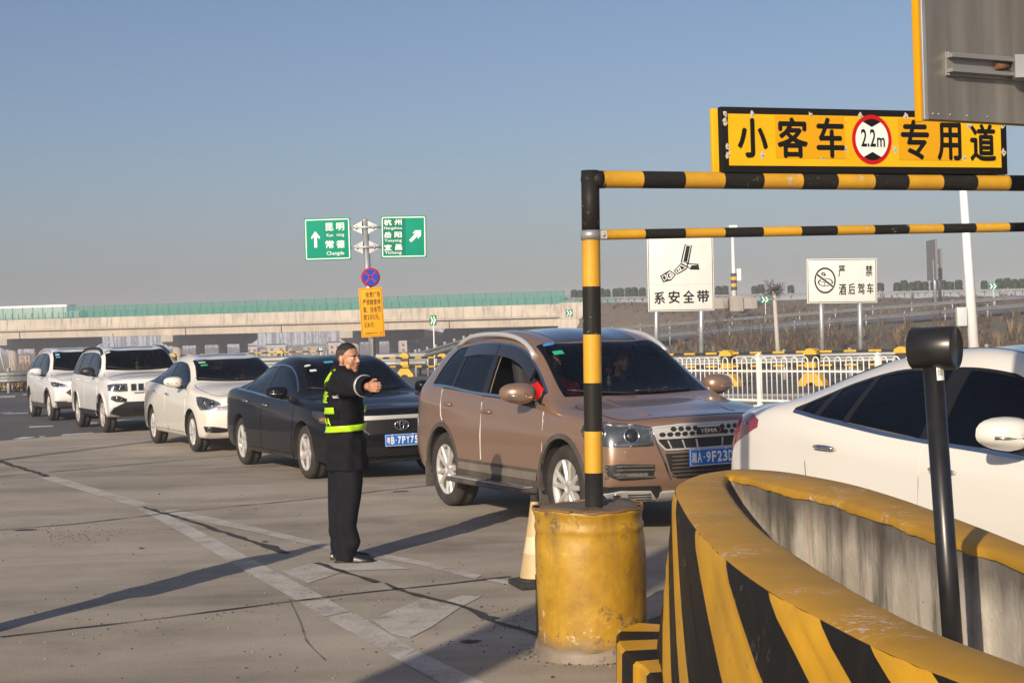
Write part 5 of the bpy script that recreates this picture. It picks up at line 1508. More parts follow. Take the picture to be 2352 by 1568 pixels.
 for i in range(n + 1):
  a, na = atk(LK * i / n); o_, no = at(L * i / n); inn = a - na * .42
  vs += [a + na * .01 + Vector((0, 0, 0)), a + na * .004 + Vector((0, 0, .185)), a - na * .012 + Vector((0, 0, .200)), inn + Vector((0, 0, .203))]
 fs = []; mt = []
 for i in range(n):
  k = int(math.floor((LK * i / n - ph) / .24)) % 2
  for j in range(3): fs.append((i * 4 + j, (i + 1) * 4 + j, (i + 1) * 4 + j + 1, i * 4 + j + 1)); mt.append(k)
 b0 = len(q.f); q.add(vs, fs, 0, False)
 for i, k in enumerate(mt): q.m[b0 + i] = k
 kb = q.build("kerb", [M_yelwall, M_blkwall], o)
 bm = bmesh.new(); bm.from_mesh(kb.data); bm.normal_update()
 if sum(f.normal.z for f in bm.faces) < 0: bmesh.ops.reverse_faces(bm, faces=bm.faces[:])
 bm.to_mesh(kb.data); bm.free()
M_yelwall = worn_paint("island_yellow", (.60, .318, .007), (.30, .20, .09), .30, .22, .5, 1.0, True, (.20, .11, .03)); M_blkwall = worn_paint("island_black", (.013, .012, .011), (.20, .18, .16), .28, .25, .55, 1.0, True, (.055, .042, .03), .12)
M_yelcap = worn_paint("coping_yellow", (.46, .245, .012), (.55, .40, .30), .62, .35, .6, 1.3, False, (.30, .17, .05))
island()
# ---- black post with a drum-shaped head inside the island
def sensor_post():
 D = 4.75; t = P(2143, 842, D); b = P(2190, 1490, D); d = (t - b).normalized(); bot = b + d * ((.16 - b.z) / d.z)
 o = thing("sensor_post", "slim black post with a cylindrical head standing inside the concrete island", "post", bot)
 q = MB(); pm = pbr("black_powder_coat", (.014, .014, .015), .32, var=.3, vscale=20)
 q.tube([Vector((0, 0, -.02)), t - bot], .0305, 24); q.build("post", pm, o)
 c = P(2147, 799, D) - bot; ax = Vector((.84, -.54, .0)).normalized()
 M = Matrix.Translation(c) @ ax.to_track_quat('Z', 'Y').to_matrix().to_4x4()
 q = MB(); q.lathe([(.001, -.070), (.060, -.070), (.064, -.066), (.065, .063), (.062, .068), (.059, .068), (.058, .065), (.001, .065)], 48, 0, M); q.build("head", pm, o)
 # small label high on the post
 p = P(2166, 857, D) - bot; out = Vector((.25, -.97, 0)).normalized(); Ml = panelM(p + Vector((0, 0, 0)), Vector((.97, .25, 0)), d)
 q = MB(); n = 8; R = .0311; c0 = (t - bot) * ((p.z) / (t - bot).z); vs = []
 for k in range(n + 1):
  a = RAD(-88 + 62 * k / n);
  for h in (-.020, .020): vs.append(c0 + Vector((R * cos(a), R * sin(a), 0)) + d * h)
 q.add(vs, [(2 * k, 2 * k + 2, 2 * k + 3, 2 * k + 1) for k in range(n)], 0, True);
 lab = q.build("label_plate", M_lett, o)
 q = MB(); vs = []
 for a0, w in ((-78, 3), (-70, 2), (-64, 4), (-57, 2), (-50, 3)):
  b0 = []
  for a in (a0, a0 + w):
   for h in (-.006, .014): b0.append(c0 + Vector(((R + .0006) * cos(RAD(a)), (R + .0006) * sin(RAD(a)), 0)) + d * h)
  q.add(b0, [(0, 2, 3, 1)])
 q.build("barcode", M_signblk, lab)
sensor_post()
# ---- white hooped railing
def railings():
 wm = pbr("white_railing_paint", (.74, .73, .70), .45, var=.08, vscale=5)
 p0 = G(1746, 932); a = G(1480, 945); hor = lambda x: HOR - ROLL * (x - CX)
 # direction found from the three posts at 1514, 1746 and 2017
 best = None
 for ang in range(-80, -20, 2):
  d = Vector((cos(RAD(ang)), sin(RAD(ang)), 0)); f = lambda x: None
  def sol(x):
   r_ = ray(x, 860); den = r_.x * d.y - r_.y * d.x; q = (p0.x * d.y - p0.y * d.x) / den; return (Vector((r_.x * q, r_.y * q, 0)) - p0).dot(d)
  t1, t2 = sol(2017), -sol(1514)
  if best is None or abs(t1 - t2) < best[0]: best = (abs(t1 - t2), d, (t1 + t2) / 2)
 _, d, PL = best
 global RAIL_DIR; RAIL_DIR = d
 H = 1.02
 hm = MB();
 def panel_mesh(n):
  m = MB(); g = PL / n * .5; sp = PL / n
  for k in range(n):
   x = sp * (k + .5); w = sp * .26; pts = [(x - w, 0, .10), (x - w, 0, H - w)] + [(x - w * cos(pi * i / 8), 0, H - w + w * sin(pi * i / 8)) for i in range(1, 8)] + [(x + w, 0, H - w), (x + w, 0, .10)]
   m.tube(pts, .0145, 6)
  return m
 n = 11
 grid = panel_mesh(n).mesh("hoops"); grid.materials.append(wm)
 rm = MB();
 for z, r in ((.12, .022), (.735, .020)): rm.box((PL / 2, 0, z), (PL, .028, r * 2))
 rails = rm.mesh("rails"); rails.materials.append(wm)
 po = MB(); po.box((0, 0, .53), (.085, .085, 1.06), bev=.004); po.box((0, 0, 1.07), (.11, .11, .03), bev=.006); po.lathe([(.04, 1.085), (.03, 1.105), (.001, 1.115)], 10); po.box((0, 0, .012), (.2, .2, .024))
 post = po.mesh("post"); post.materials.append(wm)
 names = {-3: "white hooped railing panel seen through the bronze car windscreen", -2: "white hooped railing panel right behind the far windscreen edge of the bronze car", -1: "white hooped railing panel between the bronze car and the middle white railing post",
   0: "white hooped railing panel right of the middle white post, running behind the white car roof", 1: "white hooped railing panel almost hidden behind the black cylinder head"}
 for k in (-3, -2, -1, 0, 1):
  o = thing("railing_panel", names[k], "railing", p0 + d * PL * k, atan2(d.y, d.x), "white hooped railing panels")
  link("hoops", grid, o); link("rails", rails, o); link("post", post, o)
railings()
# ---- anti-crash bollards with two striped pipes
def bollard(label, p, rz, s=1.0, group="yellow and black crash bollards"):
 o = thing("crash_bollard", label, "bollard", p, rz, group)
 q = MB(); w = .21 * s
 prof = [(-.38, 0), (-.37, .10), (-.31, .18), (-.23, .29), (-.17, .36), (.17, .36), (.23, .29), (.31, .18), (.37, .10), (.38, 0), (.15, 0), (.12, .07), (.05, .10), (-.05, .10), (-.12, .07), (-.15, 0)]
 q.prism([(x * s, z * s) for x, z in prof], -.17 * s, .17 * s, 0, Matrix(((1, 0, 0, 0), (0, 0, -1, 0), (0, 1, 0, 0), (0, 0, 0, 1)))); q.build("foot", M_bolyel, o)
 q = MB()
 for k, (z0, z1) in enumerate(((.34, .50), (.50, .66), (.66, .86))): q.box((0, 0, (z0 + z1) / 2 * s), (.32 * s, .30 * s, (z1 - z0) * s), 1 if k % 2 == 0 else 0)
 q.build("shaft", [M_bolyel, M_bolblk], o)
 q = MB(); q.prism([(.20 * s * cos(a), .17 * s * sin(a) + .86 * s) for a in [pi * k / 12 for k in range(13)]], -.17 * s, .17 * s, 0, Matrix(((1, 0, 0, 0), (0, 0, -1, 0), (0, 1, 0, 0), (0, 0, 0, 1)))); q.build("cap", M_bolyel, o)
 return o
def striped_pipe(label, a, b, r=.035, step=.35):
 a = Vector(a); b = Vector(b); o = thing("striped_pipe", label, "rail", a, 0, "striped pipes between the crash bollards"); q = MB(); n = max(1, int((b - a).length / step)); d = (b - a) / n
 for k in range(n): q.tube([d * k, d * (k + 1)], r, 8, k % 2, caps=False)
 q.build("pipe", [M_bolyel, M_bolblk], o)
M_bolyel = pbr("bollard_yellow", (.60, .36, .03), .6, var=.15, vscale=4); M_bolblk = pbr("bollard_black", (.03, .028, .026), .6)
bp = [G(1480, 887), G(1674, 887), G(1868, 886), G(2080, 884)]
d_ = (bp[2] - bp[1]).normalized(); L_ = (bp[2] - bp[1]).length
labs = ["yellow and black crash bollard seen through the windscreen of the bronze car", "yellow and black crash bollard left of the middle white railing post", "yellow and black crash bollard right of the middle white railing post", "yellow crash bollard peeping out just left of the black cylinder head"]
for k, p in enumerate([bp[1] - d_ * L_, bp[1], bp[2], bp[2] + d_ * L_]): bollard(labs[k], p, atan2(d_.y, d_.x))
for z, nm in ((.93, "upper"), (.56, "lower")):
 striped_pipe("%s yellow and black pipe joining the crash bollards behind the white railing" % nm, bp[1] - d_ * L_ * 1.9 + Vector((0, .0, z)), bp[2] + d_ * L_ * 2.4 + Vector((0, 0, z)))
far = [(397, 824, "yellow crash bollard top between the boxy white car and the cream white car"), (644, 822, "yellow crash bollard top between the cream white car and the black car"), (929, 866, "yellow and black crash bollard behind the far mirror of the black car"), (1016, 876, "yellow and black crash bollard at the rear corner of the bronze car")]
fp = []
for x, yb, lb in far:
 D = {397: 92.0, 644: 92.0, 929: 66.0, 1016: 59.5}[x]
 p = P(x, 800, D); p.z = 0; fp.append(p)
 bollard(lb, p, -.12, .98 if x > 900 else 1.1, "far yellow and black crash bollards")
for z, nm in ((1.0, "upper"), (.62, "lower")):
 striped_pipe("%s yellow and black pipe running behind the queue of white cars" % nm, fp[0] + Vector((-4, 0, z)), fp[1] + Vector((2.5, 0, z)), .045, .40)
 striped_pipe("%s yellow and black pipe between the two far bollards left of the bronze car" % nm, fp[2] + Vector((-5, .0, z * .88)), fp[3] + Vector((3.0, -5.0, z * .88)), .04, .40)
lb5 = ["at the left edge of the picture", "second from the left edge", "third from the left edge", "fourth from the left edge", "fifth from the left edge"]
for k, x in enumerate((6, 25, 44, 64, 86)):
 p = P(x, 800, 66 + k * .0); p.z = -.25; bollard("small yellow crash bollard behind the rail end, " + lb5[k], p, 0, .62 + .0, "small yellow crash bollards on the left")
p = P(-20, 800, 66); q_ = P(140, 800, 66)
striped_pipe("thin yellow and black pipe joining the small bollards on the left", (p.x, 66, .40), (q_.x, 66, .40), .035, .3)
# ---- near guard rails behind the bollards
a = P(1440, 822, 50); b = P(2352, 806, 46)
wbeam("guard_rail", "level steel guard rail right behind the yellow bollards and white railing", [(a.x, 50, 0), ((a.x + b.x) / 2, 48, 0), (b.x, 46, 0)], 2.0, 1, .80, "guard rails along the plaza")
a = P(-40, 850, 60); b = P(62, 850, 60)
gl = [(a.x - 6, 61, 0), (a.x, 60.6, 0), (b.x - 1.0, 60, 0)]
nose = [(b.x - 1.0 + 1.15 * sin(t), 60.9 - .9 * cos(t), 0) for t in [RAD(12 * k) for k in range(16)]]
wbeam("guard_rail", "steel guard rail with a rounded white end beside the white crossover", gl + nose + [(b.x - 4, 61.9, 0)], 1.6, 1, .82, "guard rails along the plaza", hgt=.42)
a = P(955, 822, 70); b = P(1060, 795, 60); c_ = P(1120, 785, 52)
wbeam("guard_rail", "flared guard rail rising to the right behind the rear of the bronze car", [(a.x - 1.2, 72, .0), (a.x, 70, .15), ((a.x + b.x) / 2, 65, .40), (b.x, 60, .70), (c_.x, 53, .85)], 2.0, 1, .82, "guard rails along the plaza")
a = P(900, 822, 66); b = P(975, 822, 66)
wbeam("guard_rail", "grey guard rail with a drum end between the two far bollards", [(a.x - 8, 69, 0), (a.x, 68, 0), (b.x, 67.5, 0)], 2.0, 1, 1.0, "guard rails along the plaza", hgt=.55)
a = P(440, 822, 67); b = P(760, 822, 67)
wbeam("guard_rail", "far guard rail between the cream white car and the black car", [(a.x, 70, 0), (b.x, 69, 0)], 2.0, 1, .9, "guard rails along the plaza")
# ---- sign posts
def pole(m, a, b, r, n=16, mat=0): m.tube([a, b], r, n, mat)
def direction_sign():
 D = 48.0; t = P(838, 505, D); b = P(858, 860, D); d = (t - b).normalized(); bot = b + d * (-b.z / d.z)
 o = thing("direction_sign", "tall galvanised pole with two green direction boards", "road sign", bot)
 q = MB(); pole(q, Vector((0, 0, 0)), t - bot, .098); q.lathe([(.102, -.02), (.102, .0), (.001, .03)], 16, 0, Matrix.Translation(t - bot)); q.build("pole", M_galv, o)
 def board(tl, tr, bl_, dy):
  A, B, C = P(*tl, D + dy) - bot, P(*tr, D + dy) - bot, P(*bl_, D + dy) - bot
  w = (B - A).length; h = (C - A).length; M = panelM(C, (B - A), (A - C)); return M, w, h
 def base_board(name, M, w, h):
  q = MB(); q.box((w / 2, h / 2, -.02), (w, h, .04), 0, M, .006); pn = q.build(name, M_signgreen, o)
  q = MB(); e = .045; t_ = .03
  for cx, cy, sx, sy in ((w / 2, e, w - 2 * e, t_), (w / 2, h - e, w - 2 * e, t_), (e, h / 2, t_, h - 2 * e - t_), (w - e, h / 2, t_, h - 2 * e - t_)): q.box((cx, cy, .001), (sx, sy, .004), 0, M)
  q.build("border", M_lett, pn)
  q = MB()
  for y in (.25, .75): q.box((w / 2, h * y, -.07), (w * .9, .06, .05), 0, M)
  q.build("back_rail", M_galv, pn); return pn
 # zoom 5b photo pixels (750,520) scale 4.126
 s = 4.126; Zs = lambda x, y: ((750 + x / s) / 1.10204, (520 + y / s) / 1.10204)
 def mk(tl, tr, bl_, name, dy=-.18):
  M, w, h = board(Zs(*tl), Zs(*tr), Zs(*bl_), dy); pn = base_board(name, M, w, h)
  def loc(x, y):
   u = Vector(tl); ex = (Vector(tr) - u); ey = (Vector(bl_) - u); v = Vector((x, y)) - u; det = ex.x * ey.y - ex.y * ey.x
   a = (v.x * ey.y - v.y * ey.x) / det; b_ = (ex.x * v.y - ex.y * v.x) / det; return a * w, (1 - b_) * h
  def bx(x0, y0, x1, y1):
   p1 = loc(x0, (y0 + y1) / 2); p2 = loc(x1, (y0 + y1) / 2); p3 = loc((x0 + x1) / 2, y0); p4 = loc((x0 + x1) / 2, y1); return (p1[0], p4[1], p2[0], p3[1])
  return M, pn, loc, bx
 M, pn, loc, bx = mk((75, 140), (556, 125), (93, 578), "direction_board")
 q = MB()
 for tx, b in (("昆", (300, 183, 384, 265)), ("明", (413, 180, 497, 262)), ("常", (303, 365, 392, 448)), ("德", (418, 362, 503, 445))): put_text(q, tx, bx(*b), .004, M, 0, 0, .028)
 for tx, b in (("Kun", (315, 293, 383, 326)), ("ming", (420, 290, 497, 330)), ("Changde", (317, 477, 500, 528))): put_text(q, tx, bx(*b), .004, M, 0, .006)
 ar = [loc(*p) for p in ((195, 270), (245, 330), (242, 350), (212, 330), (218, 440), (188, 440), (185, 332), (157, 352), (154, 330))]; q.add([(p[0], p[1], .004) for p in ar], [(0, 1, 2, 3, 6, 7, 8), (3, 4, 5, 6)], 0, False, M); q.build("lettering", M_lett, pn)
 q = MB(); b = bx(290, 172, 508, 345); q.box(((b[0] + b[2]) / 2, (b[1] + b[3]) / 2, .0012), (b[2] - b[0], b[3] - b[1], .002), 0, M); q.build("repair_film", pbr("sign_green_mid", (.0, .235, .15), .62, spec=.12), pn)
 M, pn, loc, bx = mk((874, 113), (1347, 106), (888, 550), "direction_board")
 q = MB()
 for tx, b in (("杭", (908, 145, 990, 210)), ("州", (1018, 143, 1095, 207)), ("岳", (912, 278, 990, 340)), ("阳", (1022, 275, 1097, 337)), ("宜", (916, 407, 995, 470)), ("昌", (1030, 405, 1103, 466))): put_text(q, tx, bx(*b), .004, M, 0, 0, .028)
 for tx, b in (("Hangzhou", (912, 222, 1098, 258)), ("Yueyang", (917, 350, 1098, 388)), ("Yichang", (922, 476, 1098, 516))): put_text(q, tx, bx(*b), .004, M, 0, .006)
 ar = [loc(*p) for p in ((1298, 258), (1298, 315), (1265, 350), (1263, 318), (1198, 385), (1175, 362), (1240, 293), (1210, 293), (1235, 260))]; q.add([(p[0], p[1], .004) for p in ar], [(0, 1, 2, 3, 6, 7, 8), (3, 4, 5, 6)], 0, False, M); q.build("lettering", M_lett, pn)
 q = MB(); b = bx(895, 130, 1138, 530); q.box(((b[0] + b[2]) / 2, (b[1] + b[3]) / 2, .0012), (b[2] - b[0], b[3] - b[1], .002), 0, M); q.build("repair_film", M_signgreen2, pn)
 q = MB()
 for yz in (232, 440):
  A = P(*Zs(566, yz), D - .12) - bot; B = P(*Zs(890, yz - 6), D - .12) - bot; q.tube([A - Vector((.15, 0, 0)), B + Vector((.15, 0, 0))], .036, 10)
  c = (t - bot) * (((A.z + B.z) / 2) / (t - bot).z)
  for sx in (-1, 1):
   q.lathe([(.075, -.02), (.075, .02)], 12, 0, Matrix.Translation(c + Vector((sx * .26, -.10, 0))) @ Matrix.Rotation(pi / 2, 4, 'Y'))
   q.add([(c.x + sx * .09, c.y - .10, c.z + .20), (c.x + sx * .38, c.y - .11, c.z + .05), (c.x + sx * .38, c.y - .11, c.z - .05), (c.x + sx * .09, c.y - .10, c.z - .20), (c.x + sx * .09, c.y - .13, c.z + .20), (c.x + sx * .38, c.y - .13, c.z + .05), (c.x + sx * .38, c.y - .13, c.z - .05), (c.x + sx * .09, c.y - .13, c.z - .20)], [(0, 1, 2, 3), (7, 6, 5, 4), (0, 4, 5, 1), (3, 2, 6, 7), (1, 5, 6, 2)])
  q.lathe([(.115, -.05), (.115, .05)], 16, 0, Matrix.Translation(c))
 q.build("bracket", M_galv, o)
direction_sign()
def parking_sign():
 D = 46.0; s = 4.126; Zs = lambda x, y: ((750 + x / s) / 1.10204, (520 + y / s) / 1.10204)
 t = P(*Zs(770, 660), D + .12); b = P(*Zs(800, 1560), D + .12); d = (t - b).normalized(); bot = b + d * (-b.z / d.z)
 o = thing("no_stopping_sign", "blue and red no stopping disc above an orange notice board on a thin pole", "road sign", bot)
 q = MB(); pole(q, Vector((0, 0, 0)), t - bot, .038); q.build("pole", M_galv, o)
 tl, tr, bl_ = (648, 866), (893, 850), (682, 1380)
 A, B, C = P(*Zs(*tl), D) - bot, P(*Zs(*tr), D) - bot, P(*Zs(*bl_), D) - bot; w = (B - A).length; h = (C - A).length; M = panelM(C, B - A, A - C)
 q = MB(); q.box((w / 2, h / 2, -.015), (w, h, .03), 0, M, .004); pn = q.build("notice_board", M_signor, o)
 q = MB(); e, tk = .035, .009
 for cx, cy, sx, sy in ((w / 2, e, w - 2 * e, tk), (w / 2, h - e, w - 2 * e, tk), (e, h / 2, tk, h - 2 * e - tk), (w - e, h / 2, tk, h - 2 * e - tk)): q.box((cx, cy, .001), (sx, sy, .003), 0, M)
 q.build("border", M_signblk, pn)
 q = MB(); cw = w * .155; lh = h * .118; y0 = h - .085 * h
 rows = [(.285, "收费广场"), (.135, "严禁随意停"), (.135, "靠、违者罚"), (.135, "款200元，"), (.135, "记6分。")]
 for r, (x0, txt) in enumerate(rows):
  y = y0 - r * h * .150 - lh; x = w * x0
  for ch in txt:
   if ch.isdigit(): put_text(q, ch, (x + .01, y + .01, x + cw * .62, y + lh * .92), .003, M, 0, .014); x += cw * .72
   elif ch in "、，。": put_text(q, ch, (x + .01, y + .005, x + cw * .30, y + lh * .30), .003, M, 0, .02); x += cw * .9
   else: put_text(q, ch, (x + .006, y, x + cw * .96, y + lh), .003, M, 0, 0, .016); x += cw
 put_text(q, "高速警察华容大队", (w * .17, h * .055, w * .72, h * .098), .003, M, 0, 0); put_text(q, "宣", (w * .80, h * .055, w * .88, h * .098), .003, M, 0, 0)
 q.build("lettering", M_signblk, pn)
 c = P(*Zs(775, 749), D) - bot; R = (P(*Zs(875, 749), D) - P(*Zs(675, 749), D)).length / 2; M = panelM(c, B - A, A - C)
 q = MB(); q.lathe([(.001, -.02), (R, -.02), (R, .0), (.001, .0)], 40, 0, M); q.lathe([(R * .84, .0012), (.001, .0012)], 40, 1, M)
 for a in (45, 135):
  q.box((0, 0, .0028), (R * 1.70, R * .14, .002), 0, M @ Matrix.Rotation(RAD(a), 4, 'Z'))
 q.build("no_stopping_disc", [M_signred, M_signblue], o)
parking_sign()
def two_post_sign(name, label, tl, tr, bl_, D, posts, yb):
 A, B, C = P(*tl, D), P(*tr, D), P(*bl_, D); bot = Vector(((A.x + B.x) / 2, D, 0)); o = thing(name, label, "road sign", bot)
 w = (B - A).length; h = (C - A).length; M = panelM(C - bot, B - A, A - C)
 q = MB(); q.box((w / 2, h / 2, -.02), (w, h, .04), 0, M, .006); pn = q.build("board", M_signwhite, o)
 q = MB(); e, tk = .045, .022
 for cx, cy, sx, sy in ((w / 2, e, w - 2 * e, tk), (w / 2, h - e, w - 2 * e, tk), (e, h / 2, tk, h - 2 * e - tk), (w - e, h / 2, tk, h - 2 * e - tk)): q.box((cx, cy, .001), (sx, sy, .004), 0, M)
 q.build("border", M_signblk, pn)
 for (xt, yt, xb, yb_) in posts:
  a = P(xt, yt, D + .12) - bot; b = P(xb, yb_, D + .12) - bot; d = (a - b).normalized(); b0 = b + d * ((-.1 - b.z) / d.z)
  q = MB(); q.tube([b0, a], .098, 14); q.build("post", M_galv, o)
 return o, pn, M, w, h
def belt_sign():
 o, pn, M, w, h = two_post_sign("seat_belt_sign", "white sign with a black seat belt drawing and four black characters, on two posts", (1485, 536), (1637, 533), (1489, 716), 58.0, [(1508, 640, 1508, 800), (1611, 640, 1611, 806)], 0)
 # zoom 6b pixels: board spans x 85..492, y 72..545
 fx = lambda x: (x - 88) / (490 - 88) * w; fy = lambda y: (545 - y) / (545 - 72) * h
 q = MB()
 for tx, b in (("系", (125, 425, 192, 500)), ("安", (212, 420, 282, 498)), ("全", (300, 420, 370, 497)), ("带", (385, 420, 460, 497))): put_text(q, tx, (fx(b[0]), fy(b[3]), fx(b[2]), fy(b[1])), .004, M, 0, 0, .030)
 q.build("lettering", M_signblk, pn)
 q = MB()
 def poly(pts, z, mt):
  p = [(fx(x), fy(y), z) for x, y in pts]; a = sum(p[i][0] * p[(i + 1) % len(p)][1] - p[(i + 1) % len(p)][0] * p[i][1] for i in range(len(p)))
  q.add(p if a > 0 else p[::-1], [tuple(range(len(p)))], mt, False, M)
 poly([(317, 142), (362, 150), (340, 258), (290, 250)], .003, 0); poly([(324, 146), (354, 151), (332, 252), (300, 247)], .0045, 1); poly([(327, 150), (350, 154), (330, 250), (306, 246)], .006, 0)
 poly([(325, 256), (398, 262), (404, 298), (350, 296), (332, 280)], .0031, 0); poly([(336, 264), (394, 268), (354, 270), (348, 286), (336, 276)], .0046, 1)
 poly([(247, 302), (292, 254), (338, 278), (318, 298), (270, 324)], .0032, 0); poly([(256, 303), (290, 264), (326, 281), (312, 292), (270, 316)], .0047, 1); poly([(262, 303), (290, 270), (318, 283), (307, 290), (272, 310)], .0062, 0)
 c = (fx(283), fy(293)); R = .075
 q.add([(c[0] + R * .8 * cos(2 * pi * k / 18), c[1] + R * sin(2 * pi * k / 18), .0076) for k in range(18)], [tuple(range(18))], 1, False, M); q.add([(c[0] + R * .35 * cos(2 * pi * k / 14), c[1] + R * .55 * sin(2 * pi * k / 14), .009) for k in range(14)], [tuple(range(14))], 0, False, M)
 poly([(163, 330), (222, 296), (262, 322), (232, 358), (182, 370)], .0033, 0)
 poly([(172, 334), (196, 322), (206, 346), (188, 362)], .0048, 1); poly([(176, 336), (192, 328), (200, 346), (189, 356)], .0063, 0)
 poly([(203, 322), (222, 304), (252, 323), (230, 350), (212, 352)], .0049, 1); poly([(209, 323), (222, 311), (243, 323), (228, 343), (215, 345)], .0064, 0); poly([(220, 318), (236, 322), (230, 338), (222, 336)], .0079, 1)
 q.build("seat_belt_drawing", [M_signblk, M_lett], pn)
 q = MB(); q.box((w / 2, fy(384), .0012), (w - .01, .012, .002), 0, M); q.build("panel_seam", pbr("seam_grey", (.42, .42, .40), .6), pn)
belt_sign()
def drink_sign():
 o, pn, M, w, h = two_post_sign("no_drink_driving_sign", "white sign with a crossed out drawing in a black circle, on two posts", (1848, 595), (2009, 593), (1854, 697), 60.0, [(1885, 650, 1889, 806), (1974, 650, 1977, 806)], 0)
 fx = lambda x: (x - 1035) / (1465 - 1035) * w; fy = lambda y: (495 - y) / (495 - 226) * h
 q = MB()
 for tx, b in (("严", (1228, 268, 1270, 338)), ("禁", (1395, 268, 1438, 335)), ("酒", (1230, 378, 1275, 447)), ("后", (1288, 376, 1330, 445)), ("驾", (1345, 376, 1388, 443)), ("车", (1402, 375, 1443, 442))): put_text(q, tx, (fx(b[0]), fy(b[3]), fx(b[2]), fy(b[1])), .004, M, 0, 0, .030)
 q.build("lettering", M_signblk, pn)
 q = MB(); cx, cy = fx(1146), fy(357); rx = fx(1212) - cx; ry = fy(278) - cy
 pt = lambda f, k, n=40: (cx + rx * f * cos(2 * pi * k / n), cy + ry * f * sin(2 * pi * k / n))
 q.add([(*pt(1, k), .0035) for k in range(40)] + [(*pt(.86, k), .0035) for k in range(40)], [(k, (k + 1) % 40, 40 + (k + 1) % 40, 40 + k) for k in range(40)], 0, False, M)
 ex, ey = fx(1148), fy(368);
 el = lambda f, k: (ex + (fx(1195) - ex) * f * cos(2 * pi * k / 30), ey + (fy(343) - ey) * f * sin(2 * pi * k / 30))
 q.add([(*el(1, k), .0035) for k in range(30)] + [(*el(.82, k), .0035) for k in range(30)], [(k, (k + 1) % 30, 30 + (k + 1) % 30, 30 + k) for k in range(30)], 0, False, M)
 for a, b in (((1112, 360), (1184, 380)), ((1150, 348), (1140, 388))):
  A = Vector((fx(a[0]), fy(a[1]))); B = Vector((fx(b[0]), fy(b[1]))); t = (B - A).normalized(); n = Vector((-t.y, t.x)) * .012; q.add([(*(A + n), .0036), (*(A - n), .0036), (*(B - n), .0036), (*(B + n), .0036)], [(0, 1, 2, 3)], 0, False, M)
 gl = [(1122, 312), (1138, 306), (1152, 318), (1150, 330), (1136, 330), (1124, 322)]; q.add([(fx(x), fy(y), .0037) for x, y in gl][::-1], [tuple(range(6))], 0, False, M)
 q.add([(fx(1137) + .03 * cos(2 * pi * k / 12), fy(319) + .03 * sin(2 * pi * k / 12), .0050) for k in range(12)], [tuple(range(12))], 1, False, M)
 A = Vector((fx(1094), fy(318))); B = Vector((fx(1198), fy(398))); t = (B - A).normalized(); n = Vector((-t.y, t.x)) * .034; m_ = Vector((-t.y, t.x)) * .052
 q.add([(*(A + m_), .0052), (*(A - m_), .0052), (*(B - m_), .0052), (*(B + m_), .0052)], [(0, 1, 2, 3)], 1, False, M); q.add([(*(A + n), .0064), (*(A - n), .0064), (*(B - n), .0064), (*(B + n), .0064)], [(0, 1, 2, 3)], 0, False, M)
 q.build("no_drinking_symbol", [M_signblk, M_signwhite], pn)
drink_sign()
def chevron(label, x0, x1, y0, y1, D, yb=None, w=None):
 A, B, C = P(x0, y0, D), P(x1, y0, D), P(x0, y1, D); w = (B - A).length; h = (A - C).length; gx = (A.x + B.x) / 2; gz = height(gx, D)
 bot = Vector((gx, D, gz)); o = thing("chevron_sign", label, "road sign", bot, 0, "green chevron signs"); M = panelM(C - bot, (1, 0, 0))
 q = MB(); q.box((w / 2, h / 2, -.015), (w, h, .03), 0, M); pn = q.build("board", M_signgreen2, o)
 q = MB()
 for k in (0, 1):
  x = w * (.10 + .40 * k); q.add([(x, h * .10, .002), (x + w * .17, h * .10, .002), (x + w * .40, h * .5, .002), (x + w * .17, h * .9, .002), (x, h * .9, .002), (x + w * .22, h * .5, .002)], [(0, 1, 2, 5), (5, 2, 3, 4)], 0, False, M)
 q.build("chevron_mark", M_lett, pn)
 q = MB(); q.tube([(0, .03, -.2), (0, .03, C.z - bot.z + h * .6)], .035, 8); q.build("post", M_white, o)
chevron("narrow green chevron sign in front of the bridge girder", 987, 1003, 724, 747, 85)
chevron("green chevron sign at the right end of the bridge parapet", 1300, 1316, 711, 727, 170)
chevron("green chevron sign beside the vine topped pole", 1747, 1768, 680, 696, 150)
chevron("green chevron sign near the right edge, above the highway rail", 2271, 2291, 650, 665, 180)
chevron("tiny green chevron sign left of the head of the man in the vest", 731, 742, 797, 808, 110)
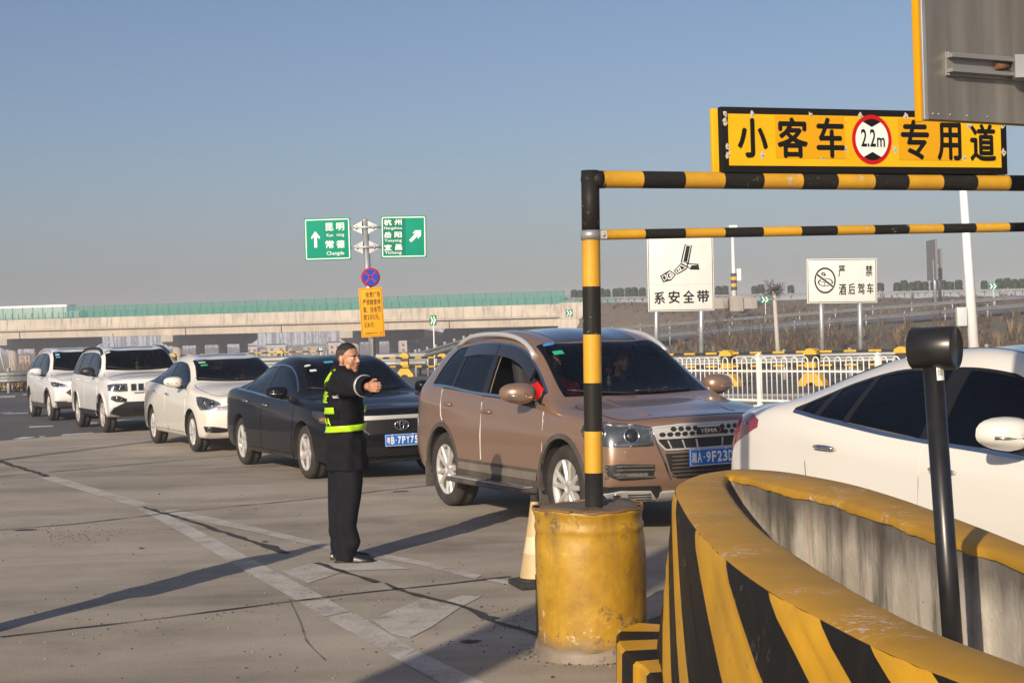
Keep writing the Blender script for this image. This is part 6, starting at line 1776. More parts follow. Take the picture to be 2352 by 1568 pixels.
# ---- poles and masts on the right
def lamp_pole():
 D = 40.0; t = P(2200, 250, D); b = P(2237, 797, D); d = (t - b).normalized(); bot = b + d * (-b.z / d.z); o = thing("camera_mast", "thick leaning white mast with a small junction box, behind the white car", "mast", bot)
 L = (t - bot).length; q = MB(); wm = pbr("mast_white", (.76, .76, .76), .4, var=.05); q.tube([Vector((0, 0, 0)), (t - bot) * .5, t - bot], [.148, .115, .085], 20); q.build("pole", wm, o)
 c = P(2207, 727, D) - bot; q = MB(); q.box(tuple(c + Vector((0, -.04, 0))), (.25, .18, .48), bev=.01); q.tube([c + Vector((.1, 0, .0)), c + Vector((.22, 0, 0))], .03, 8); q.build("junction_box", pbr("box_grey", (.50, .54, .56), .5), o)
lamp_pole()
def thin_mast():
 D = 195.0; t = P(1682, 522, D); b = P(1687, 694, D); o = thing("camera_mast", "thin white camera mast on the embankment with yellow and black bands at its foot", "mast", b)
 q = MB(); q.tube([(0, 0, 0), (t - b) * .4, t - b], [.36, .24, .15], 12); q.build("pole", M_white, o)
 q = MB()
 for k in range(5): q.lathe([(.385, 1.5 + k * .42), (.375, 1.92 + k * .42)], 12, k % 2)
 q.build("warning_bands", [M_bolblk, M_bolyel], o); q = MB(); q.box((.1, 0, (t - b).z + .1), (1.0, .3, .3)); q.box((.6, -.3, 3.4), (.5, .4, 1.5)); q.build("camera_box", M_white, o)
 for x in (1655, 1690, 1722):
  c = P(x, 697, 190); f = thing("concrete_block", {1655: "left concrete block beside the thin camera mast", 1690: "tallest concrete block under the thin camera mast", 1722: "right concrete block beside the thin camera mast"}[x], "concrete block", (c.x, 190, c.z - .6), .1, "concrete blocks on the embankment"); q = MB(); q.box((0, 0, .6), (1.6, 1.2, 1.9 if x == 1690 else 1.3), bev=.05); q.build("block", M_pier, f)
thin_mast()
def vine_pole():
 D = 54.0; t = P(1778, 668, D); b = P(1790, 852, D); d = (t - b).normalized(); bot = b + d * (-b.z / d.z); o = thing("concrete_pole", "short pale concrete pole topped with a bundle of dry twigs", "pole", bot)
 q = MB(); q.tube([Vector((0, 0, 0)), t - bot], [.085, .065], 12); q.build("shaft", pbr("pale_concrete", (.42, .40, .36), .85, var=.1), o)
 r = random.Random(6); q = MB(); c = t - bot
 for _ in range(170):
  a = Vector((r.gauss(0, .12), r.gauss(0, .12), r.gauss(.0, .10))); e = a + Vector((r.uniform(-.3, .3), r.uniform(-.2, .2), r.uniform(-.25, .30))); q.tube([c + a, c + e], .006, 3, caps=False)
 q.build("twig_bundle", pbr("dry_twig", (.07, .05, .035), .9), o)
vine_pole()
def edge_sign(label, x, w, y0, y1, yb, D):
 b = P(x, yb, D); a = P(x, y0, D); c = P(x, y1, D); o = thing("edge_on_sign", label, "road sign", b, 0, "big signs seen edge on")
 q = MB(); hh = a.z - c.z; zc = (a.z + c.z) / 2 - b.z; q.box((0, 1.6, zc), (w * D / FPX * .55, 3.2, hh)); q.build("board", pbr("sign_back_grey", (.16, .165, .17), .6), o)
 q = MB()
 for k in range(9): q.box((w * D / FPX * .4, 1.6, zc - hh * .45 + hh * .9 * k / 8), (w * D / FPX * .3, 3.0, .12))
 q.build("stiffener", pbr("stiffener_grey", (.22, .22, .23), .5), o); q = MB(); q.tube([(0, .8, -.5), (0, .8, zc)], .17, 10); q.build("post", M_galv, o)
edge_sign("tall dark sign board seen edge on, left of the thick white mast", 2154, 9, 549, 642, 697, 150)
edge_sign("slightly shorter dark sign board seen edge on, right beside the taller one", 2164, 7, 571, 642, 690, 158)
# dry leaning shrubs and a stump fence of rubble in front of the embankment
def bare_shrub(label, x, y, D, h, n, seed):
 b = P(x, y, D); o = thing("bare_shrub", label, "shrub", (b.x, D, height(b.x, D) - .05)); r = random.Random(seed); q = MB()
 def br(p, d, L, rad, dep):
  e = p + d * L; q.tube([p, (p + e) / 2 + Vector((r.uniform(-.05, .05), 0, r.uniform(-.05, .05))) * L, e], [rad, rad * .8, rad * .6], 4, caps=False)
  if dep:
   for _ in range(3): br(p.lerp(e, r.uniform(.5, 1)), (d + Vector((r.uniform(-.7, .7), r.uniform(-.6, .6), r.uniform(-.2, .5)))).normalized(), L * r.uniform(.5, .8), rad * .6, dep - 1)
 for _ in range(n): br(Vector((r.uniform(-.15, .15) * h, r.uniform(-.2, .2), 0)), Vector((r.uniform(-.8, .5), r.uniform(-.3, .3), 1)).normalized(), h * r.uniform(.35, .55), .018, 3)
 q.build("branches", pbr("shrub_bark", (.075, .055, .042), .9), o)
bare_shrub("leafless spreading shrub right of the seat belt sign", 1700, 800, 75, 3.4, 7, 3)
bare_shrub("small leafless sapling between the vine topped pole and the crossed out drink sign", 1835, 800, 74, 2.2, 4, 5)
bare_shrub("small leafless sapling under the crossed out drink sign", 1930, 800, 76, 2.0, 4, 8)
# ---- clipped shrubs along the highway
def shrubs():
 gm = [pbr("clipped_green", (.022, .042, .022), .8, var=.4, vscale=3), pbr("clipped_green_light", (.040, .065, .030), .8, var=.3, vscale=3)]
 r = random.Random(12); meshes = []
 for v in range(4):
  q = MB()
  for _ in range(420):
   a = r.uniform(0, 2 * pi); z = r.uniform(.05, 1); rad = (.62 if z < .75 else .62 * math.sqrt(max(0, 1 - ((z - .75) / .28) ** 2))) * r.uniform(.75, 1.02)
   p = Vector((rad * cos(a), rad * sin(a), z * 1.55)); s = r.uniform(.05, .11); u = Vector((r.uniform(-1, 1), r.uniform(-1, 1), r.uniform(-1, 1))).normalized(); w_ = u.orthogonal().normalized() * s; u = u * s
   q.add([p - u, p + w_, p + u, p - w_], [(0, 1, 2, 3)], 0 if r.random() < .7 else 1)
  q.lathe([(.42, .0), (.50, .4), (.50, 1.1), (.30, 1.45), (.02, 1.52)], 10, 0)
  me = q.mesh("crown"); [me.materials.append(x) for x in gm]; meshes.append(me)
 tr = MB(); tr.tube([(0, 0, -.4), (0, 0, .3)], .06, 6); trunk = tr.mesh("trunk"); trunk.materials.append(pbr("shrub_trunk", (.07, .05, .035), .9))
 xs = [(1450 + z / 2.0596) / 1.10204 for z in (8, 40, 150, 180, 225, 250, 290, 322, 362)] + [Z6(z, 0)[0] for z in (15, 65, 520, 560, 738, 775, 955, 1492, 1592, 1635, 1683, 1718, 1760, 1818, 1872, 1912, 1962, 2117, 2208, 2253, 2300, 2345)]
 words_ = ["first", "second", "third", "fourth", "fifth", "sixth", "seventh", "eighth", "ninth", "tenth", "eleventh", "twelfth", "thirteenth", "fourteenth", "fifteenth", "sixteenth", "seventeenth", "eighteenth", "nineteenth", "twentieth"]
 vis = 0
 xs = sorted(xs)
 for i, x in enumerate(xs):
  d = ray(x, 690); D = HA.y + 3.5
  for _ in range(4): y, z = on_line(HA, HB, d.x / d.y * D); D = y + 3.0
  X = d.x / d.y * D; s = r.uniform(.92, 1.12)
  if x < 1480: lb = "clipped evergreen shrub left of the seat belt sign, %s from the striped post" % words_[i]
  elif x < 1840: k = sum(1 for q in xs if 1480 <= q < x); lb = "clipped evergreen shrub between the two white signs, %s from the left" % words_[k]
  else: k = sum(1 for q in xs if x <= q) - 1; lb = "clipped evergreen shrub right of the drink driving sign, %s from the right edge" % words_[k]
  o = thing("clipped_shrub", lb, "shrub", (X, D, z + .55), r.uniform(0, 6), "clipped evergreen shrubs along the highway")
  o.scale = (s * .80, s * .80, s * .98); link("crown", meshes[i % 4], o); link("trunk", trunk, o)
shrubs()
# ---- round mesh of reeds by the left guard rail and the pale shed roofs behind the railing
def reeds():
 r = random.Random(14); q = MB()
 for _ in range(220):
  x = r.choice((r.gauss(72, 20), r.uniform(-10, 130))); D = r.uniform(62.5, 66); p = P(x, 800, D); b = Vector((p.x, D, -.1)); h = r.uniform(.5, 1.9); t = b + Vector((r.uniform(-.3, .3), 0, h)); w = Vector((.02, 0, 0)); q.add([b - w, b + w, t], [(0, 1, 2)], r.randrange(2))
 tag(q.build("reeds", [pbr("reed_straw", (.24, .18, .11), .9), pbr("reed_brown", (.13, .09, .055), .9)]), "straw coloured reeds behind the rounded guard rail end on the left", "reeds", kind="stuff")
reeds()
# ------------------------------------------------------------------ bronze SUV
CAR_RZ = atan2(-.90, .43)
M_bronze = car_paint("bronze_paint", (0.335, 0.208, 0.142), 0.50, 0.28, 0.30)
M_mould = pbr("dusty_moulding", (.20, .175, .145), .5, .2, var=.15)
M_clad = pbr("grey_cladding", (0.075, 0.065, 0.055), 0.7, var=0.3)
def suv_bronze():
 a = 1.385
 sp = dict(W=.925, r=.365, Ra=.43, arch_up=.0, ax=a, paint=M_bronze,
  T=[(-2.36, 1.04), (-2.30, 1.12), (-2.18, 1.28), (-1.95, 1.53), (-1.72, 1.635), (-1.2, 1.695), (-.6, 1.72), (-.1, 1.695), (.22, 1.635), (.42, 1.555), (1.22, 1.125), (1.40, 1.075), (1.75, 1.035), (2.05, .98), (2.20, .92), (2.32, .85)],
  B=[(-2.36, 1.06), (-2.2, 1.15), (-1.6, 1.185), (-.6, 1.13), (.7, 1.085), (1.05, 1.055), (1.25, 1.02), (1.7, .98), (2.1, .905), (2.32, .82)],
  S=[(-2.36, .86), (-2, .93), (0, .90), (1.2, .91), (1.8, .88), (2.32, .70)],
  R=[(-2.36, .60), (-2.1, .62), (-1.7, .62), (-.5, .655), (.2, .665), (.5, .69), (1.2, .775), (1.45, .70), (2.1, .62), (2.32, .56)],
  drop=[(-2.36, .015), (-2.0, .06), (-1.7, .085), (.2, .085), (.6, .085), (1.15, .075), (1.3, .03), (2.0, .025), (2.32, .015)],
  ZB=[(-2.36, .36), (-1.9, .30), (-1, .27), (1, .27), (1.9, .27), (2.32, .33)],
  plan=[(-2.36, .84), (-2.2, .935), (-1.8, .985), (-1, 1), (1.2, 1), (1.7, .985), (2.0, .95), (2.2, .88), (2.32, .79)],
  fb=[(-2.36, .95), (-1.8, .94), (-1, .935), (1, .935), (1.5, .93), (2.1, .92), (2.32, .90)],
  st=[-2.30, -2.16, -1.95, -1.70, -1.30, -.80, -.25, .30, .62, .95, 1.20, 1.42, 1.75, 2.02, 2.16],
  screen=(.38, 1.25, .16, .05), dlo_x=(-1.72, .90), wtop=.050, nbulge=.17, tbulge=.09, seat_up=.12)
 c = Car(sp, "parked_suv", "bronze sport utility vehicle with silver roof rails behind the striped height barrier", tuple(CARPOS["suv"]), CAR_RZ + CARROT.get("suv", 0))
 c.paint_dark = M_bronze
 dlo = [(-1.72, 1.215), (-1.64, 1.36), (-1.52, 1.50), (-1.36, 1.575), (-1.0, 1.61), (1.0, 1.70)]
 c.windows(dlo, [(-1.69, -1.22, 0.0, .08), (-1.15, -.42, .08, .04), (-.30, .84, .02, -.0)], M_beige, M_chrome, open_win=(-1, 2), top_chrome=True)
 c.cabin(M_inner)
 c.arch_trim(M_clad, .036, .008)
 # rain visors above the windows
 for s in (1, -1):
  for xa, xb in ((-1.16, -.35), (-.33, .55)):
   xs = [xa + (xb - xa) * i / 14 for i in range(15)]
   pts = [(x, s * .8, c.upper(x) - (.10 if 1 else 0)) for x in xs] + [(x, s * .8, c.upper(x) + .002) for x in reversed(xs)]
   patch(c.skin, pts, (0, -s, 0), .012, .04, M_sunroof, "rain_visor", c.root, skirt=.012)
  # doors
  zl = .40
  c.door([(.98, 1.055), (1.02, .95), (1.00, .55), (.93, zl), (-.35, zl), (-.37, 1.105)], s, (-.21, .965))
  c.door([(-.385, 1.108), (-.365, zl), (-.95, zl), (-1.03, .58), (-1.16, .74), (-1.40, .90), (-1.42, 1.165)], s, (-1.20, 1.01))
  # lower cladding and running board
  xs = [-.98, .95]
  patch(c.skin, [(-.98, s * .8, .30), (.95, s * .8, .30), (.97, s * .8, .50), (-1.0, s * .8, .50)], (0, -s, 0), .012, .05, M_clad, "sill_cladding", c.root, skirt=.015)
  patch(c.skin, [(-.93, s * .8, .405), (.90, s * .8, .405), (.92, s * .8, .475), (-.90, s * .8, .475)], (0, -s, 0), .020, .05, M_mould, "sill_moulding", c.root, skirt=.01)
  m = MB(); m.box((-.02, s * .985, .315), (1.80, .16, .05), 0, bev=.015); m.box((-.02, s * .99, .343), (1.70, .11, .006), 1)
  for i in range(28):
   for j in range(3): m.lathe([(.010, .0), (.009, .006), (.001, .007)], 6, 0, Matrix.Translation((-.82 + i * .06, s * (.95 + .035 * j), .346)))
  m.build("running_board", [M_clad, M_silver], c.root)
  # light edge guards on the door gaps
  ribbon_on(c.skin, [(-1.42, s * .8, 1.15), (-1.41, s * .8, 1.0), (-1.405, s * .8, .90), (-1.36, s * .8, .85)], (0, -s, 0), .007, .008, M_white, "door_edge_guard", c.root)
  ribbon_on(c.skin, [(-.375, s * .8, 1.05), (-.372, s * .8, .75), (-.362, s * .8, .52)], (0, -s, 0), .007, .008, M_white, "door_edge_guard", c.root)
  ribbon_on(c.skin, [(1.005, s * .8, 1.0), (1.02, s * .8, .94), (1.01, s * .8, .6)], (0, -s, 0), .005, .006, M_white, "door_edge_guard", c.root)
  c.mirror(.78, 1.055, s, None, 1.2, .03)
  c.roof_rail(-1.55, .42, s, M_silver, -.005, .060, .025)
  # tail lamp
  patch(c.skin, [(-2.36, s * .8, .98), (-2.13, s * .8, 1.02), (-2.16, s * .8, 1.10), (-2.36, s * .8, 1.12)], (.4, -s, 0), .006, .03, M_red, "tail_light", c.root)
  # headlight: dark housing, chrome rim, two lenses, amber corner
  D = (-.80, -s * .60, 0)
  hp = [(2.22, s * .475, .750), (2.05, s * .72, .745), (1.86, s * .90, .785), (1.80, s * .91, .86), (1.84, s * .90, .915), (2.0, s * .80, .925), (2.16, s * .60, .905), (2.23, s * .485, .885)]
  hl = patch(c.skin, hp, D, .004, .03, M_lampdark, "headlight", c.root)
  patch(c.skin, [Vector(p) for p in hp], D, .026, .03, G_clear, "headlight_cover", hl, skirt=.02)
  q = offs3(hp, D, -.012)
  ribbon_on(c.skin, q, D, .010, .012, M_lampchrome, "headlight_rim", hl, closed=True)
  c.lens(s * .60, .83, .055, D, .006, 2.12, parent=hl); c.lens(s * .80, .845, .050, D, .006, 1.96, parent=hl)
  ribbon_on(c.skin, [(2.05, s * .70, .760), (1.93, s * .86, .775), (1.88, s * .90, .83)], D, .016, .014, M_platew, "daytime_strip", hl)
  # mud flaps
  m = MB(); m.box((a - .46, s * .80, .30), (.012, .24, .24), 0, bev=.004); m.box((-a - .47, s * .80, .30), (.012, .24, .26), 0, bev=.004)
  m.build("mud_flap", M_clad, c.root)
 # sunroof
 xs = (.30, -.95)
 pts = [(xs[0], -.42), (xs[0] + .03, 0), (xs[0], .42), (xs[1], .42), (xs[1], -.42)]
 patch(c.skin, [(p[0], p[1], 1.7) for p in pts], (0, 0, -1), .004, .08, M_sunroof, "sunroof", c.root)
 # bonnet
 bp = [(1.30, -.70), (1.34, 0), (1.30, .70), (1.7, .735), (2.02, .68), (2.14, .50), (2.20, 0), (2.14, -.50), (2.02, -.68), (1.7, -.735)]
 b3 = [(p[0], p[1], 1.0) for p in smooth_poly([(x, y, 0) for x, y in bp], 4)]
 ribbon_on(c.skin, b3, (0, 0, -1), .009, .0018, M_dark, "bonnet_gap", c.root, closed=True)
 patch(c.skin, offs3(b3, (0, 0, -1), -.006), (0, 0, -1), .0038, .06, c.paint, "bonnet", c.root, skirt=.003)
 for s in (1, -1):
  ribbon_on(c.skin, [(1.32, s * .42, 1.1), (1.7, s * .45, 1.1), (2.05, s * .40, 1.0)], (0, 0, -1), .05, .006, c.paint, "bonnet_crease", c.root)
 # grille: dark backing, silver honeycomb
 gp = [(-.50, .89), (-.46, .765), (-.40, .70), (.40, .70), (.46, .765), (.50, .89), (.25, .905), (-.25, .905)]
 g = c.fpatch(gp, .004, M_black, "grille")
 ring = c.fpatch(gp, .018, M_silver, "grille_frame", parent=g, holes=[offset_poly(gp, -.014)], skirt=.018)
 hexm = []
 for r in range(3):
  for k in range(-7, 8):
   y = k * .064 + (.032 if r % 2 else 0); z = .868 - r * .040
   hx = [(y + .030 * cos(pi / 3 * t), z + .0205 * sin(pi / 3 * t)) for t in range(6)]
   if all(inside(p, offset_poly(gp, -.012)) for p in hx): hexm.append(hx)
 band = offset_poly([(-.50, .89), (-.47, .785), (.47, .785), (.50, .89), (.25, .905), (-.25, .905)], -.008)
 hexm2 = [h for h in hexm if all(inside(p, band) for p in h) and not all(abs(p[0]) < .13 for p in h)]
 c.fpatch(band, .012, M_silver, "grille_mesh", res=.03, parent=g, holes=hexm2, skirt=.010)
 for k in range(-3, 4):
  if k: c.fpatch([(k * .125 - .006, .782), (k * .125 + .006, .782), (k * .115 + .006, .715), (k * .115 - .006, .715)], .012, M_silver, "grille_bar", parent=g)
 loc, n = c.surf(0, .845); M = panelM(loc + n * .020, (0, 1, 0), (0, 0, 1))
 m = MB(); m.box((0, 0, 0), (.26, .058, .012), 0, M, .004)
 bd = m.build("badge", [M_black], g)
 m = MB(); put_text(m, "YEMA", (-.10, -.017, .065, .017), .0075, M, 0, .02); m.build("lettering", M_lampchrome, bd)
 m = MB(); m.prism([(.075, -.02), (.088, -.02), (.105, 0), (.088, .02), (.075, .02), (.092, 0)], .006, .009, 0, M); m.build("arrow_mark", pbr("badge_red", (.6, .03, .02), .4), bd)
 # number plate on its bar
 loc, n = c.surf(0, .635); n = Vector((1, 0, 0))
 M = panelM(loc + n * .03, (0, 1, 0), (0, 0, 1)); c.plate("湘A", "9F23D", M)
 # lower openings
 c.fpatch([(-.40, .675), (.40, .675), (.36, .535), (.30, .47), (-.30, .47), (-.36, .535)], .004, M_black, "air_intake")
 for z in (.655, .625, .595, .565, .535, .505):
  c.fpatch([(-.35, z), (.35, z), (.35, z - .012), (-.35, z - .012)], .016, M_clad, "intake_slat")
 for s in (1, -1):
  ribbon_on(c.skin, [(2.2, s * .50, .885), (2.2, s * .475, .77), (2.2, s * .41, .60), (2.2, s * .36, .47)], (-1, 0, 0), .012, .012, M_chrome, "chrome_strip", c.root)
  D = (-.86, -s * .5, 0)
  ip = [(2.22, s * .46, .595), (2.1, s * .72, .610), (2.0, s * .80, .60), (2.02, s * .79, .515), (2.1, s * .72, .475), (2.22, s * .48, .480)]
  fo = patch(c.skin, ip, D, .004, .03, M_black, "fog_light_recess", c.root)
  for z in (.585, .555, .50): ribbon_on(c.skin, [(2.2, s * .46, z), (2.1, s * .70, z + .008), (2.0, s * .80, z)], D, .012, .018, M_clad, "recess_slat", fo)
  ribbon_on(c.skin, [(2.2, s * .52, .522), (2.1, s * .66, .525), (2.04, s * .745, .53)], D, .024, .022, M_lampchrome, "daytime_light", fo)
  # lower bumper: black skirt and bright skid panel
  lp = [(2.22, s * .42, .42), (2.1, s * .70, .425), (1.95, s * .86, .43), (1.86, s * .90, .40), (1.92, s * .86, .30), (2.1, s * .70, .27), (2.24, s * .40, .27)]
  sk = patch(c.skin, lp, D, .010, .03, M_black, "bumper_skirt", c.root)
  bp2 = [(2.2, s * .50, .385), (2.1, s * .72, .395), (2.0, s * .82, .375), (2.02, s * .80, .33), (2.15, s * .62, .30), (2.22, s * .46, .315)]
  bz = patch(c.skin, bp2, D, .022, .03, M_silver, "fog_light_bezel", sk)
  for z in (.365, .345, .325): ribbon_on(c.skin, [(2.2, s * .50, z), (2.1, s * .66, z + .003)], D, .007, .027, M_black, "bezel_slot", bz)
  c.lens(s * .74, .355, .032, D, .020, 2.06, parent=bz, name="fog_light")
 c.fpatch([(-.42, .37), (.42, .37), (.40, .25), (-.40, .25)], .016, M_silver, "skid_plate")
 wipers(c); screen_sticker(c, -.52, .84, .115, .06, M_st_blue, True); screen_sticker(c, -.50, .66, .10, .065, M_st_green)
 squeeze(c, .925)
 sp["ax"] *= .925; c.wheels((5, 'double'), .245, .235)
 return c
def offs3(pts, D, d):
 U, V, Dn = plane_frame(D); base = sum(Vector(p).dot(Dn) for p in pts) / len(pts)
 q = offset_poly([(Vector(p).dot(U), Vector(p).dot(V)) for p in pts], d)
 return [U * p[0] + V * p[1] + Dn * base for p in q]
def squeeze(c, k):
 """shorten a finished body along its length"""
 S = Matrix.Scale(k, 4, (1, 0, 0)); done = set(); c.k = k
 def go(o):
  for ch in o.children:
   if ch.data is not None and ch.data.name not in done:
    done.add(ch.data.name); ch.data.transform(S)
   go(ch)
 go(c.root)
# ------------------------------------------------------------------ shared front and rear ends
def sedan_doors(c, s, xf, xm, xr, zl, arch_r, zf=.95, hz=(.93, .96), hmat=None):
 c.seam = M_seam if c.paint is not M_blackpaint else M_dark
 """front edge xf, middle xm, rear edge xr; arch_r is the x where the rear wheel arch begins"""
 B = c.B
 c.door([(xf, B(xf) + .005), (xf + .05, zf - .10), (xf + .03, .55), (xf - .04, zl), (xm + .01, zl), (xm, B(xm) + .005)], s, (xm + .20, hz[0]), hmat)
 c.door([(xm - .012, B(xm) + .005), (xm - .005, zl), (arch_r + .02, zl), (arch_r - .06, zl + .20), (arch_r - .20, zl + .37), (xr - .02, zl + .50), (xr, B(xr) + .005)], s, (xr + .20, hz[1]), hmat)
def emblem_ovals(c, y, z, w, h, off, parent):
 loc, n = c.surf(y, z); M = panelM(loc + n * off, (0, 1, 0), (0, 0, 1))
 m = MB()
 def oval(a, b, cy, r):
  m.tube([M @ Vector((a * cos(2 * pi * k / 32), cy + b * sin(2 * pi * k / 32), 0)) for k in range(33)], r, 6)
 oval(w, h, 0, w * .085); oval(w * .30, h * .90, 0, w * .065); oval(w * .64, h * .36, h * .46, w * .065)
 return m.build("emblem", M_chrome, parent)
def lamp_pair(c, hp, D, cover=True, drl=None, lens=(), amber=None, mat=None, rimw=.008):
 for s in (1, -1):
  q = [(p[0], s * p[1], p[2]) for p in hp]; d = (D[0], s * D[1], D[2])
  hl = patch(c.skin, q, d, .003, .03, mat or M_lampdark, "headlight", c.root)
  for (x, y, z, r) in lens: c.lens(s * y, z, r, d, .004, x, parent=hl)
  if drl: ribbon_on(c.skin, [(p[0], s * p[1], p[2]) for p in drl], d, .018, .008, M_platew, "daytime_strip", hl)
  if amber: patch(c.skin, [(p[0], s * p[1], p[2]) for p in amber], d, .008, .03, M_amber, "turn_signal", hl)
  ribbon_on(c.skin, offs3(q, d, -.006), d, rimw, .010, M_lampchrome, "headlight_rim", hl, closed=True)
  if cover: patch(c.skin, q, d, .020, .03, G_clear, "headlight_cover", hl, skirt=.014)
def sunroof(c, xa, xb, y, mat=None):
 pts = [(xa, -y), (xa + .03, 0), (xa, y), (xb, y), (xb, -y)]
 patch(c.skin, [(p[0], p[1], 1.7) for p in pts], (0, 0, -1), .004, .08, mat or M_sunroof, "sunroof", c.root)
def bonnet(c, bp, gap=.009):
 full = [(x, y) for x, y in bp] + [(x, -y) for x, y in reversed(bp) if y > .01]
 b3 = [(p[0], p[1], 1.0) for p in smooth_poly([(x, y, 0) for x, y in full], 3)]
 ribbon_on(c.skin, b3, (0, 0, -1), gap, .0018, M_dark, "bonnet_gap", c.root, closed=True)
 patch(c.skin, offs3(b3, (0, 0, -1), -.006), (0, 0, -1), .0038, .06, c.paint, "bonnet", c.root, skirt=.003)
def screen_sticker(c, y, t, w, h, mat, oval=False, name="sticker"):
 """small sticker behind the windscreen; t from the cowl (0) to the roof (1)"""
 xh, xc, bow, ins = c.sp["screen"]
 x = xc - bow + (xh - xc) * t; dx = h * .80
 if oval: pts = [(x + dx / 2 * sin(2 * pi * k / 20), y + w / 2 * cos(2 * pi * k / 20), 1.2) for k in range(20)]
 else: pts = [(x - dx / 2, y - w / 2, 1.2), (x + dx / 2, y - w / 2, 1.2), (x + dx / 2, y + w / 2, 1.2), (x - dx / 2, y + w / 2, 1.2)]
 return patch(c.skin, pts, (0, 0, -1), .008, .05, mat, name, c.root, skirt=.002)
def wipers(c):
 xh, xc, bow, ins = c.sp["screen"]
 for y0, y1 in ((.52, -.08), (-.10, -.66)):
  pts = []
  for i in range(9):
   y = y0 + (y1 - y0) * i / 8; x = xc - bow * (y / .65) ** 2 - .012 - .05 * (i / 8)
   loc, n = c.skin.hit(Vector((x, y, 1.2)), Vector((0, 0, -1))); pts.append(loc + n * .016)
  m = MB(); m.tube(pts, .008, 6); m.build("wiper", M_black, c.root)
M_st_blue = pbr("sticker_blue", (.05, .25, .65), .4); M_st_green = pbr("sticker_green", (.03, .38, .22), .4)
M_st_white = pbr("sticker_white", (.62, .70, .66), .4); M_st_yellow = pbr("sticker_yellow", (.55, .52, .20), .4)
M_st_cyan = pbr("sticker_cyan", (.05, .45, .55), .4)
M_mesh = pbr("grille_black", (.012, .012, .013), .5)
M_seam = pbr('door_seam', (.10, .09, .08), .8)
M_blackpaint = car_paint("black_paint", (0.006, 0.007, 0.010), 0.0, 0.25, .07, (.06, .055, .05), .5, .05)
def saloon_black():
 a = 1.3875
 sp = dict(W=.91, r=.325, Ra=.372, arch_up=.01, ax=a, paint=M_blackpaint,
  T=[(-2.46, .96), (-2.36, 1.03), (-2.0, 1.08), (-1.72, 1.11), (-1.0, 1.385), (-.55, 1.46), (-.1, 1.475), (.2, 1.45), (.42, 1.385), (1.12, 1.03), (1.35, .985), (1.75, .94), (2.10, .865), (2.25, .81), (2.36, .70)],
  B=[(-2.46, .90), (-2.2, 1.0), (-1.7, 1.035), (-1.0, 1.01), (0, .955), (.8, .93), (1.2, .925), (1.7, .88), (2.1, .79), (2.36, .66)],
  S=[(-2.46, .78), (-2, .86), (0, .80), (1.2, .79), (1.8, .76), (2.36, .60)],
  R=[(-2.46, .58), (-1.75, .60), (-1.0, .57), (-.3, .60), (.2, .61), (.5, .635), (1.1, .73), (1.35, .68), (2.0, .58), (2.36, .50)],
  drop=[(-2.46, .02), (-1.8, .03), (-1.0, .07), (.2, .075), (.5, .075), (1.05, .06), (1.2, .03), (2.0, .025), (2.36, .015)],
  ZB=[(-2.46, .30), (-1.9, .22), (-1, .20), (1, .20), (1.9, .20), (2.36, .26)],
  plan=[(-2.46, .80), (-2.25, .92), (-1.8, .98), (-1, 1), (1.2, 1), (1.7, .98), (2.0, .94), (2.2, .87), (2.36, .76)],
  fb=[(-2.46, .95), (-1.8, .93), (-1, .93), (1, .93), (1.5, .92), (2.1, .90), (2.36, .88)],
  st=[-2.38, -2.22, -2.0, -1.72, -1.35, -.95, -.5, 0, .42, .80, 1.12, 1.36, 1.75, 2.05, 2.20],
  screen=(.40, 1.14, .15, .05), dlo_x=(-1.62, .86), rear=(-1.58, -.98, .06), nbulge=.18, tbulge=.12, wtop=.05)
 c = Car(sp, "parked_sedan", "black saloon car with a chrome grille bar behind the man in the vest", CARPOS["camry"], CAR_RZ + CARROT.get("camry", 0), "cars queuing on the concrete")
 c.paint_dark = M_blackpaint
 c.windows([(-1.62, 1.055), (-1.45, 1.16), (-1.2, 1.27), (-.95, 1.345), (-.6, 1.40), (1.0, 1.50)], [(-1.58, -1.22, 0, .06), (-1.17, -.36, .06, .06), (-.29, .80, .06, 0)], M_beige, M_chrome, top_chrome=True)
 c.cabin(M_beige); c.wheels((5, 'wide'), .222, .215); wipers(c)
 for s in (1, -1):
  sedan_doors(c, s, .98, -.32, -1.20, .29, -1.0, hz=(.85, .885), hmat=M_chrome)
  c.mirror(.72, .955, s, None, 1.0, .06)
  patch(c.skin, [(-1.0, s * .8, .235), (.98, s * .8, .235), (1.0, s * .8, .285), (-1.02, s * .8, .285)], (0, -s, 0), .012, .05, M_blackpaint, "sill_skirt", c.root, skirt=.012)
  patch(c.skin, [(-2.46, s * .7, .80), (-2.2, s * .85, .82), (-2.22, s * .85, .96), (-2.46, s * .7, .95)], (.5, -s, 0), .004, .03, M_red, "tail_light", c.root)
 lamp_pair(c, [(2.24, .50, .685), (2.10, .66, .66), (1.95, .80, .685), (1.78, .87, .765), (1.72, .87, .83), (1.85, .84, .825), (2.05, .72, .79), (2.22, .52, .745)], (-.75, -.62, -.1), lens=((2.08, .68, .73, .040),), amber=[(2.0, .78, .71), (1.90, .83, .71), (1.90, .83, .75), (2.0, .78, .75)], mat=M_lampchrome)
 g = c.fpatch([(-.52, .735), (-.44, .60), (-.38, .555), (.38, .555), (.44, .60), (.52, .735)], .003, M_mesh, "grille")
 for i in range(6): c.fpatch([(-.46, .700 - i * .024), (.46, .700 - i * .024), (.45, .692 - i * .024), (-.45, .692 - i * .024)], .010, M_black, "grille_slat", parent=g, skirt=.006)
 c.fpatch([(-.56, .765), (.56, .765), (.53, .715), (0, .725), (-.53, .715)], .018, M_silver, "chrome_bar", parent=g, skirt=.014)
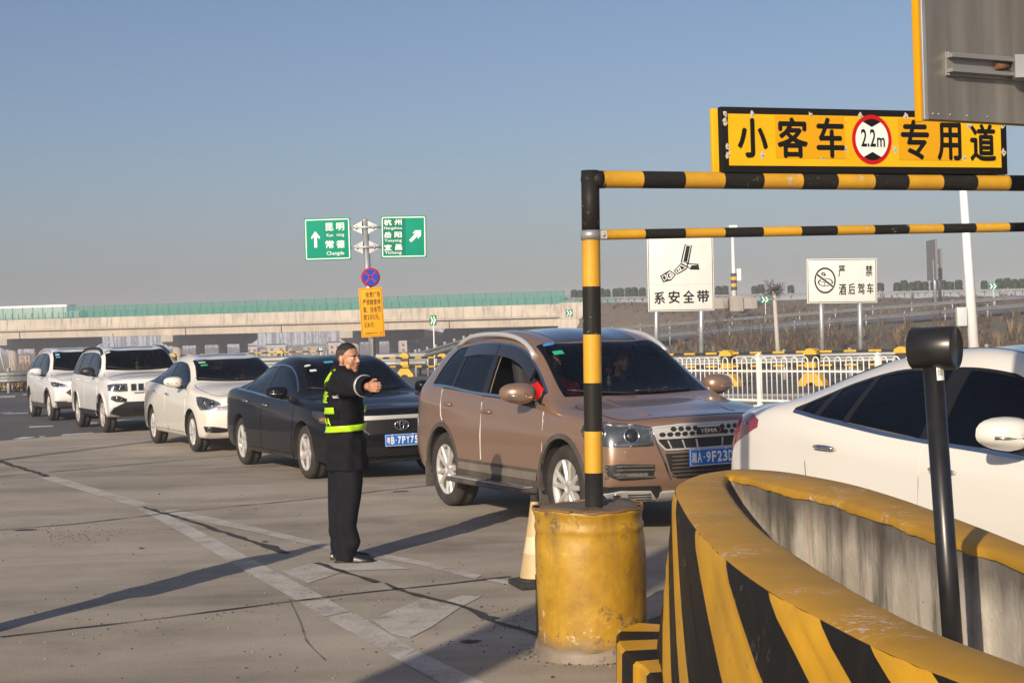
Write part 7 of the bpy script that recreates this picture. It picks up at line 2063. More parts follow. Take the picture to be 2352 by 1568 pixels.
 ribbon_on(c.skin, [(2.2, -.52, .725), (2.2, -.43, .59), (2.2, -.385, .553), (2.2, .385, .553), (2.2, .43, .59), (2.2, .52, .725)], (-1, 0, 0), .014, .010, M_chrome, "grille_surround", g)
 emblem_ovals(c, 0, .65, .085, .058, .022, g)
 loc, n = c.surf(0, .47); c.plate("粤B", "7PY75", panelM(Vector((loc.x + .022, 0, .475)), (0, 1, 0), (0, 0, 1)))
 lg = c.fpatch([(-.60, .395), (-.55, .29), (.55, .29), (.60, .395)], .003, M_mesh, "lower_grille")
 for i in range(4): c.fpatch([(-.57, .385 - i * .026), (.57, .385 - i * .026), (.57, .377 - i * .026), (-.57, .377 - i * .026)], .010, M_black, "grille_slat", parent=lg)
 for s in (1, -1):
  f = c.fpatch([(s * .64, .42), (s * .80, .44), (s * .80, .33), (s * .66, .31)], .004, M_mesh, "fog_light_recess"); c.lens(s * .72, .375, .035, (-.9, -s * .45, 0), .006, 2.1, parent=f, name="fog_light")
 c.fpatch([(-.80, .262), (.80, .262), (.78, .225), (-.78, .225)], .02, M_blackpaint, "bumper_lip", skirt=.02)
 bonnet(c, [(1.22, 0), (1.18, .45), (1.12, .73), (1.6, .76), (1.95, .70), (2.13, .50), (2.20, 0)])
 screen_sticker(c, -.50, .72, .085, .05, M_st_white, True); screen_sticker(c, -.47, .55, .085, .05, M_st_white); screen_sticker(c, -.20, .80, .12, .06, M_st_cyan)
 return c
# ------------------------------------------------------------------ white saloon with blue-shirted driver
M_whitepaint = car_paint("warm_white_paint", (0.70, 0.68, 0.62), 0.0, 0.30, .20)
M_whitepaint2 = car_paint("cold_white_paint", (0.71, 0.71, 0.70), 0.0, 0.30, .22)
M_whitepaint3 = car_paint("pearl_white_paint", (0.69, 0.675, 0.63), 0.0, 0.26, .10)
def saloon_white():
 a = 1.35
 sp = dict(W=.88, r=.315, Ra=.355, arch_up=.01, ax=a, paint=M_whitepaint,
  T=[(-2.36, 1.0), (-2.26, 1.06), (-1.95, 1.10), (-1.70, 1.135), (-1.0, 1.41), (-.55, 1.485), (-.1, 1.50), (.25, 1.475), (.48, 1.41), (1.16, 1.075), (1.35, 1.03), (1.7, .97), (2.0, .88), (2.14, .82), (2.26, .70)],
  B=[(-2.36, .95), (-2.1, 1.02), (-1.6, 1.05), (-1.0, 1.03), (0, .975), (.8, .955), (1.2, .955), (1.7, .90), (2.0, .80), (2.26, .66)],
  S=[(-2.36, .80), (-2, .86), (0, .82), (1.2, .82), (1.8, .77), (2.26, .60)],
  R=[(-2.36, .56), (-1.75, .58), (-1.0, .56), (-.3, .59), (.25, .60), (.55, .62), (1.1, .71), (1.35, .66), (2.0, .55), (2.26, .48)],
  drop=[(-2.36, .02), (-1.8, .03), (-1.0, .07), (.2, .075), (.5, .075), (1.05, .06), (1.2, .03), (2.0, .025), (2.26, .015)],
  ZB=[(-2.36, .30), (-1.9, .23), (-1, .21), (1, .21), (1.8, .21), (2.26, .26)],
  plan=[(-2.36, .80), (-2.15, .92), (-1.8, .98), (-1, 1), (1.2, 1), (1.6, .98), (1.9, .93), (2.1, .85), (2.26, .72)],
  fb=[(-2.36, .95), (-1.8, .93), (-1, .93), (1, .93), (1.5, .92), (2.0, .90), (2.26, .88)],
  st=[-2.28, -2.12, -1.92, -1.70, -1.35, -.95, -.5, 0, .48, .85, 1.14, 1.36, 1.70, 1.95, 2.08],
  screen=(.46, 1.18, .16, .05), dlo_x=(-1.66, .90), rear=(-1.56, -.98, .06), nbulge=.20, tbulge=.12, wtop=.05)
 c = Car(sp, "parked_sedan", "cream white saloon car with a sunroof and a driver in blue", CARPOS["sylphy"], CAR_RZ + CARROT.get("sylphy", 0), "cars queuing on the concrete")
 c.paint_dark = M_whitepaint
 c.windows([(-1.66, 1.09), (-1.5, 1.20), (-1.2, 1.315), (-.9, 1.385), (-.5, 1.42), (1.0, 1.50)], [(-1.62, -1.28, 0, .06), (-1.24, -.36, .05, .06), (-.30, .84, .06, 0)], M_beige)
 c.cabin(M_inner); c.wheels((9, 'single'), .205, .205); wipers(c); sunroof(c, .18, -.62, .40)
 for s in (1, -1):
  sedan_doors(c, s, 1.0, -.32, -1.20, .30, -.98, hz=(.865, .90), hmat=M_chrome)
  c.mirror(.74, .985, s, None, 1.1, .05)
  patch(c.skin, [(-2.36, s * .7, .82), (-2.1, s * .85, .84), (-2.12, s * .85, .98), (-2.36, s * .7, .97)], (.5, -s, 0), .004, .03, M_red, "tail_light", c.root)
 lamp_pair(c, [(2.12, .43, .655), (1.98, .60, .635), (1.80, .79, .66), (1.74, .82, .74), (1.66, .83, .855), (1.80, .79, .855), (2.0, .62, .79), (2.12, .45, .715)], (-.75, -.62, -.15), lens=((1.96, .63, .735, .042), (1.84, .75, .77, .035)), amber=[(2.10, .46, .685), (2.02, .56, .665), (2.02, .56, .69), (2.10, .46, .71)], mat=M_lampchrome)
 g = c.fpatch([(-.40, .715), (-.30, .595), (.30, .595), (.40, .715)], .003, M_mesh, "grille")
 for i in range(4): c.fpatch([(-.36 + i * .015, .70 - i * .028), (.36 - i * .015, .70 - i * .028), (.355 - i * .015, .690 - i * .028), (-.355 + i * .015, .690 - i * .028)], .010, M_chrome, "grille_slat", parent=g)
 ribbon_on(c.skin, [(2.2, -.43, .73), (2.2, -.33, .60), (2.2, -.28, .575), (2.2, .28, .575), (2.2, .33, .60), (2.2, .43, .73)], (-1, 0, 0), .030, .012, M_chrome, "grille_surround", g)
 m = MB(); loc, n = c.surf(0, .65); M = panelM(loc + n * .02, (0, 1, 0), (0, 0, 1)); m.tube([M @ Vector((.055 * cos(2 * pi * k / 24), .055 * sin(2 * pi * k / 24), 0)) for k in range(25)], .007, 6); m.box((0, 0, 0), (.13, .025, .01), 0, M); m.build("emblem", M_chrome, g)
 c.fpatch([(-.38, .42), (-.34, .31), (.34, .31), (.38, .42)], .003, M_mesh, "lower_grille")
 for s in (1, -1):
  D = (-.8, -s * .55, 0)
  f = patch(c.skin, [(2.1, s * .46, .385), (2.0, s * .60, .415), (1.86, s * .76, .42), (1.90, s * .74, .335), (2.0, s * .60, .315), (2.1, s * .47, .325)], D, .004, .03, M_mesh, "fog_light_recess", c.root)
  ribbon_on(c.skin, offs3([(2.1, s * .46, .385), (2.0, s * .60, .415), (1.86, s * .76, .42), (1.90, s * .74, .335), (2.0, s * .60, .315), (2.1, s * .47, .325)], D, .006), D, .012, .008, c.paint, "recess_rim", f, closed=True)
  c.lens(s * .68, .372, .032, D, .006, 1.95, parent=f, name="fog_light")
 bonnet(c, [(1.26, 0), (1.22, .40), (1.14, .71), (1.5, .73), (1.8, .66), (2.02, .45), (2.09, 0)])
 screen_sticker(c, -.46, .80, .12, .06, M_st_blue, True); screen_sticker(c, -.45, .66, .11, .055, M_st_yellow); screen_sticker(c, -.44, .53, .11, .06, M_st_green)
 return c
# ------------------------------------------------------------------ boxy white SUV with a slotted grille
def suv_white():
 a = 1.3175
 sp = dict(W=.895, r=.355, Ra=.42, arch_up=.0, ax=a, paint=M_whitepaint2,
  T=[(-2.22, 1.10), (-2.16, 1.20), (-2.0, 1.42), (-1.86, 1.575), (-1.6, 1.64), (-1.0, 1.67), (-.4, 1.675), (.2, 1.65), (.45, 1.60), (.60, 1.545), (1.06, 1.195), (1.22, 1.155), (1.6, 1.13), (1.95, 1.07), (2.08, 1.02), (2.18, .92)],
  B=[(-2.22, 1.06), (-1.8, 1.12), (-1, 1.11), (0, 1.095), (.8, 1.08), (1.15, 1.06), (1.6, 1.045), (1.95, .985), (2.18, .88)],
  S=[(-2.22, .90), (-2, .94), (0, .92), (1.2, .93), (1.8, .92), (2.18, .78)],
  R=[(-2.22, .66), (-1.8, .64), (-1.0, .635), (.2, .645), (.6, .67), (1.05, .75), (1.25, .72), (1.8, .68), (2.18, .62)],
  drop=[(-2.22, .02), (-1.9, .06), (.2, .07), (.6, .07), (1.0, .06), (1.15, .04), (1.8, .035), (2.18, .02)],
  ZB=[(-2.22, .36), (-1.8, .30), (-1, .28), (1, .28), (1.8, .30), (2.18, .42)],
  plan=[(-2.22, .88), (-2.05, .95), (-1.7, .985), (-1, 1), (1.2, 1), (1.6, .99), (1.9, .965), (2.05, .93), (2.18, .88)],
  fb=[(-2.22, .95), (-1, .94), (1, .94), (1.5, .94), (2.18, .93)],
  st=[-2.16, -2.04, -1.88, -1.62, -1.2, -.75, -.3, .2, .58, .85, 1.06, 1.24, 1.6, 1.90, 2.06],
  screen=(.50, 1.08, .12, .05), dlo_x=(-1.82, .88), nbulge=.11, tbulge=.06, wtop=.06, seat_up=.12, nose_prof=[-.14, -.02, 0.0, -.01, -.04, -.05, -.05, -.05])
 c = Car(sp, "parked_suv", "boxy white sport utility vehicle with black roof rails and a slotted grille", CARPOS["jeep"], CAR_RZ + CARROT.get("jeep", 0), "cars queuing on the concrete")
 c.paint_dark = M_whitepaint2
 c.windows([(-1.82, 1.16), (-1.74, 1.30), (-1.6, 1.48), (-1.4, 1.545), (1.0, 1.62)], [(-1.78, -1.30, 0, .06), (-1.22, -.36, .05, .04), (-.26, .82, .03, 0)], M_beige)
 c.cabin(M_inner); c.wheels((5, 'wide'), .232, .225); wipers(c); sunroof(c, .28, -.5, .40)
 c.arch_trim(M_whitepaint2, .05, .012)
 for s in (1, -1):
  c.door([(.95, 1.075), (.99, .95), (.96, .55), (.90, .42), (-.31, .42), (-.31, 1.09)], s, (-.12, .99))
  c.door([(-.325, 1.095), (-.325, .42), (-.88, .42), (-.96, .62), (-1.10, .78), (-1.30, .88), (-1.32, 1.115)], s, (-1.12, 1.01))
  patch(c.skin, [(-.92, s * .8, .30), (.92, s * .8, .30), (.95, s * .8, .43), (-.96, s * .8, .43)], (0, -s, 0), .012, .05, M_black, "sill_cladding", c.root, skirt=.012)
  c.mirror(.72, 1.10, s, M_black, 1.05, .06, indicator=False)
  c.roof_rail(-1.60, .50, s, M_black, .0, .05, .028)
  patch(c.skin, [(-2.22, s * .7, .92), (-2.05, s * .85, .94), (-2.05, s * .85, 1.10), (-2.22, s * .7, 1.10)], (.5, -s, 0), .004, .03, M_red, "tail_light", c.root)
 lamp_pair(c, [(2.12, .53, .815), (2.05, .70, .81), (1.96, .84, .83), (1.94, .85, .93), (2.05, .72, .955), (2.12, .53, .955)], (-.9, -.42, 0), lens=((2.05, .70, .885, .052), (2.08, .59, .885, .045)), mat=M_lampdark)
 gr = c.fpatch([(-.50, .955), (.50, .955), (.49, .815), (-.49, .815)], .004, c.paint, "grille", skirt=.004)
 for k in range(7):
  y = -.405 + k * .135
  pts = [(y - .042, .94), (y + .042, .94), (y + .040, .825), (y - .040, .825)]
  sl = c.fpatch(pts, .008, M_mesh, "grille_slot", parent=gr)
  ribbon_on(c.skin, [(2.1, p[0], p[1]) for p in offset_poly(pts, .004)], (-1, 0, 0), .014, .014, M_chrome, "slot_rim", gr, closed=True)
 c.fpatch([(-.40, .785), (.40, .785), (.39, .765), (-.39, .765)], .006, M_mesh, "bumper_slot")
 for s in (1, -1):
  D = (-.93, -s * .36, 0)
  f = patch(c.skin, [(2.1, s * .52, .66), (2.05, s * .66, .73), (1.98, s * .78, .73), (1.97, s * .80, .66), (2.03, s * .70, .61), (2.1, s * .54, .60)], D, .004, .03, M_mesh, "fog_light_recess", c.root)
  c.lens(s * .66, .672, .042, D, .008, 2.05, parent=f, name="fog_light")
 skp = [(-.78, .50), (-.55, .61), (.55, .61), (.78, .50), (.82, .40), (.60, .33), (-.60, .33), (-.82, .40)]
 c.fpatch(skp, .010, M_black, "bumper_skirt", skirt=.012)
 c.fpatch([(-.42, .50), (.42, .50), (.40, .44), (-.40, .44)], .016, M_dark, "air_intake")
 bonnet(c, [(1.16, 0), (1.13, .45), (1.06, .74), (1.5, .77), (1.9, .73), (2.04, .55), (2.09, 0)])
 screen_sticker(c, -.55, .86, .085, .055, M_st_white); screen_sticker(c, -.56, .70, .10, .06, M_st_white, True)
 m = MB(); m.tube([(-1.55, .0, 1.64), (-1.72, .0, 1.95)], .006, 6); m.build("aerial", M_black, c.root)
 return c
# ------------------------------------------------------------------ small white crossover at the back of the queue
def crossover():
 a = 1.34
 sp = dict(W=.905, r=.34, Ra=.395, arch_up=.0, ax=a, paint=M_whitepaint2,
  T=[(-2.26, 1.06), (-2.2, 1.16), (-2.0, 1.40), (-1.75, 1.56), (-1.2, 1.64), (-.5, 1.675), (0, 1.665), (.3, 1.625), (.5, 1.555), (1.16, 1.135), (1.35, 1.085), (1.7, 1.04), (2.0, .95), (2.14, .88), (2.26, .76)],
  B=[(-2.26, 1.06), (-1.8, 1.13), (-1, 1.09), (0, 1.03), (.8, 1.01), (1.2, 1.01), (1.7, .97), (2.0, .87), (2.26, .72)],
  S=[(-2.26, .88), (-2, .92), (0, .88), (1.2, .88), (1.8, .84), (2.26, .66)],
  R=[(-2.26, .60), (-1.8, .60), (-1.0, .60), (.2, .62), (.6, .65), (1.1, .74), (1.35, .69), (1.9, .60), (2.26, .52)],
  drop=[(-2.26, .02), (-1.9, .06), (.2, .075), (.6, .075), (1.05, .06), (1.2, .03), (1.9, .03), (2.26, .015)],
  ZB=[(-2.26, .36), (-1.8, .28), (-1, .26), (1, .26), (1.8, .28), (2.26, .36)],
  plan=[(-2.26, .84), (-2.05, .93), (-1.7, .98), (-1, 1), (1.2, 1), (1.6, .98), (1.9, .94), (2.1, .87), (2.26, .76)],
  fb=[(-2.26, .95), (-1, .935), (1, .935), (1.5, .92), (2.26, .90)],
  st=[-2.20, -2.05, -1.85, -1.6, -1.2, -.75, -.3, .15, .50, .85, 1.14, 1.36, 1.7, 1.95, 2.08],
  screen=(.46, 1.18, .15, .05), dlo_x=(-1.85, .92), nbulge=.17, tbulge=.08, wtop=.06, seat_up=.12)
 c = Car(sp, "parked_suv", "small white crossover with white mirrors and a pointed chrome grille, last in the queue", CARPOS["cross"], CAR_RZ + CARROT.get("cross", 0), "cars queuing on the concrete")
 c.paint_dark = M_whitepaint2
 c.windows([(-1.85, 1.17), (-1.7, 1.30), (-1.45, 1.44), (-1.1, 1.53), (1.0, 1.65)], [(-1.80, -1.30, 0, .06), (-1.24, -.36, .06, .05), (-.28, .86, .05, 0)], M_grey_in, M_chrome)
 c.cabin(M_inner); c.wheels((5, 'double'), .225, .225); wipers(c); sunroof(c, .22, -.7, .42)
 c.arch_trim(M_clad, .04, .008)
 for s in (1, -1):
  sedan_doors(c, s, 1.0, -.32, -1.24, .40, -.96, hz=(.95, .99))
  patch(c.skin, [(-.94, s * .8, .28), (.94, s * .8, .28), (.96, s * .8, .40), (-.97, s * .8, .40)], (0, -s, 0), .012, .05, M_clad, "sill_cladding", c.root, skirt=.012)
  c.mirror(.74, 1.04, s, None, 1.1, .08)
  c.roof_rail(-1.50, .35, s, M_silver, .0, .045, .020)
 lamp_pair(c, [(2.15, .50, .785), (2.0, .66, .765), (1.84, .80, .79), (1.74, .84, .86), (1.74, .84, .90), (1.9, .78, .885), (2.1, .58, .83)], (-.75, -.62, -.1), lens=((2.0, .68, .82, .034), (1.88, .78, .84, .030)), drl=[(2.13, .53, .795), (2.0, .67, .778), (1.86, .79, .80)], mat=M_lampdark)
 gp = [(-.46, .76), (-.60, .66), (-.42, .53), (.42, .53), (.60, .66), (.46, .76), (.2, .79), (-.2, .79)]
 g = c.fpatch(gp, .004, M_mesh, "grille")
 ribbon_on(c.skin, [(2.2, p[0], p[1]) for p in gp], (-1, 0, 0), .022, .012, M_chrome, "grille_surround", g, closed=True)
 for i in range(4):
  z = .745 - i * .05; w = .50 - abs(i - 1.6) * .05
  ribbon_on(c.skin, [(2.2, -w, z), (2.2, -.15, z - .015), (2.2, .15, z - .015), (2.2, w, z)], (-1, 0, 0), .018, .014, M_chrome, "grille_bar", g)
 c.fpatch([(-.80, .44), (.80, .44), (.74, .30), (-.74, .30)], .010, M_clad, "bumper_skirt", skirt=.012)
 for s in (1, -1): ribbon_on(c.skin, [(2.1, s * .56, .45), (2.0, s * .66, .455), (1.9, s * .74, .45)], (-.8, -s * .55, 0), .035, .014, M_lampchrome, "fog_light", c.root)
 bonnet(c, [(1.26, 0), (1.22, .42), (1.15, .74), (1.5, .75), (1.85, .68), (2.02, .48), (2.10, 0)])
 screen_sticker(c, -.50, .80, .09, .05, M_st_blue, True); screen_sticker(c, -.50, .66, .09, .05, M_st_white); screen_sticker(c, -.50, .54, .09, .05, M_st_cyan)
 return c
# ------------------------------------------------------------------ white saloon in front, beside the concrete island
M_mirrorblack = pbr("gloss_black", (.01, .01, .011), .12, coat=1.0)
def saloon_front():
 a = 1.385
 sp = dict(W=.92, r=.325, Ra=.37, arch_up=.01, ax=a, axr=-1.50, paint=M_whitepaint3,
  T=[(-2.48, 1.03), (-2.38, 1.11), (-2.05, 1.16), (-1.72, 1.245), (-1.1, 1.43), (-.6, 1.50), (-.1, 1.515), (.25, 1.485), (.50, 1.385), (1.26, 1.00), (1.45, .96), (1.8, .91), (2.08, .83), (2.2, .78), (2.32, .66)],
  B=[(-2.48, 1.00), (-2.1, 1.08), (-1.7, 1.125), (-1.2, 1.075), (-.5, 1.00), (.2, .955), (.9, .915), (1.3, .91), (1.8, .85), (2.08, .76), (2.32, .62)],
  S=[(-2.48, .84), (-2, .90), (-1, .84), (0, .80), (1.2, .79), (1.8, .74), (2.32, .56)],
  R=[(-2.48, .60), (-1.75, .59), (-1.0, .575), (-.3, .60), (.2, .61), (.5, .63), (1.2, .74), (1.45, .68), (2.0, .56), (2.32, .48)],
  drop=[(-2.48, .02), (-1.9, .04), (-1.0, .075), (.2, .08), (.5, .08), (1.15, .06), (1.35, .03), (2.0, .025), (2.32, .015)],
  ZB=[(-2.48, .32), (-1.9, .22), (-1, .20), (1, .20), (1.9, .20), (2.32, .26)],
  plan=[(-2.48, .78), (-2.22, .91), (-1.75, .975), (-1, 1), (1.2, 1), (1.65, .98), (1.95, .93), (2.15, .85), (2.32, .72)],
  fb=[(-2.48, .94), (-1.8, .92), (-1, .93), (1, .93), (1.5, .92), (2.05, .90), (2.32, .88)],
  st=[-2.38, -2.20, -1.97, -1.70, -1.35, -.95, -.5, 0, .50, .90, 1.24, 1.46, 1.80, 2.02, 2.16],
  screen=(.46, 1.26, .16, .05), dlo_x=(-1.52, .96), rear=(-1.66, -1.02, .06), nbulge=.18, tbulge=.14, wtop=.045)
 c = Car(sp, "parked_sedan", "gleaming white saloon car with black windows behind the concrete island", CARPOS["sedan"], CAR_RZ + CARROT.get("sedan", 0))
 c.paint_dark = M_whitepaint3
 c.windows([(-1.52, 1.125), (-1.35, 1.20), (-1.1, 1.29), (-.75, 1.365), (-.4, 1.41), (1.0, 1.52)], [(-1.46, -1.30, .02, .04), (-1.25, -1.00, .05, .07), (-.96, -.27, .08, .06), (-.13, .88, .06, 0)], M_inner, M_chrome)
 c.cabin(M_inner); c.wheels((5, 'double'), .22, .215); wipers(c); sunroof(c, .22, -.75, .44)
 for s in (1, -1):
  sedan_doors(c, s, 1.05, -.22, -1.30, .30, -1.10, hz=(.83, .905), hmat=M_chrome)
  c.mirror(.60, .975, s, None, 1.15, .07)
  tp = [(-2.50, s * .62, .87), (-2.40, s * .76, .80), (-2.28, s * .82, .86), (-1.92, s * .88, 1.00), (-1.93, s * .88, 1.05), (-2.05, s * .86, 1.085), (-2.30, s * .80, 1.075), (-2.48, s * .64, 1.03)]
  tl = patch(c.skin, tp, (.62, -s * .78, 0), .006, .03, M_red, "tail_light", c.root)
  ribbon_on(c.skin, [(-2.40, s * .74, .91), (-2.28, s * .81, .95), (-2.08, s * .87, 1.02)], (.62, -s * .78, 0), .02, .010, pbr("red_glow_strip", (.16, .008, .012), .2, coat=1), "light_strip", tl)
 lamp_pair(c, [(2.15, .50, .66), (1.95, .74, .66), (1.75, .84, .76), (1.70, .84, .80), (1.9, .78, .79), (2.12, .54, .73)], (-.75, -.62, -.1), lens=((2.0, .70, .71, .036),))
 c.fpatch([(-.42, .70), (-.40, .50), (.40, .50), (.42, .70)], .004, M_mesh, "grille")
 bonnet(c, [(1.34, 0), (1.30, .42), (1.22, .73), (1.6, .74), (1.9, .67), (2.08, .48), (2.14, 0)])
 return c
# ================================================================== PEOPLE
def mat_skin(name, col):
 m, nt, b = _new(name); g = NT(m)
 c = g.mix(g.ramp(g.noise(14, 4), [(.35, 0.0), (.7, 1.0)]), [k * .9 for k in col], [col[0] * 1.08, col[1] * 1.0, col[2] * .98])
 g.L(c, b.inputs["Base Color"]); b.inputs["Roughness"].default_value = .48; b.inputs["Subsurface Weight"].default_value = .12; b.inputs["Subsurface Radius"].default_value = (.012, .005, .003); return m
M_skin = mat_skin("skin", (.44, .235, .145)); M_lip = pbr("lips", (.36, .165, .115), .45); M_eye = pbr("eye_dark", (.02, .014, .012), .2); M_eyew = pbr("eye_white", (.55, .50, .46), .3); M_hair = pbr("black_hair", (.013, .011, .010), .5, var=.5, vscale=90, bump=.6, bscale=160); M_hairside = pbr("short_side_hair", (.062, .041, .030), .7, var=.5, vscale=120, bump=.5, bscale=220)
def mat_cloth(name, col, rough=.85):
 m, nt, b = _new(name); g = NT(m)
 f = g.math('ADD', g.math('MULTIPLY', g.noise(5, 6, .6), .6), g.math('MULTIPLY', g.noise(160, 3, .6), .4))
 g.L(g.ramp(f, [(.35, [k * .7 for k in col]), (.65, [k * 1.25 for k in col])]), b.inputs["Base Color"]); b.inputs["Roughness"].default_value = rough; b.inputs["Specular IOR Level"].default_value = .18
 g.L(g.bump(g.math('ADD', g.math('MULTIPLY', g.noise(7, 5, .6, None, .8), 1.0), g.math('MULTIPLY', g.noise(320, 2), .12)), .55, .018), b.inputs["Normal"]); return m
M_jacket = mat_cloth("navy_jacket", (.0085, .0085, .013)); M_trouser = mat_cloth("navy_trousers", (.0095, .0100, .0155)); M_vest = mat_cloth("black_vest_mesh", (.005, .005, .006))
M_shoe = pbr("black_shoe", (.012, .011, .011), .35)
def mat_hivis():
 m, nt, b = _new("lime_reflective_tape"); g = NT(m)
 v = g.noise(60, 2); g.L(g.ramp(v, [(.3, (.38, .68, .01)), (.7, (.48, .82, .02))]), b.inputs["Base Color"]); b.inputs["Roughness"].default_value = .38
 return m
M_hivis = mat_hivis(); M_reflect = pbr("grey_reflective_tape", (.40, .40, .41), .35, .2, var=.1)
def remesh(o, voxel, smooth_n=4, smooth_f=.5):
 md = o.modifiers.new("r", 'REMESH'); md.mode = 'VOXEL'; md.voxel_size = voxel; md.use_smooth_shade = True
 if smooth_n:
  s = o.modifiers.new("s", 'SMOOTH'); s.iterations = smooth_n; s.factor = smooth_f
 me = eval_mesh(o); return me
def blob(m, c, r, rot=None):
 M = Matrix.Translation(c) @ (rot.to_4x4() if rot is not None else Matrix.Identity(4)); m.sphere((0, 0, 0), r, 20, 14, 0, M)
def loft(m, rings, n=32, mat=0, p=1.0, M=None):
 """rings: (centre, half x, half y, yaw) closed tube, capped"""
 vs = []
 for c, hx, hy, yaw in rings:
  for k in range(n):
   a = 2 * pi * k / n; x = hx * math.copysign(abs(cos(a)) ** p, cos(a)); y = hy * math.copysign(abs(sin(a)) ** p, sin(a))
   vs.append((c[0] + x * cos(yaw) - y * sin(yaw), c[1] + x * sin(yaw) + y * cos(yaw), c[2]))
 q = len(rings); fs = [(i * n + k, i * n + (k + 1) % n, (i + 1) * n + (k + 1) % n, (i + 1) * n + k) for i in range(q - 1) for k in range(n)] + [tuple(reversed(range(n))), tuple(range((q - 1) * n, q * n))]
 m.add(vs, fs, mat, True, M)
def head_parts(m, Mh):
 """Mh maps head frame (forward, left, up) to the body frame"""
 B = lambda c, r, rot=None: m.sphere((0, 0, 0), r, 22, 16, 0, Mh @ Matrix.Translation(c) @ (rot.to_4x4() if rot is not None else Matrix.Identity(4)))
 B((-.014, 0, .028), (.093, .076, .086)); B((.022, 0, -.020), (.066, .066, .086)); B((.034, 0, -.072), (.046, .049, .038)); B((.058, 0, -.092), (.026, .026, .020))
 for s in (1, -1):
  B((.048, s * .036, -.026), (.030, .028, .034)); B((.070, s * .028, .026), (.016, .030, .011)); B((.020, s * .052, -.066), (.038, .014, .030))
  B((.069, s * .031, .003), (.0125, .017, .0095)); B((.088, s * .011, -.026), (.010, .010, .008))
  B((-.014, s * .077, -.006), (.019, .009, .032), Euler((RAD(8) * s, RAD(-12), RAD(-22) * s)).to_matrix()); B((-.006, s * .074, -.032), (.010, .008, .012))
 m.tube([Mh @ Vector((.078, 0, .020)), Mh @ Vector((.088, 0, .0)), Mh @ Vector((.101, 0, -.022)), Mh @ Vector((.094, 0, -.030))], [.009, .010, .0125, .010], 12)
 B((.080, 0, -.052), (.013, .025, .0068)); B((.078, 0, -.064), (.013, .021, .0075)); B((.072, 0, -.045), (.016, .03, .014))
def paint_head(me, Mi):
 """skin, lips, eyes, brows by place in the head frame; slots: skin, lips, eye, hair"""
 for p in me.polygons:
  c = Mi @ p.center; k = 0
  if c.x > .055 and abs(c.y) < .023 and -.0685 < c.z < -.0480 and c.x > .0845: k = 1
  for s in (1, -1):
   dy = (c.y - s * .031); dz = c.z - .003
   if c.x > .05 and (dy / .0165) ** 2 + (dz / .0050) ** 2 < 1: k = 2 if abs(dy) < .008 or dz > .0022 else 4
   bz = c.z - (.025 - 6 * dy * dy - s * dy * .06)
   if c.x > .045 and abs(dy) < .021 and abs(bz) < .0030: k = 3
  p.material_index = k
def hair_mesh(Mh, low_back=-.055):
 bm = bmesh.new(); bmesh.ops.create_uvsphere(bm, u_segments=64, v_segments=44, radius=1); r = random.Random(1)
 for v in bm.verts:
  n = v.co.copy(); th = .0018 + .004 * max(0, n.z) - .003 * max(0, n.x); v.co = Vector((-.014 + n.x * (.093 + th), n.y * (.076 + th * .7), .028 + n.z * (.086 + th * 1.4))) + n * r.uniform(-.0012, .0022)
 def keep(c):
  fx = c.x + .014
  if fx > .050: return c.z > .086 - .012 * min(1, abs(c.y) / .05)
  if fx > .012: return c.z > .074 - .056 * (1 - (fx - .012) / .04)          # temple line down to the sideburn
  if fx > -.030: return c.z > .012 + .010 * (fx + .03) / .04
  return c.z > low_back + .03 * max(0, (fx + .06) / .03)
 bmesh.ops.delete(bm, geom=[f for f in bm.faces if not keep(f.calc_center_median())], context='FACES')
 for f in bm.faces: f.smooth = True; c = f.calc_center_median(); f.material_index = 1 if (c.z < .066 and abs(c.y) > .046) or c.z < .01 else 0
 me = bpy.data.meshes.new("hair"); bm.transform(Mh); bm.to_mesh(me); bm.free(); return me
def hand_parts(m, w, a, n, up, s=1.0):
 """fist-like relaxed hand: wrist w, arm direction a, palm normal n, thumb side up"""
 a, n, up = a.normalized(), n.normalized(), up.normalized()
 R = Matrix(((a.x, n.x, up.x), (a.y, n.y, up.y), (a.z, n.z, up.z)))
 m.sphere((0, 0, 0), (.048 * s, .017 * s, .040 * s), 18, 12, 0, Matrix.Translation(w + a * .052 * s) @ R.to_4x4())
 m.tube([w - a * .05, w + a * .03], [.027 * s, .026 * s], 12)
 for k, (o, L) in enumerate(((.029, .92), (.0095, 1.0), (-.010, .95), (-.028, .78))):
  p0 = w + a * (.086 - abs(o - .005) * .15) * s + up * o * s; d1 = (a * .86 + n * .40 + up * o * 1.2).normalized(); p1 = p0 + d1 * .043 * L * s; d2 = (a * .10 + n * 1.0).normalized(); p2 = p1 + d2 * .027 * L * s; d3 = (a * -.75 + n * .65).normalized(); p3 = p2 + d3 * .020 * L * s
  m.tube([p0 - a * .02 * s, p0, p1, p2, p3], [.0090 * s, .0092 * s, .0086 * s, .0078 * s, .0062 * s], 10); m.sphere(tuple(p1), .0092 * s, 10, 8); m.sphere(tuple(p2), .0080 * s, 10, 8); m.sphere(tuple(p3), .0066 * s, 10, 8); m.sphere(tuple(p0), .0100 * s, 10, 8)
 t0 = w + a * .030 * s + up * .026 * s + n * .010 * s; t1 = t0 + (a * .70 + up * .55 + n * .25).normalized() * .040 * s; t2 = t1 + (a * .92 + n * .25 + up * .05).normalized() * .032 * s
 m.tube([t0, t1, t2], [.0125 * s, .0105 * s, .0080 * s], 10); m.sphere(tuple(t1), .0105 * s, 10, 8); m.sphere(tuple(t2), .0082 * s, 10, 8)
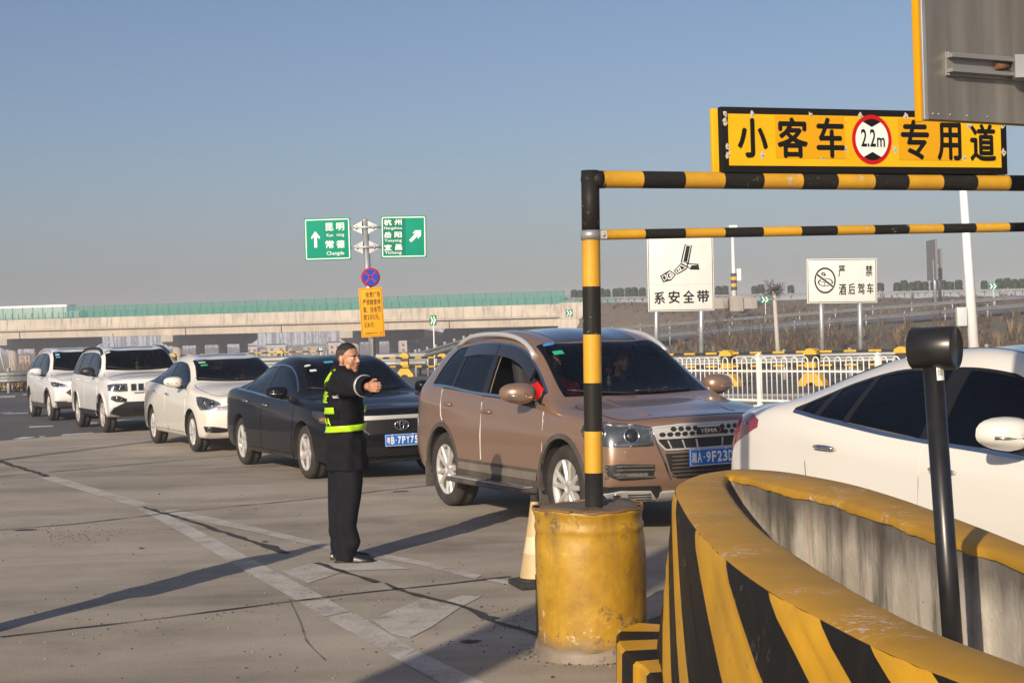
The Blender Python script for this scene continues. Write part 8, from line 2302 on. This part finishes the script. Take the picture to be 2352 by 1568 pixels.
def officer():
 foot = G(800, 1287); root = thing("person", "man in a navy jacket and black vest with lime reflective bands, one arm stretched out", "person", (foot.x, foot.y, 0))
 YAW = RAD(4)
 Mh = Matrix.Translation((.050, -.004, 1.532)) @ Matrix.Rotation(RAD(-31), 4, 'Z') @ Matrix.Rotation(RAD(3), 4, 'Y') @ Matrix.Scale(.965, 4)
 S = Vector((-.002, -.160, 1.352)); H = Vector((.238, -.62, 1.335)); a = (H - S).normalized(); W_ = S + a * .545
 nrm = Vector((-a.y, a.x, 0)).normalized(); up = a.cross(nrm) * 1
 if up.z < 0: up = -up
 # ---- body: one continuous surface under the clothes
 m = MB(); head_parts(m, Mh)
 m.tube([Mh @ Vector((-.012, 0, -.05)), Vector((.015, 0, 1.44)), Vector((.005, 0, 1.36))], [.056, .056, .07], 18)
 loft(m, [((.0, 0, .80), .09, .14, YAW), ((.0, 0, .95), .10, .15, YAW), ((-.01, 0, 1.10), .10, .15, YAW), ((-.025, 0, 1.28), .105, .165, YAW), ((-.035, 0, 1.38), .07, .12, YAW)])
 m.tube([S, S + a * .28, W_ + a * .01], [.05, .043, .029], 14); hand_parts(m, W_, a, nrm, up)
 m.tube([Vector((-.035, .17, 1.355)), Vector((-.05, .22, 1.08)), Vector((-.01, .23, .84))], [.05, .042, .028], 14); hand_parts(m, Vector((-.01, .23, .84)), Vector((.1, .0, -1)), Vector((0, -1, 0)), Vector((1, 0, 0)))
 m.tube([Vector((.01, -.085, .86)), Vector((.028, -.095, .48)), Vector((.004, -.10, .24)), Vector((.003, -.10, .09))], [.08, .055, .045, .036], 14); m.tube([Vector((-.02, .085, .86)), Vector((-.062, .094, .48)), Vector((-.077, .10, .24)), Vector((-.06, .105, .09))], [.08, .052, .044, .034], 14)
 m.tube([Vector((.005, -.095, .09)), Vector((.06, -.10, .035))], [.03, .018], 10); m.tube([Vector((-.06, .10, .09)), Vector((.0, .112, .035))], [.03, .018], 10)
 tmp = m.build("tmp", M_skin); me = remesh(tmp, .0042, 3, .5); bpy.data.objects.remove(tmp)
 Mi = Mh.inverted(); [me.materials.append(x) for x in (M_lip, M_eye, M_hair, M_eyew)]; me.materials[0] = M_skin; paint_head(me, Mi)
 link("body", me, root)
 link("hair", hair_mesh(Mh), root, [M_hair, M_hairside])
 # ---- jacket
 m = MB(); rr = random.Random(3)
 J = [(.690, .014, .160, .200), (.73, .014, .160, .202), (.80, .012, .155, .200), (.90, .010, .147, .196), (.98, .010, .139, .192), (1.05, .011, .137, .192), (1.14, .010, .139, .196), (1.22, .008, .139, .202), (1.30, .006, .134, .204), (1.36, .004, .116, .190), (1.40, -.004, .112, .160), (1.435, -.008, .100, .120), (1.455, .002, .086, .098)]
 loft(m, [((cx, 0, z), hx, hy, YAW) for z, cx, hx, hy in J], 40, 0, .86)
 loft(m, [((.008, 0, 1.43), .086, .093, YAW), ((.008, 0, 1.455), .081, .084, YAW), ((.006, 0, 1.478), .077, .079, YAW), ((.006, 0, 1.486), .071, .073, YAW)], 32)
 sl = [S + Vector((.0, .05, .0)), S, S + a * .14, S + a * .30, S + a * .44, S + a * .535]
 m.tube(sl, [.095, .098, .086, .078, .072, .070], 20); m.sphere(tuple(S + Vector((0, .03, .0))), (.105, .10, .098), 20, 14)
 m.tube([Vector((-.035, .16, 1.355)), Vector((-.045, .20, 1.20)), Vector((-.055, .225, 1.05)), Vector((-.02, .235, .87))], [.09, .085, .076, .066], 18)
 tmp = m.build("tmp", M_jacket); me = remesh(tmp, .0095, 5, .5); bpy.data.objects.remove(tmp)
 # folds
 for v in me.vertices:
  p = v.co; n = v.normal
  d = .0065 * sin(p.z * 46 + p.x * 22 + 2.2 * sin(p.x * 14 + p.y * 9)) * smoothstep(.70, .8, p.z)
  low = 1 - smoothstep(.95, 1.1, p.z)
  d += low * .0055 * sin(p.x * 46 + p.y * 30 + p.z * 6 + 1.4 * sin(p.z * 11))
  t = (p - S).dot(a)
  if t > .06 and (p - S - a * t).length < .12: d += .0075 * sin(t * 62 + 3 * sin(p.z * 20)) * (1 - smoothstep(.42, .5, t))
  # waist belt pull
  d -= .006 * math.exp(-((p.z - 1.005) / .02) ** 2) * (1 if t < .1 else 0)
  v.co = p + n * d
 jk = link("jacket", me, root, M_jacket)
 skin = Skin(me)
 # open cuff: dark inner ring and grey band
 q = MB(); c = S + a * .535; Q = a.to_track_quat('Z', 'Y').to_matrix().to_4x4(); q.lathe([(.069, -.02), (.074, .0), (.073, .030), (.067, .033), (.060, .030), (.052, .0), (.030, -.02)], 28, 0, Matrix.Translation(c) @ Q); q.build("cuff", M_jacket, jk)
 q = MB(); q.lathe([(.076, .0), (.082, .003), (.082, .024), (.076, .027)], 28, 0, Matrix.Translation(S + a * .462) @ Q); q.build("cuff_band", M_reflect, jk)
 # hem seam and zip flap
 # ---- vest with lime bands: shapes seen from the right side and from behind, laid on the jacket
 s_ = 1 / 303.3
 def Zp(zx, zy):   # close-up pixels -> local x and z
  return ((707.8 + zx * .1736) - 800) * s_, (1287 - (771.3 + zy * .1736)) * s_
 def wrap_band(pts, name, mat, off=.006, par=None):
  """closed outline in (angle round the body, z)"""
  return None
 def torso_strip(a0, a1, z0f, z1f, off, mat, name, parent, n=28):
  """band round the torso between angles (0 = front +x, -90 = near side, 180 = back)"""
  vs = []; no = []; nz = 3
  for i in range(n + 1):
   t = i / n; g = RAD(a0 + (a1 - a0) * t); d = Vector((cos(g), sin(g), 0))
   for j in range(nz + 1):
    z = z0f(t) + (z1f(t) - z0f(t)) * j / nz; o = Vector((.010, 0, z)); loc, nn, ix, ds = skin.bvh.ray_cast(o, d)
    rad = min(ds if loc is not None else .2, .26); vs.append(o + d * (rad + off))
  k = nz + 1; fs = [(i * k + j, (i + 1) * k + j, (i + 1) * k + j + 1, i * k + j + 1) for i in range(n) for j in range(nz)]
  q = MB(); q.add(vs, fs, 0, True); ob = q.build(name, mat, parent)
  sm_ = ob.modifiers.new("t", 'SOLIDIFY'); sm_.thickness = .003; sm_.offset = 1
  return ob
 lin = lambda p, q_: (lambda t: p + (q_ - p) * t)
 vest = torso_strip(118, 262, lin(1.00, .975), lin(1.375, 1.375), .004, M_vest, "vest", root, 40)
 torso_strip(-78, 40, lin(.985, .995), lin(1.30, 1.36), .004, M_vest, "vest_front", vest, 30)
 torso_strip(-100, -76, lin(.975, .985), lin(1.04, 1.04), .003, M_vest, "vest_side", vest, 8)
 # belt band all the way round, slanting down to the back
 torso_strip(-180, 60, lin(.975, 1.005), lin(1.022, 1.052), .017, M_hivis, "waist_band", vest, 60)
 torso_strip(60, 180, lin(1.005, .975), lin(1.052, 1.022), .017, M_hivis, "waist_band", vest, 30)
 torso_strip(180, 253, lin(1.118, 1.122), lin(1.165, 1.172), .015, M_hivis, "back_band", vest, 20)
 torso_strip(100, 180, lin(1.118, 1.118), lin(1.165, 1.165), .015, M_hivis, "back_band", vest, 20)
 torso_strip(-26, 20, lin(1.125, 1.125), lin(1.172, 1.172), .015, M_hivis, "front_band", vest, 14)
 q3 = [(Zp(*p)[0] + .055, -.5, Zp(*p)[1]) for p in ((343, 765), (352, 808), (430, 800), (424, 753))]
 patch(skin, q3, (0, 1, 0), .016, .012, M_reflect, "side_tape", vest, skirt=.004)
 patch(skin, [(-.120, -.150, 1.36), (-.085, -.170, 1.35), (-.028, -.120, 1.42), (-.060, -.095, 1.43)], (.12, .72, -.68), .014, .010, M_hivis, "shoulder_tape", vest, skirt=.004)
 # lettering on the back, wrapped round the body
 def back_text(txt, a0, a1, z0, z1, bold):
  vs, fs = text_shape(txt, bold); x0 = min(v[0] for v in vs); x1 = max(v[0] for v in vs); y0 = min(v[1] for v in vs); y1 = max(v[1] for v in vs); out = []
  for v in vs:
   g = RAD(a0 + (a1 - a0) * (v[0] - x0) / (x1 - x0)); z = z0 + (z1 - z0) * (v[1] - y0) / (y1 - y0); d = Vector((cos(g), sin(g), 0)); o = Vector((.010, 0, z)); loc, nn, ix, ds = skin.bvh.ray_cast(o, d)
   rad = min(ds if loc is not None else .2, .26); out.append(o + d * (rad + .017))
  q.add(out, fs, 0, False)
 q = MB(); back_text("稽", 160, 199, 1.205, 1.300, .01); back_text("查", 205, 238, 1.205, 1.300, .012); back_text("JI", 140, 165, 1.045, 1.098, .02); back_text("CHA", 190, 243, 1.035, 1.092, .02); back_text("JI", -22, -4, 1.065, 1.112, .02)
 q.build("lettering", M_hivis, vest)
 # ---- trousers
 m = MB()
 def leg(rings): loft(m, rings, 28)
 leg([((.016, -.088, .80), .128, .10, 0), ((.030, -.09, .70), .118, .098, 0), ((.036, -.093, .60), .108, .094, 0), ((.030, -.096, .48), .096, .088, 0), ((.012, -.098, .36), .082, .082, 0), ((.002, -.10, .27), .074, .078, 0), ((.008, -.10, .20), .080, .078, 0), ((.022, -.10, .155), .088, .078, 0), ((.002, -.10, .10), .080, .078, 0), ((-.006, -.10, .04), .080, .077, 0), ((-.006, -.10, .018), .080, .077, 0)])
 leg([((-.012, .088, .80), .122, .10, 0), ((-.045, .09, .66), .098, .094, 0), ((-.062, .094, .50), .086, .088, 0), ((-.075, .098, .36), .078, .082, 0), ((-.078, .10, .24), .074, .078, 0), ((-.066, .103, .12), .073, .077, 0), ((-.058, .105, .035), .073, .076, 0), ((-.058, .105, .022), .073, .076, 0)])
 loft(m, [((.0, 0, .66), .12, .16, 0), ((.0, 0, .76), .135, .18, 0), ((.0, 0, .86), .13, .18, 0)], 28)
 tmp = m.build("tmp", M_trouser); me = remesh(tmp, .0095, 4, .5); bpy.data.objects.remove(tmp)
 for v in me.vertices:
  p = v.co; v.co = p + v.normal * (.0065 * sin(p.x * 50 + p.z * 9 + 2 * sin(p.z * 7)) + .005 * sin(p.z * 55 + p.x * 28) * math.exp(-((p.z - .17) / .09) ** 2))
 link("trousers", me, root, M_trouser)
 # ---- shoes
 for (x, y, yaw) in ((.0, -.10, RAD(-4)), (-.055, .105, RAD(10))):
  q = MB(); M = Matrix.Translation((x, y, 0)) @ Matrix.Rotation(yaw, 4, 'Z')
  P_ = [(-.09, .030, .055), (-.06, .038, .075), (.0, .040, .085), (.06, .042, .070), (.11, .046, .055), (.16, .044, .045), (.195, .030, .035), (.208, .010, .022)]
  vs = []; n = 14
  for px_, hw, h in P_:
   for k in range(n):
    g = pi * k / (n - 1); vs.append((px_, hw * cos(g), .012 + (h - .012) * sin(g)))
  q.add(vs, [(i * n + k, i * n + k + 1, (i + 1) * n + k + 1, (i + 1) * n + k) for i in range(len(P_) - 1) for k in range(n - 1)], 0, True, M)
  so = [(-.095, .0)] + [(p[0], p[1] + .004) for p in P_] + [(.215, 0)] + [(p[0], -p[1] - .004) for p in reversed(P_)]
  q.prism(so, .0, .015, 0, M); q.build("shoe", M_shoe, root)
 return root
OFF = officer()
o2 = copy_tree(OFF); o2.location = (-3.36, 8.95, 0); o2.rotation_euler = (0, 0, RAD(-55)); o2.scale = (1.06, 1.06, 1.06)
tag(o2, "second man in a navy jacket outside the left edge, casting the long forked shadow")
# ---- people inside the cars
def seated_meshes():
 m = MB(); Mh = Matrix.Translation((.06, 0, .70)); head_parts(m, Mh)
 m.tube([Vector((.045, 0, .64)), Vector((.02, 0, .52))], [.055, .07], 14)
 loft(m, [((.02, 0, .0), .11, .17, 0), ((-.02, 0, .18), .115, .17, 0), ((-.03, 0, .36), .12, .20, 0), ((-.01, 0, .48), .09, .20, 0), ((.01, 0, .54), .06, .11, 0)])
 for s in (1, -1):
  m.tube([Vector((-.01, s * .19, .47)), Vector((.10, s * .26, .25)), Vector((.34, s * .16, .30))], [.055, .047, .032], 12); hand_parts(m, Vector((.34, s * .16, .30)), Vector((.9, -.1 * s, .2)), Vector((0, -s, 0)), Vector((0, 0, 1)))
  m.tube([Vector((.03, s * .09, .02)), Vector((.44, s * .12, .10)), Vector((.52, s * .12, -.22))], [.085, .06, .045], 12)
 tmp = m.build("tmp", M_skin); me = remesh(tmp, .0075, 3, .5); bpy.data.objects.remove(tmp)
 [me.materials.append(x) for x in (M_lip, M_eye, M_hair, M_eyew)]; me.materials[0] = M_skin; paint_head(me, Mh.inverted())
 h = hair_mesh(Mh)
 m = MB(); loft(m, [((.02, 0, -.02), .125, .185, 0), ((-.02, 0, .18), .13, .185, 0), ((-.03, 0, .36), .135, .215, 0), ((-.01, 0, .48), .10, .212, 0), ((.015, 0, .555), .07, .10, 0)])
 for s in (1, -1): m.tube([Vector((-.01, s * .19, .47)), Vector((.10, s * .26, .25)), Vector((.30, s * .175, .293))], [.068, .060, .044], 14)
 tmp = m.build("tmp", M_skin); sh = remesh(tmp, .014, 4, .5); bpy.data.objects.remove(tmp)
 return me, h, sh
SEAT = seated_meshes()
def passenger(car, label, y, top, xoff=0.0, zoff=0.0, yaw=0.0):
 sp = car.sp; k = getattr(car, "k", 1.0); xs = (sp["screen"][1] - .98) * k; z = .62 + sp.get("seat_up", -.13) * .9
 o = thing("person", label, "person", car.root.matrix_basis @ Vector((xs - .22 + xoff, y, z + zoff)), car.root.rotation_euler.z + yaw, "people inside the cars")
 o.scale = (.94, .94, .94); me, h, sh = SEAT; link("body", me, o); hh = h.copy(); link("hair", hh, o, [M_hair, M_hairside]); s2 = sh.copy(); link("jacket", s2, o, top)
# ================================================================== PUT IT TOGETHER
bpy.context.view_layer.update()
C_suv = suv_bronze(); C_blk = saloon_black(); C_wht = saloon_white(); C_jeep = suv_white(); C_cross = crossover(); C_front = saloon_front()
bpy.context.view_layer.update()
M_redtop = mat_cloth("red_top", (.60, .012, .018)); M_bluetop = mat_cloth("blue_top", (.03, .10, .35)); M_darktop = mat_cloth("dark_top", (.03, .03, .035)); M_greytop = mat_cloth("grey_top", (.16, .15, .15))
passenger(C_suv, "driver in dark clothes behind the wheel of the bronze car", .36, M_darktop, .02)
passenger(C_suv, "passenger in a red top at the open side window of the bronze car", -.36, M_redtop, .05, .02, -.2)
passenger(C_blk, "driver in grey clothes in the black saloon", .36, M_greytop)
passenger(C_blk, "passenger in dark clothes in the black saloon", -.36, M_darktop, .08, -.02)
passenger(C_wht, "driver in a blue top in the cream white saloon", .36, M_bluetop)
passenger(C_jeep, "driver in dark clothes in the boxy white car with the slotted grille", .36, M_darktop)
passenger(C_cross, "driver in grey clothes in the small white crossover", .36, M_greytop)
# ---- small things behind the bronze car's windscreen
def in_car(car, p): return car.root.matrix_basis @ Vector(p)
def trinkets(car):
 k = getattr(car, "k", 1.0); xh, xc, bow, ins = car.sp["screen"]; xm = (xh + .10) * k; zt = car.T(xh + .10) - .12
 o = thing("hanging_charm", "jade and red lucky charm hanging from the mirror of the bronze car", "charm", in_car(car, (xm + .02, .02, zt)), CAR_RZ)
 q = MB(); q.tube([(0, 0, 0), (0, 0, -.06)], .003, 5); q.box((0, 0, -.09), (.02, .055, .05), 0, bev=.006); q.build("red_tag", pbr("charm_red", (.35, .03, .02), .5), o)
 q = MB(); q.tube([(0, 0, -.11), (0, 0, -.14)], .003, 5); q.sphere((0, 0, -.16), (.014, .018, .022)); q.sphere((0, 0, -.205), (.016, .022, .028)); q.build("jade_gourd", pbr("jade", (.42, .50, .18), .3), o)
 q = MB()
 for i in range(9): q.tube([(.0, -.012 + .003 * i, -.23), (.0, -.016 + .004 * i, -.36)], .0025, 4)
 q.build("tassel", pbr("tassel_green", (.05, .12, .05), .8), o)
 zd = car.T(xc) - .050
 o = thing("perfume_bottle", "small crystal perfume bottle on the dashboard of the bronze car", "bottle", in_car(car, ((xc - .24) * k, .16, zd)), CAR_RZ)
 q = MB(); q.lathe([(.001, .0), (.04, .0), (.044, .02), (.03, .045), (.012, .05), (.012, .062), (.018, .075), (.008, .09), (.001, .095)], 16); q.build("bottle", pbr("crystal", (.35, .50, .52), .1, coat=1), o)
 o = thing("dashboard_ornament", "round metal heart ornament on the dashboard of the bronze car", "ornament", in_car(car, ((xc - .25) * k, .34, zd)), CAR_RZ)
 q = MB(); q.tube([(0, .042 * sin(2 * pi * t / 20), .055 + .042 * cos(2 * pi * t / 20)) for t in range(21)], .008, 8); q.lathe([(.025, 0), (.025, .012), (.001, .013)], 12); q.build("ring", M_chrome, o)
 o = thing("soft_toy", "red and green soft toy lying on the dashboard of the bronze car", "toy", in_car(car, ((xc - .20) * k, .54, zd)), CAR_RZ)
 q = MB(); r = random.Random(2)
 for i in range(9): q.sphere((r.uniform(-.03, .03), -.16 + .04 * i, .025 + r.uniform(0, .015)), (.035, .038, .028), 10, 8, i % 3 == 1)
 q.build("toy_body", [pbr("toy_red", (.35, .02, .02), .8), pbr("toy_green", (.05, .16, .05), .8)], o)
trinkets(C_suv)
o = thing("tissue_box", "pale tissue box on the dashboard of the boxy white car", "tissue box", in_car(C_jeep, (C_jeep.sp["screen"][1] - .25, -.25, C_jeep.T(C_jeep.sp["screen"][1]) - .055)), CAR_RZ)
q = MB(); q.box((0, 0, .03), (.12, .24, .06), bev=.012); q.build("box", pbr("tissue_white", (.55, .66, .52), .6), o)
o = thing("hanging_charm", "yellow charm hanging from the mirror of the boxy white car", "charm", in_car(C_jeep, (C_jeep.sp["screen"][0] + .12, .0, C_jeep.T(C_jeep.sp["screen"][0] + .10) - .10)), CAR_RZ)
q = MB(); q.tube([(0, 0, 0), (0, 0, -.34)], .004, 5); q.sphere((0, 0, -.12), (.02, .03, .04)); q.sphere((0, 0, -.20), (.02, .035, .05)); q.sphere((0, 0, -.30), (.02, .025, .05)); q.build("charm_body", pbr("charm_yellow", (.50, .55, .20), .5), o)
# ---- just outside the frame: what throws the shadows that cross the slabs
o = thing("shadow_column", "round unseen column added out of the picture to throw the broad shadow beside the drum", "column", (-3.92, .05, 0))
q = MB(); q.lathe([(.36, 0), (.36, .25), (.27, .27), (.27, 6.6), (.34, 6.8), (.34, 7.0), (.001, 7.0)], 32); q.build("shaft", M_pier, o)  # stand-in shape for an unknown object, added to cast the strip shadow
for k, (x, y, h) in enumerate(((-14.0, 10.0, 8.3), (-24.0, 26.0, 9.5))):
 o = thing("lamp_post", ["grey lamp post left of the picture, its shadow on the concrete", "grey lamp post left of the picture, its shadow on the asphalt"][k], "lamp post", (x, y, 0), 0, "lamp posts outside the picture")
 q = MB(); q.tube([(0, 0, 0), (0, 0, h)], [.13, .09], 14); q.build("pole", M_galv, o); q = MB(); q.box((.5, 0, h), (1.3, .3, .14), bev=.04); q.build("lamp_head", M_galv, o)
# ================================================================== HAZE
def haze():
 m = bpy.data.materials.new("winter_haze"); m.use_nodes = True; nt = m.node_tree; nt.nodes.clear()
 o = nt.nodes.new("ShaderNodeOutputMaterial"); v = nt.nodes.new("ShaderNodeVolumePrincipled")
 v.inputs["Color"].default_value = (.82, .86, 1.0, 1); v.inputs["Density"].default_value = HAZE_D; v.inputs["Anisotropy"].default_value = HAZE_G
 nt.links.new(v.outputs[0], o.inputs["Volume"])
 b = MB(); b.box((0, 2000, 8), (5600, 4800, 30)); x = b.build("haze", m); tag(x, kind="stuff")
HAZE_D, HAZE_G = .00080, -.16
haze()
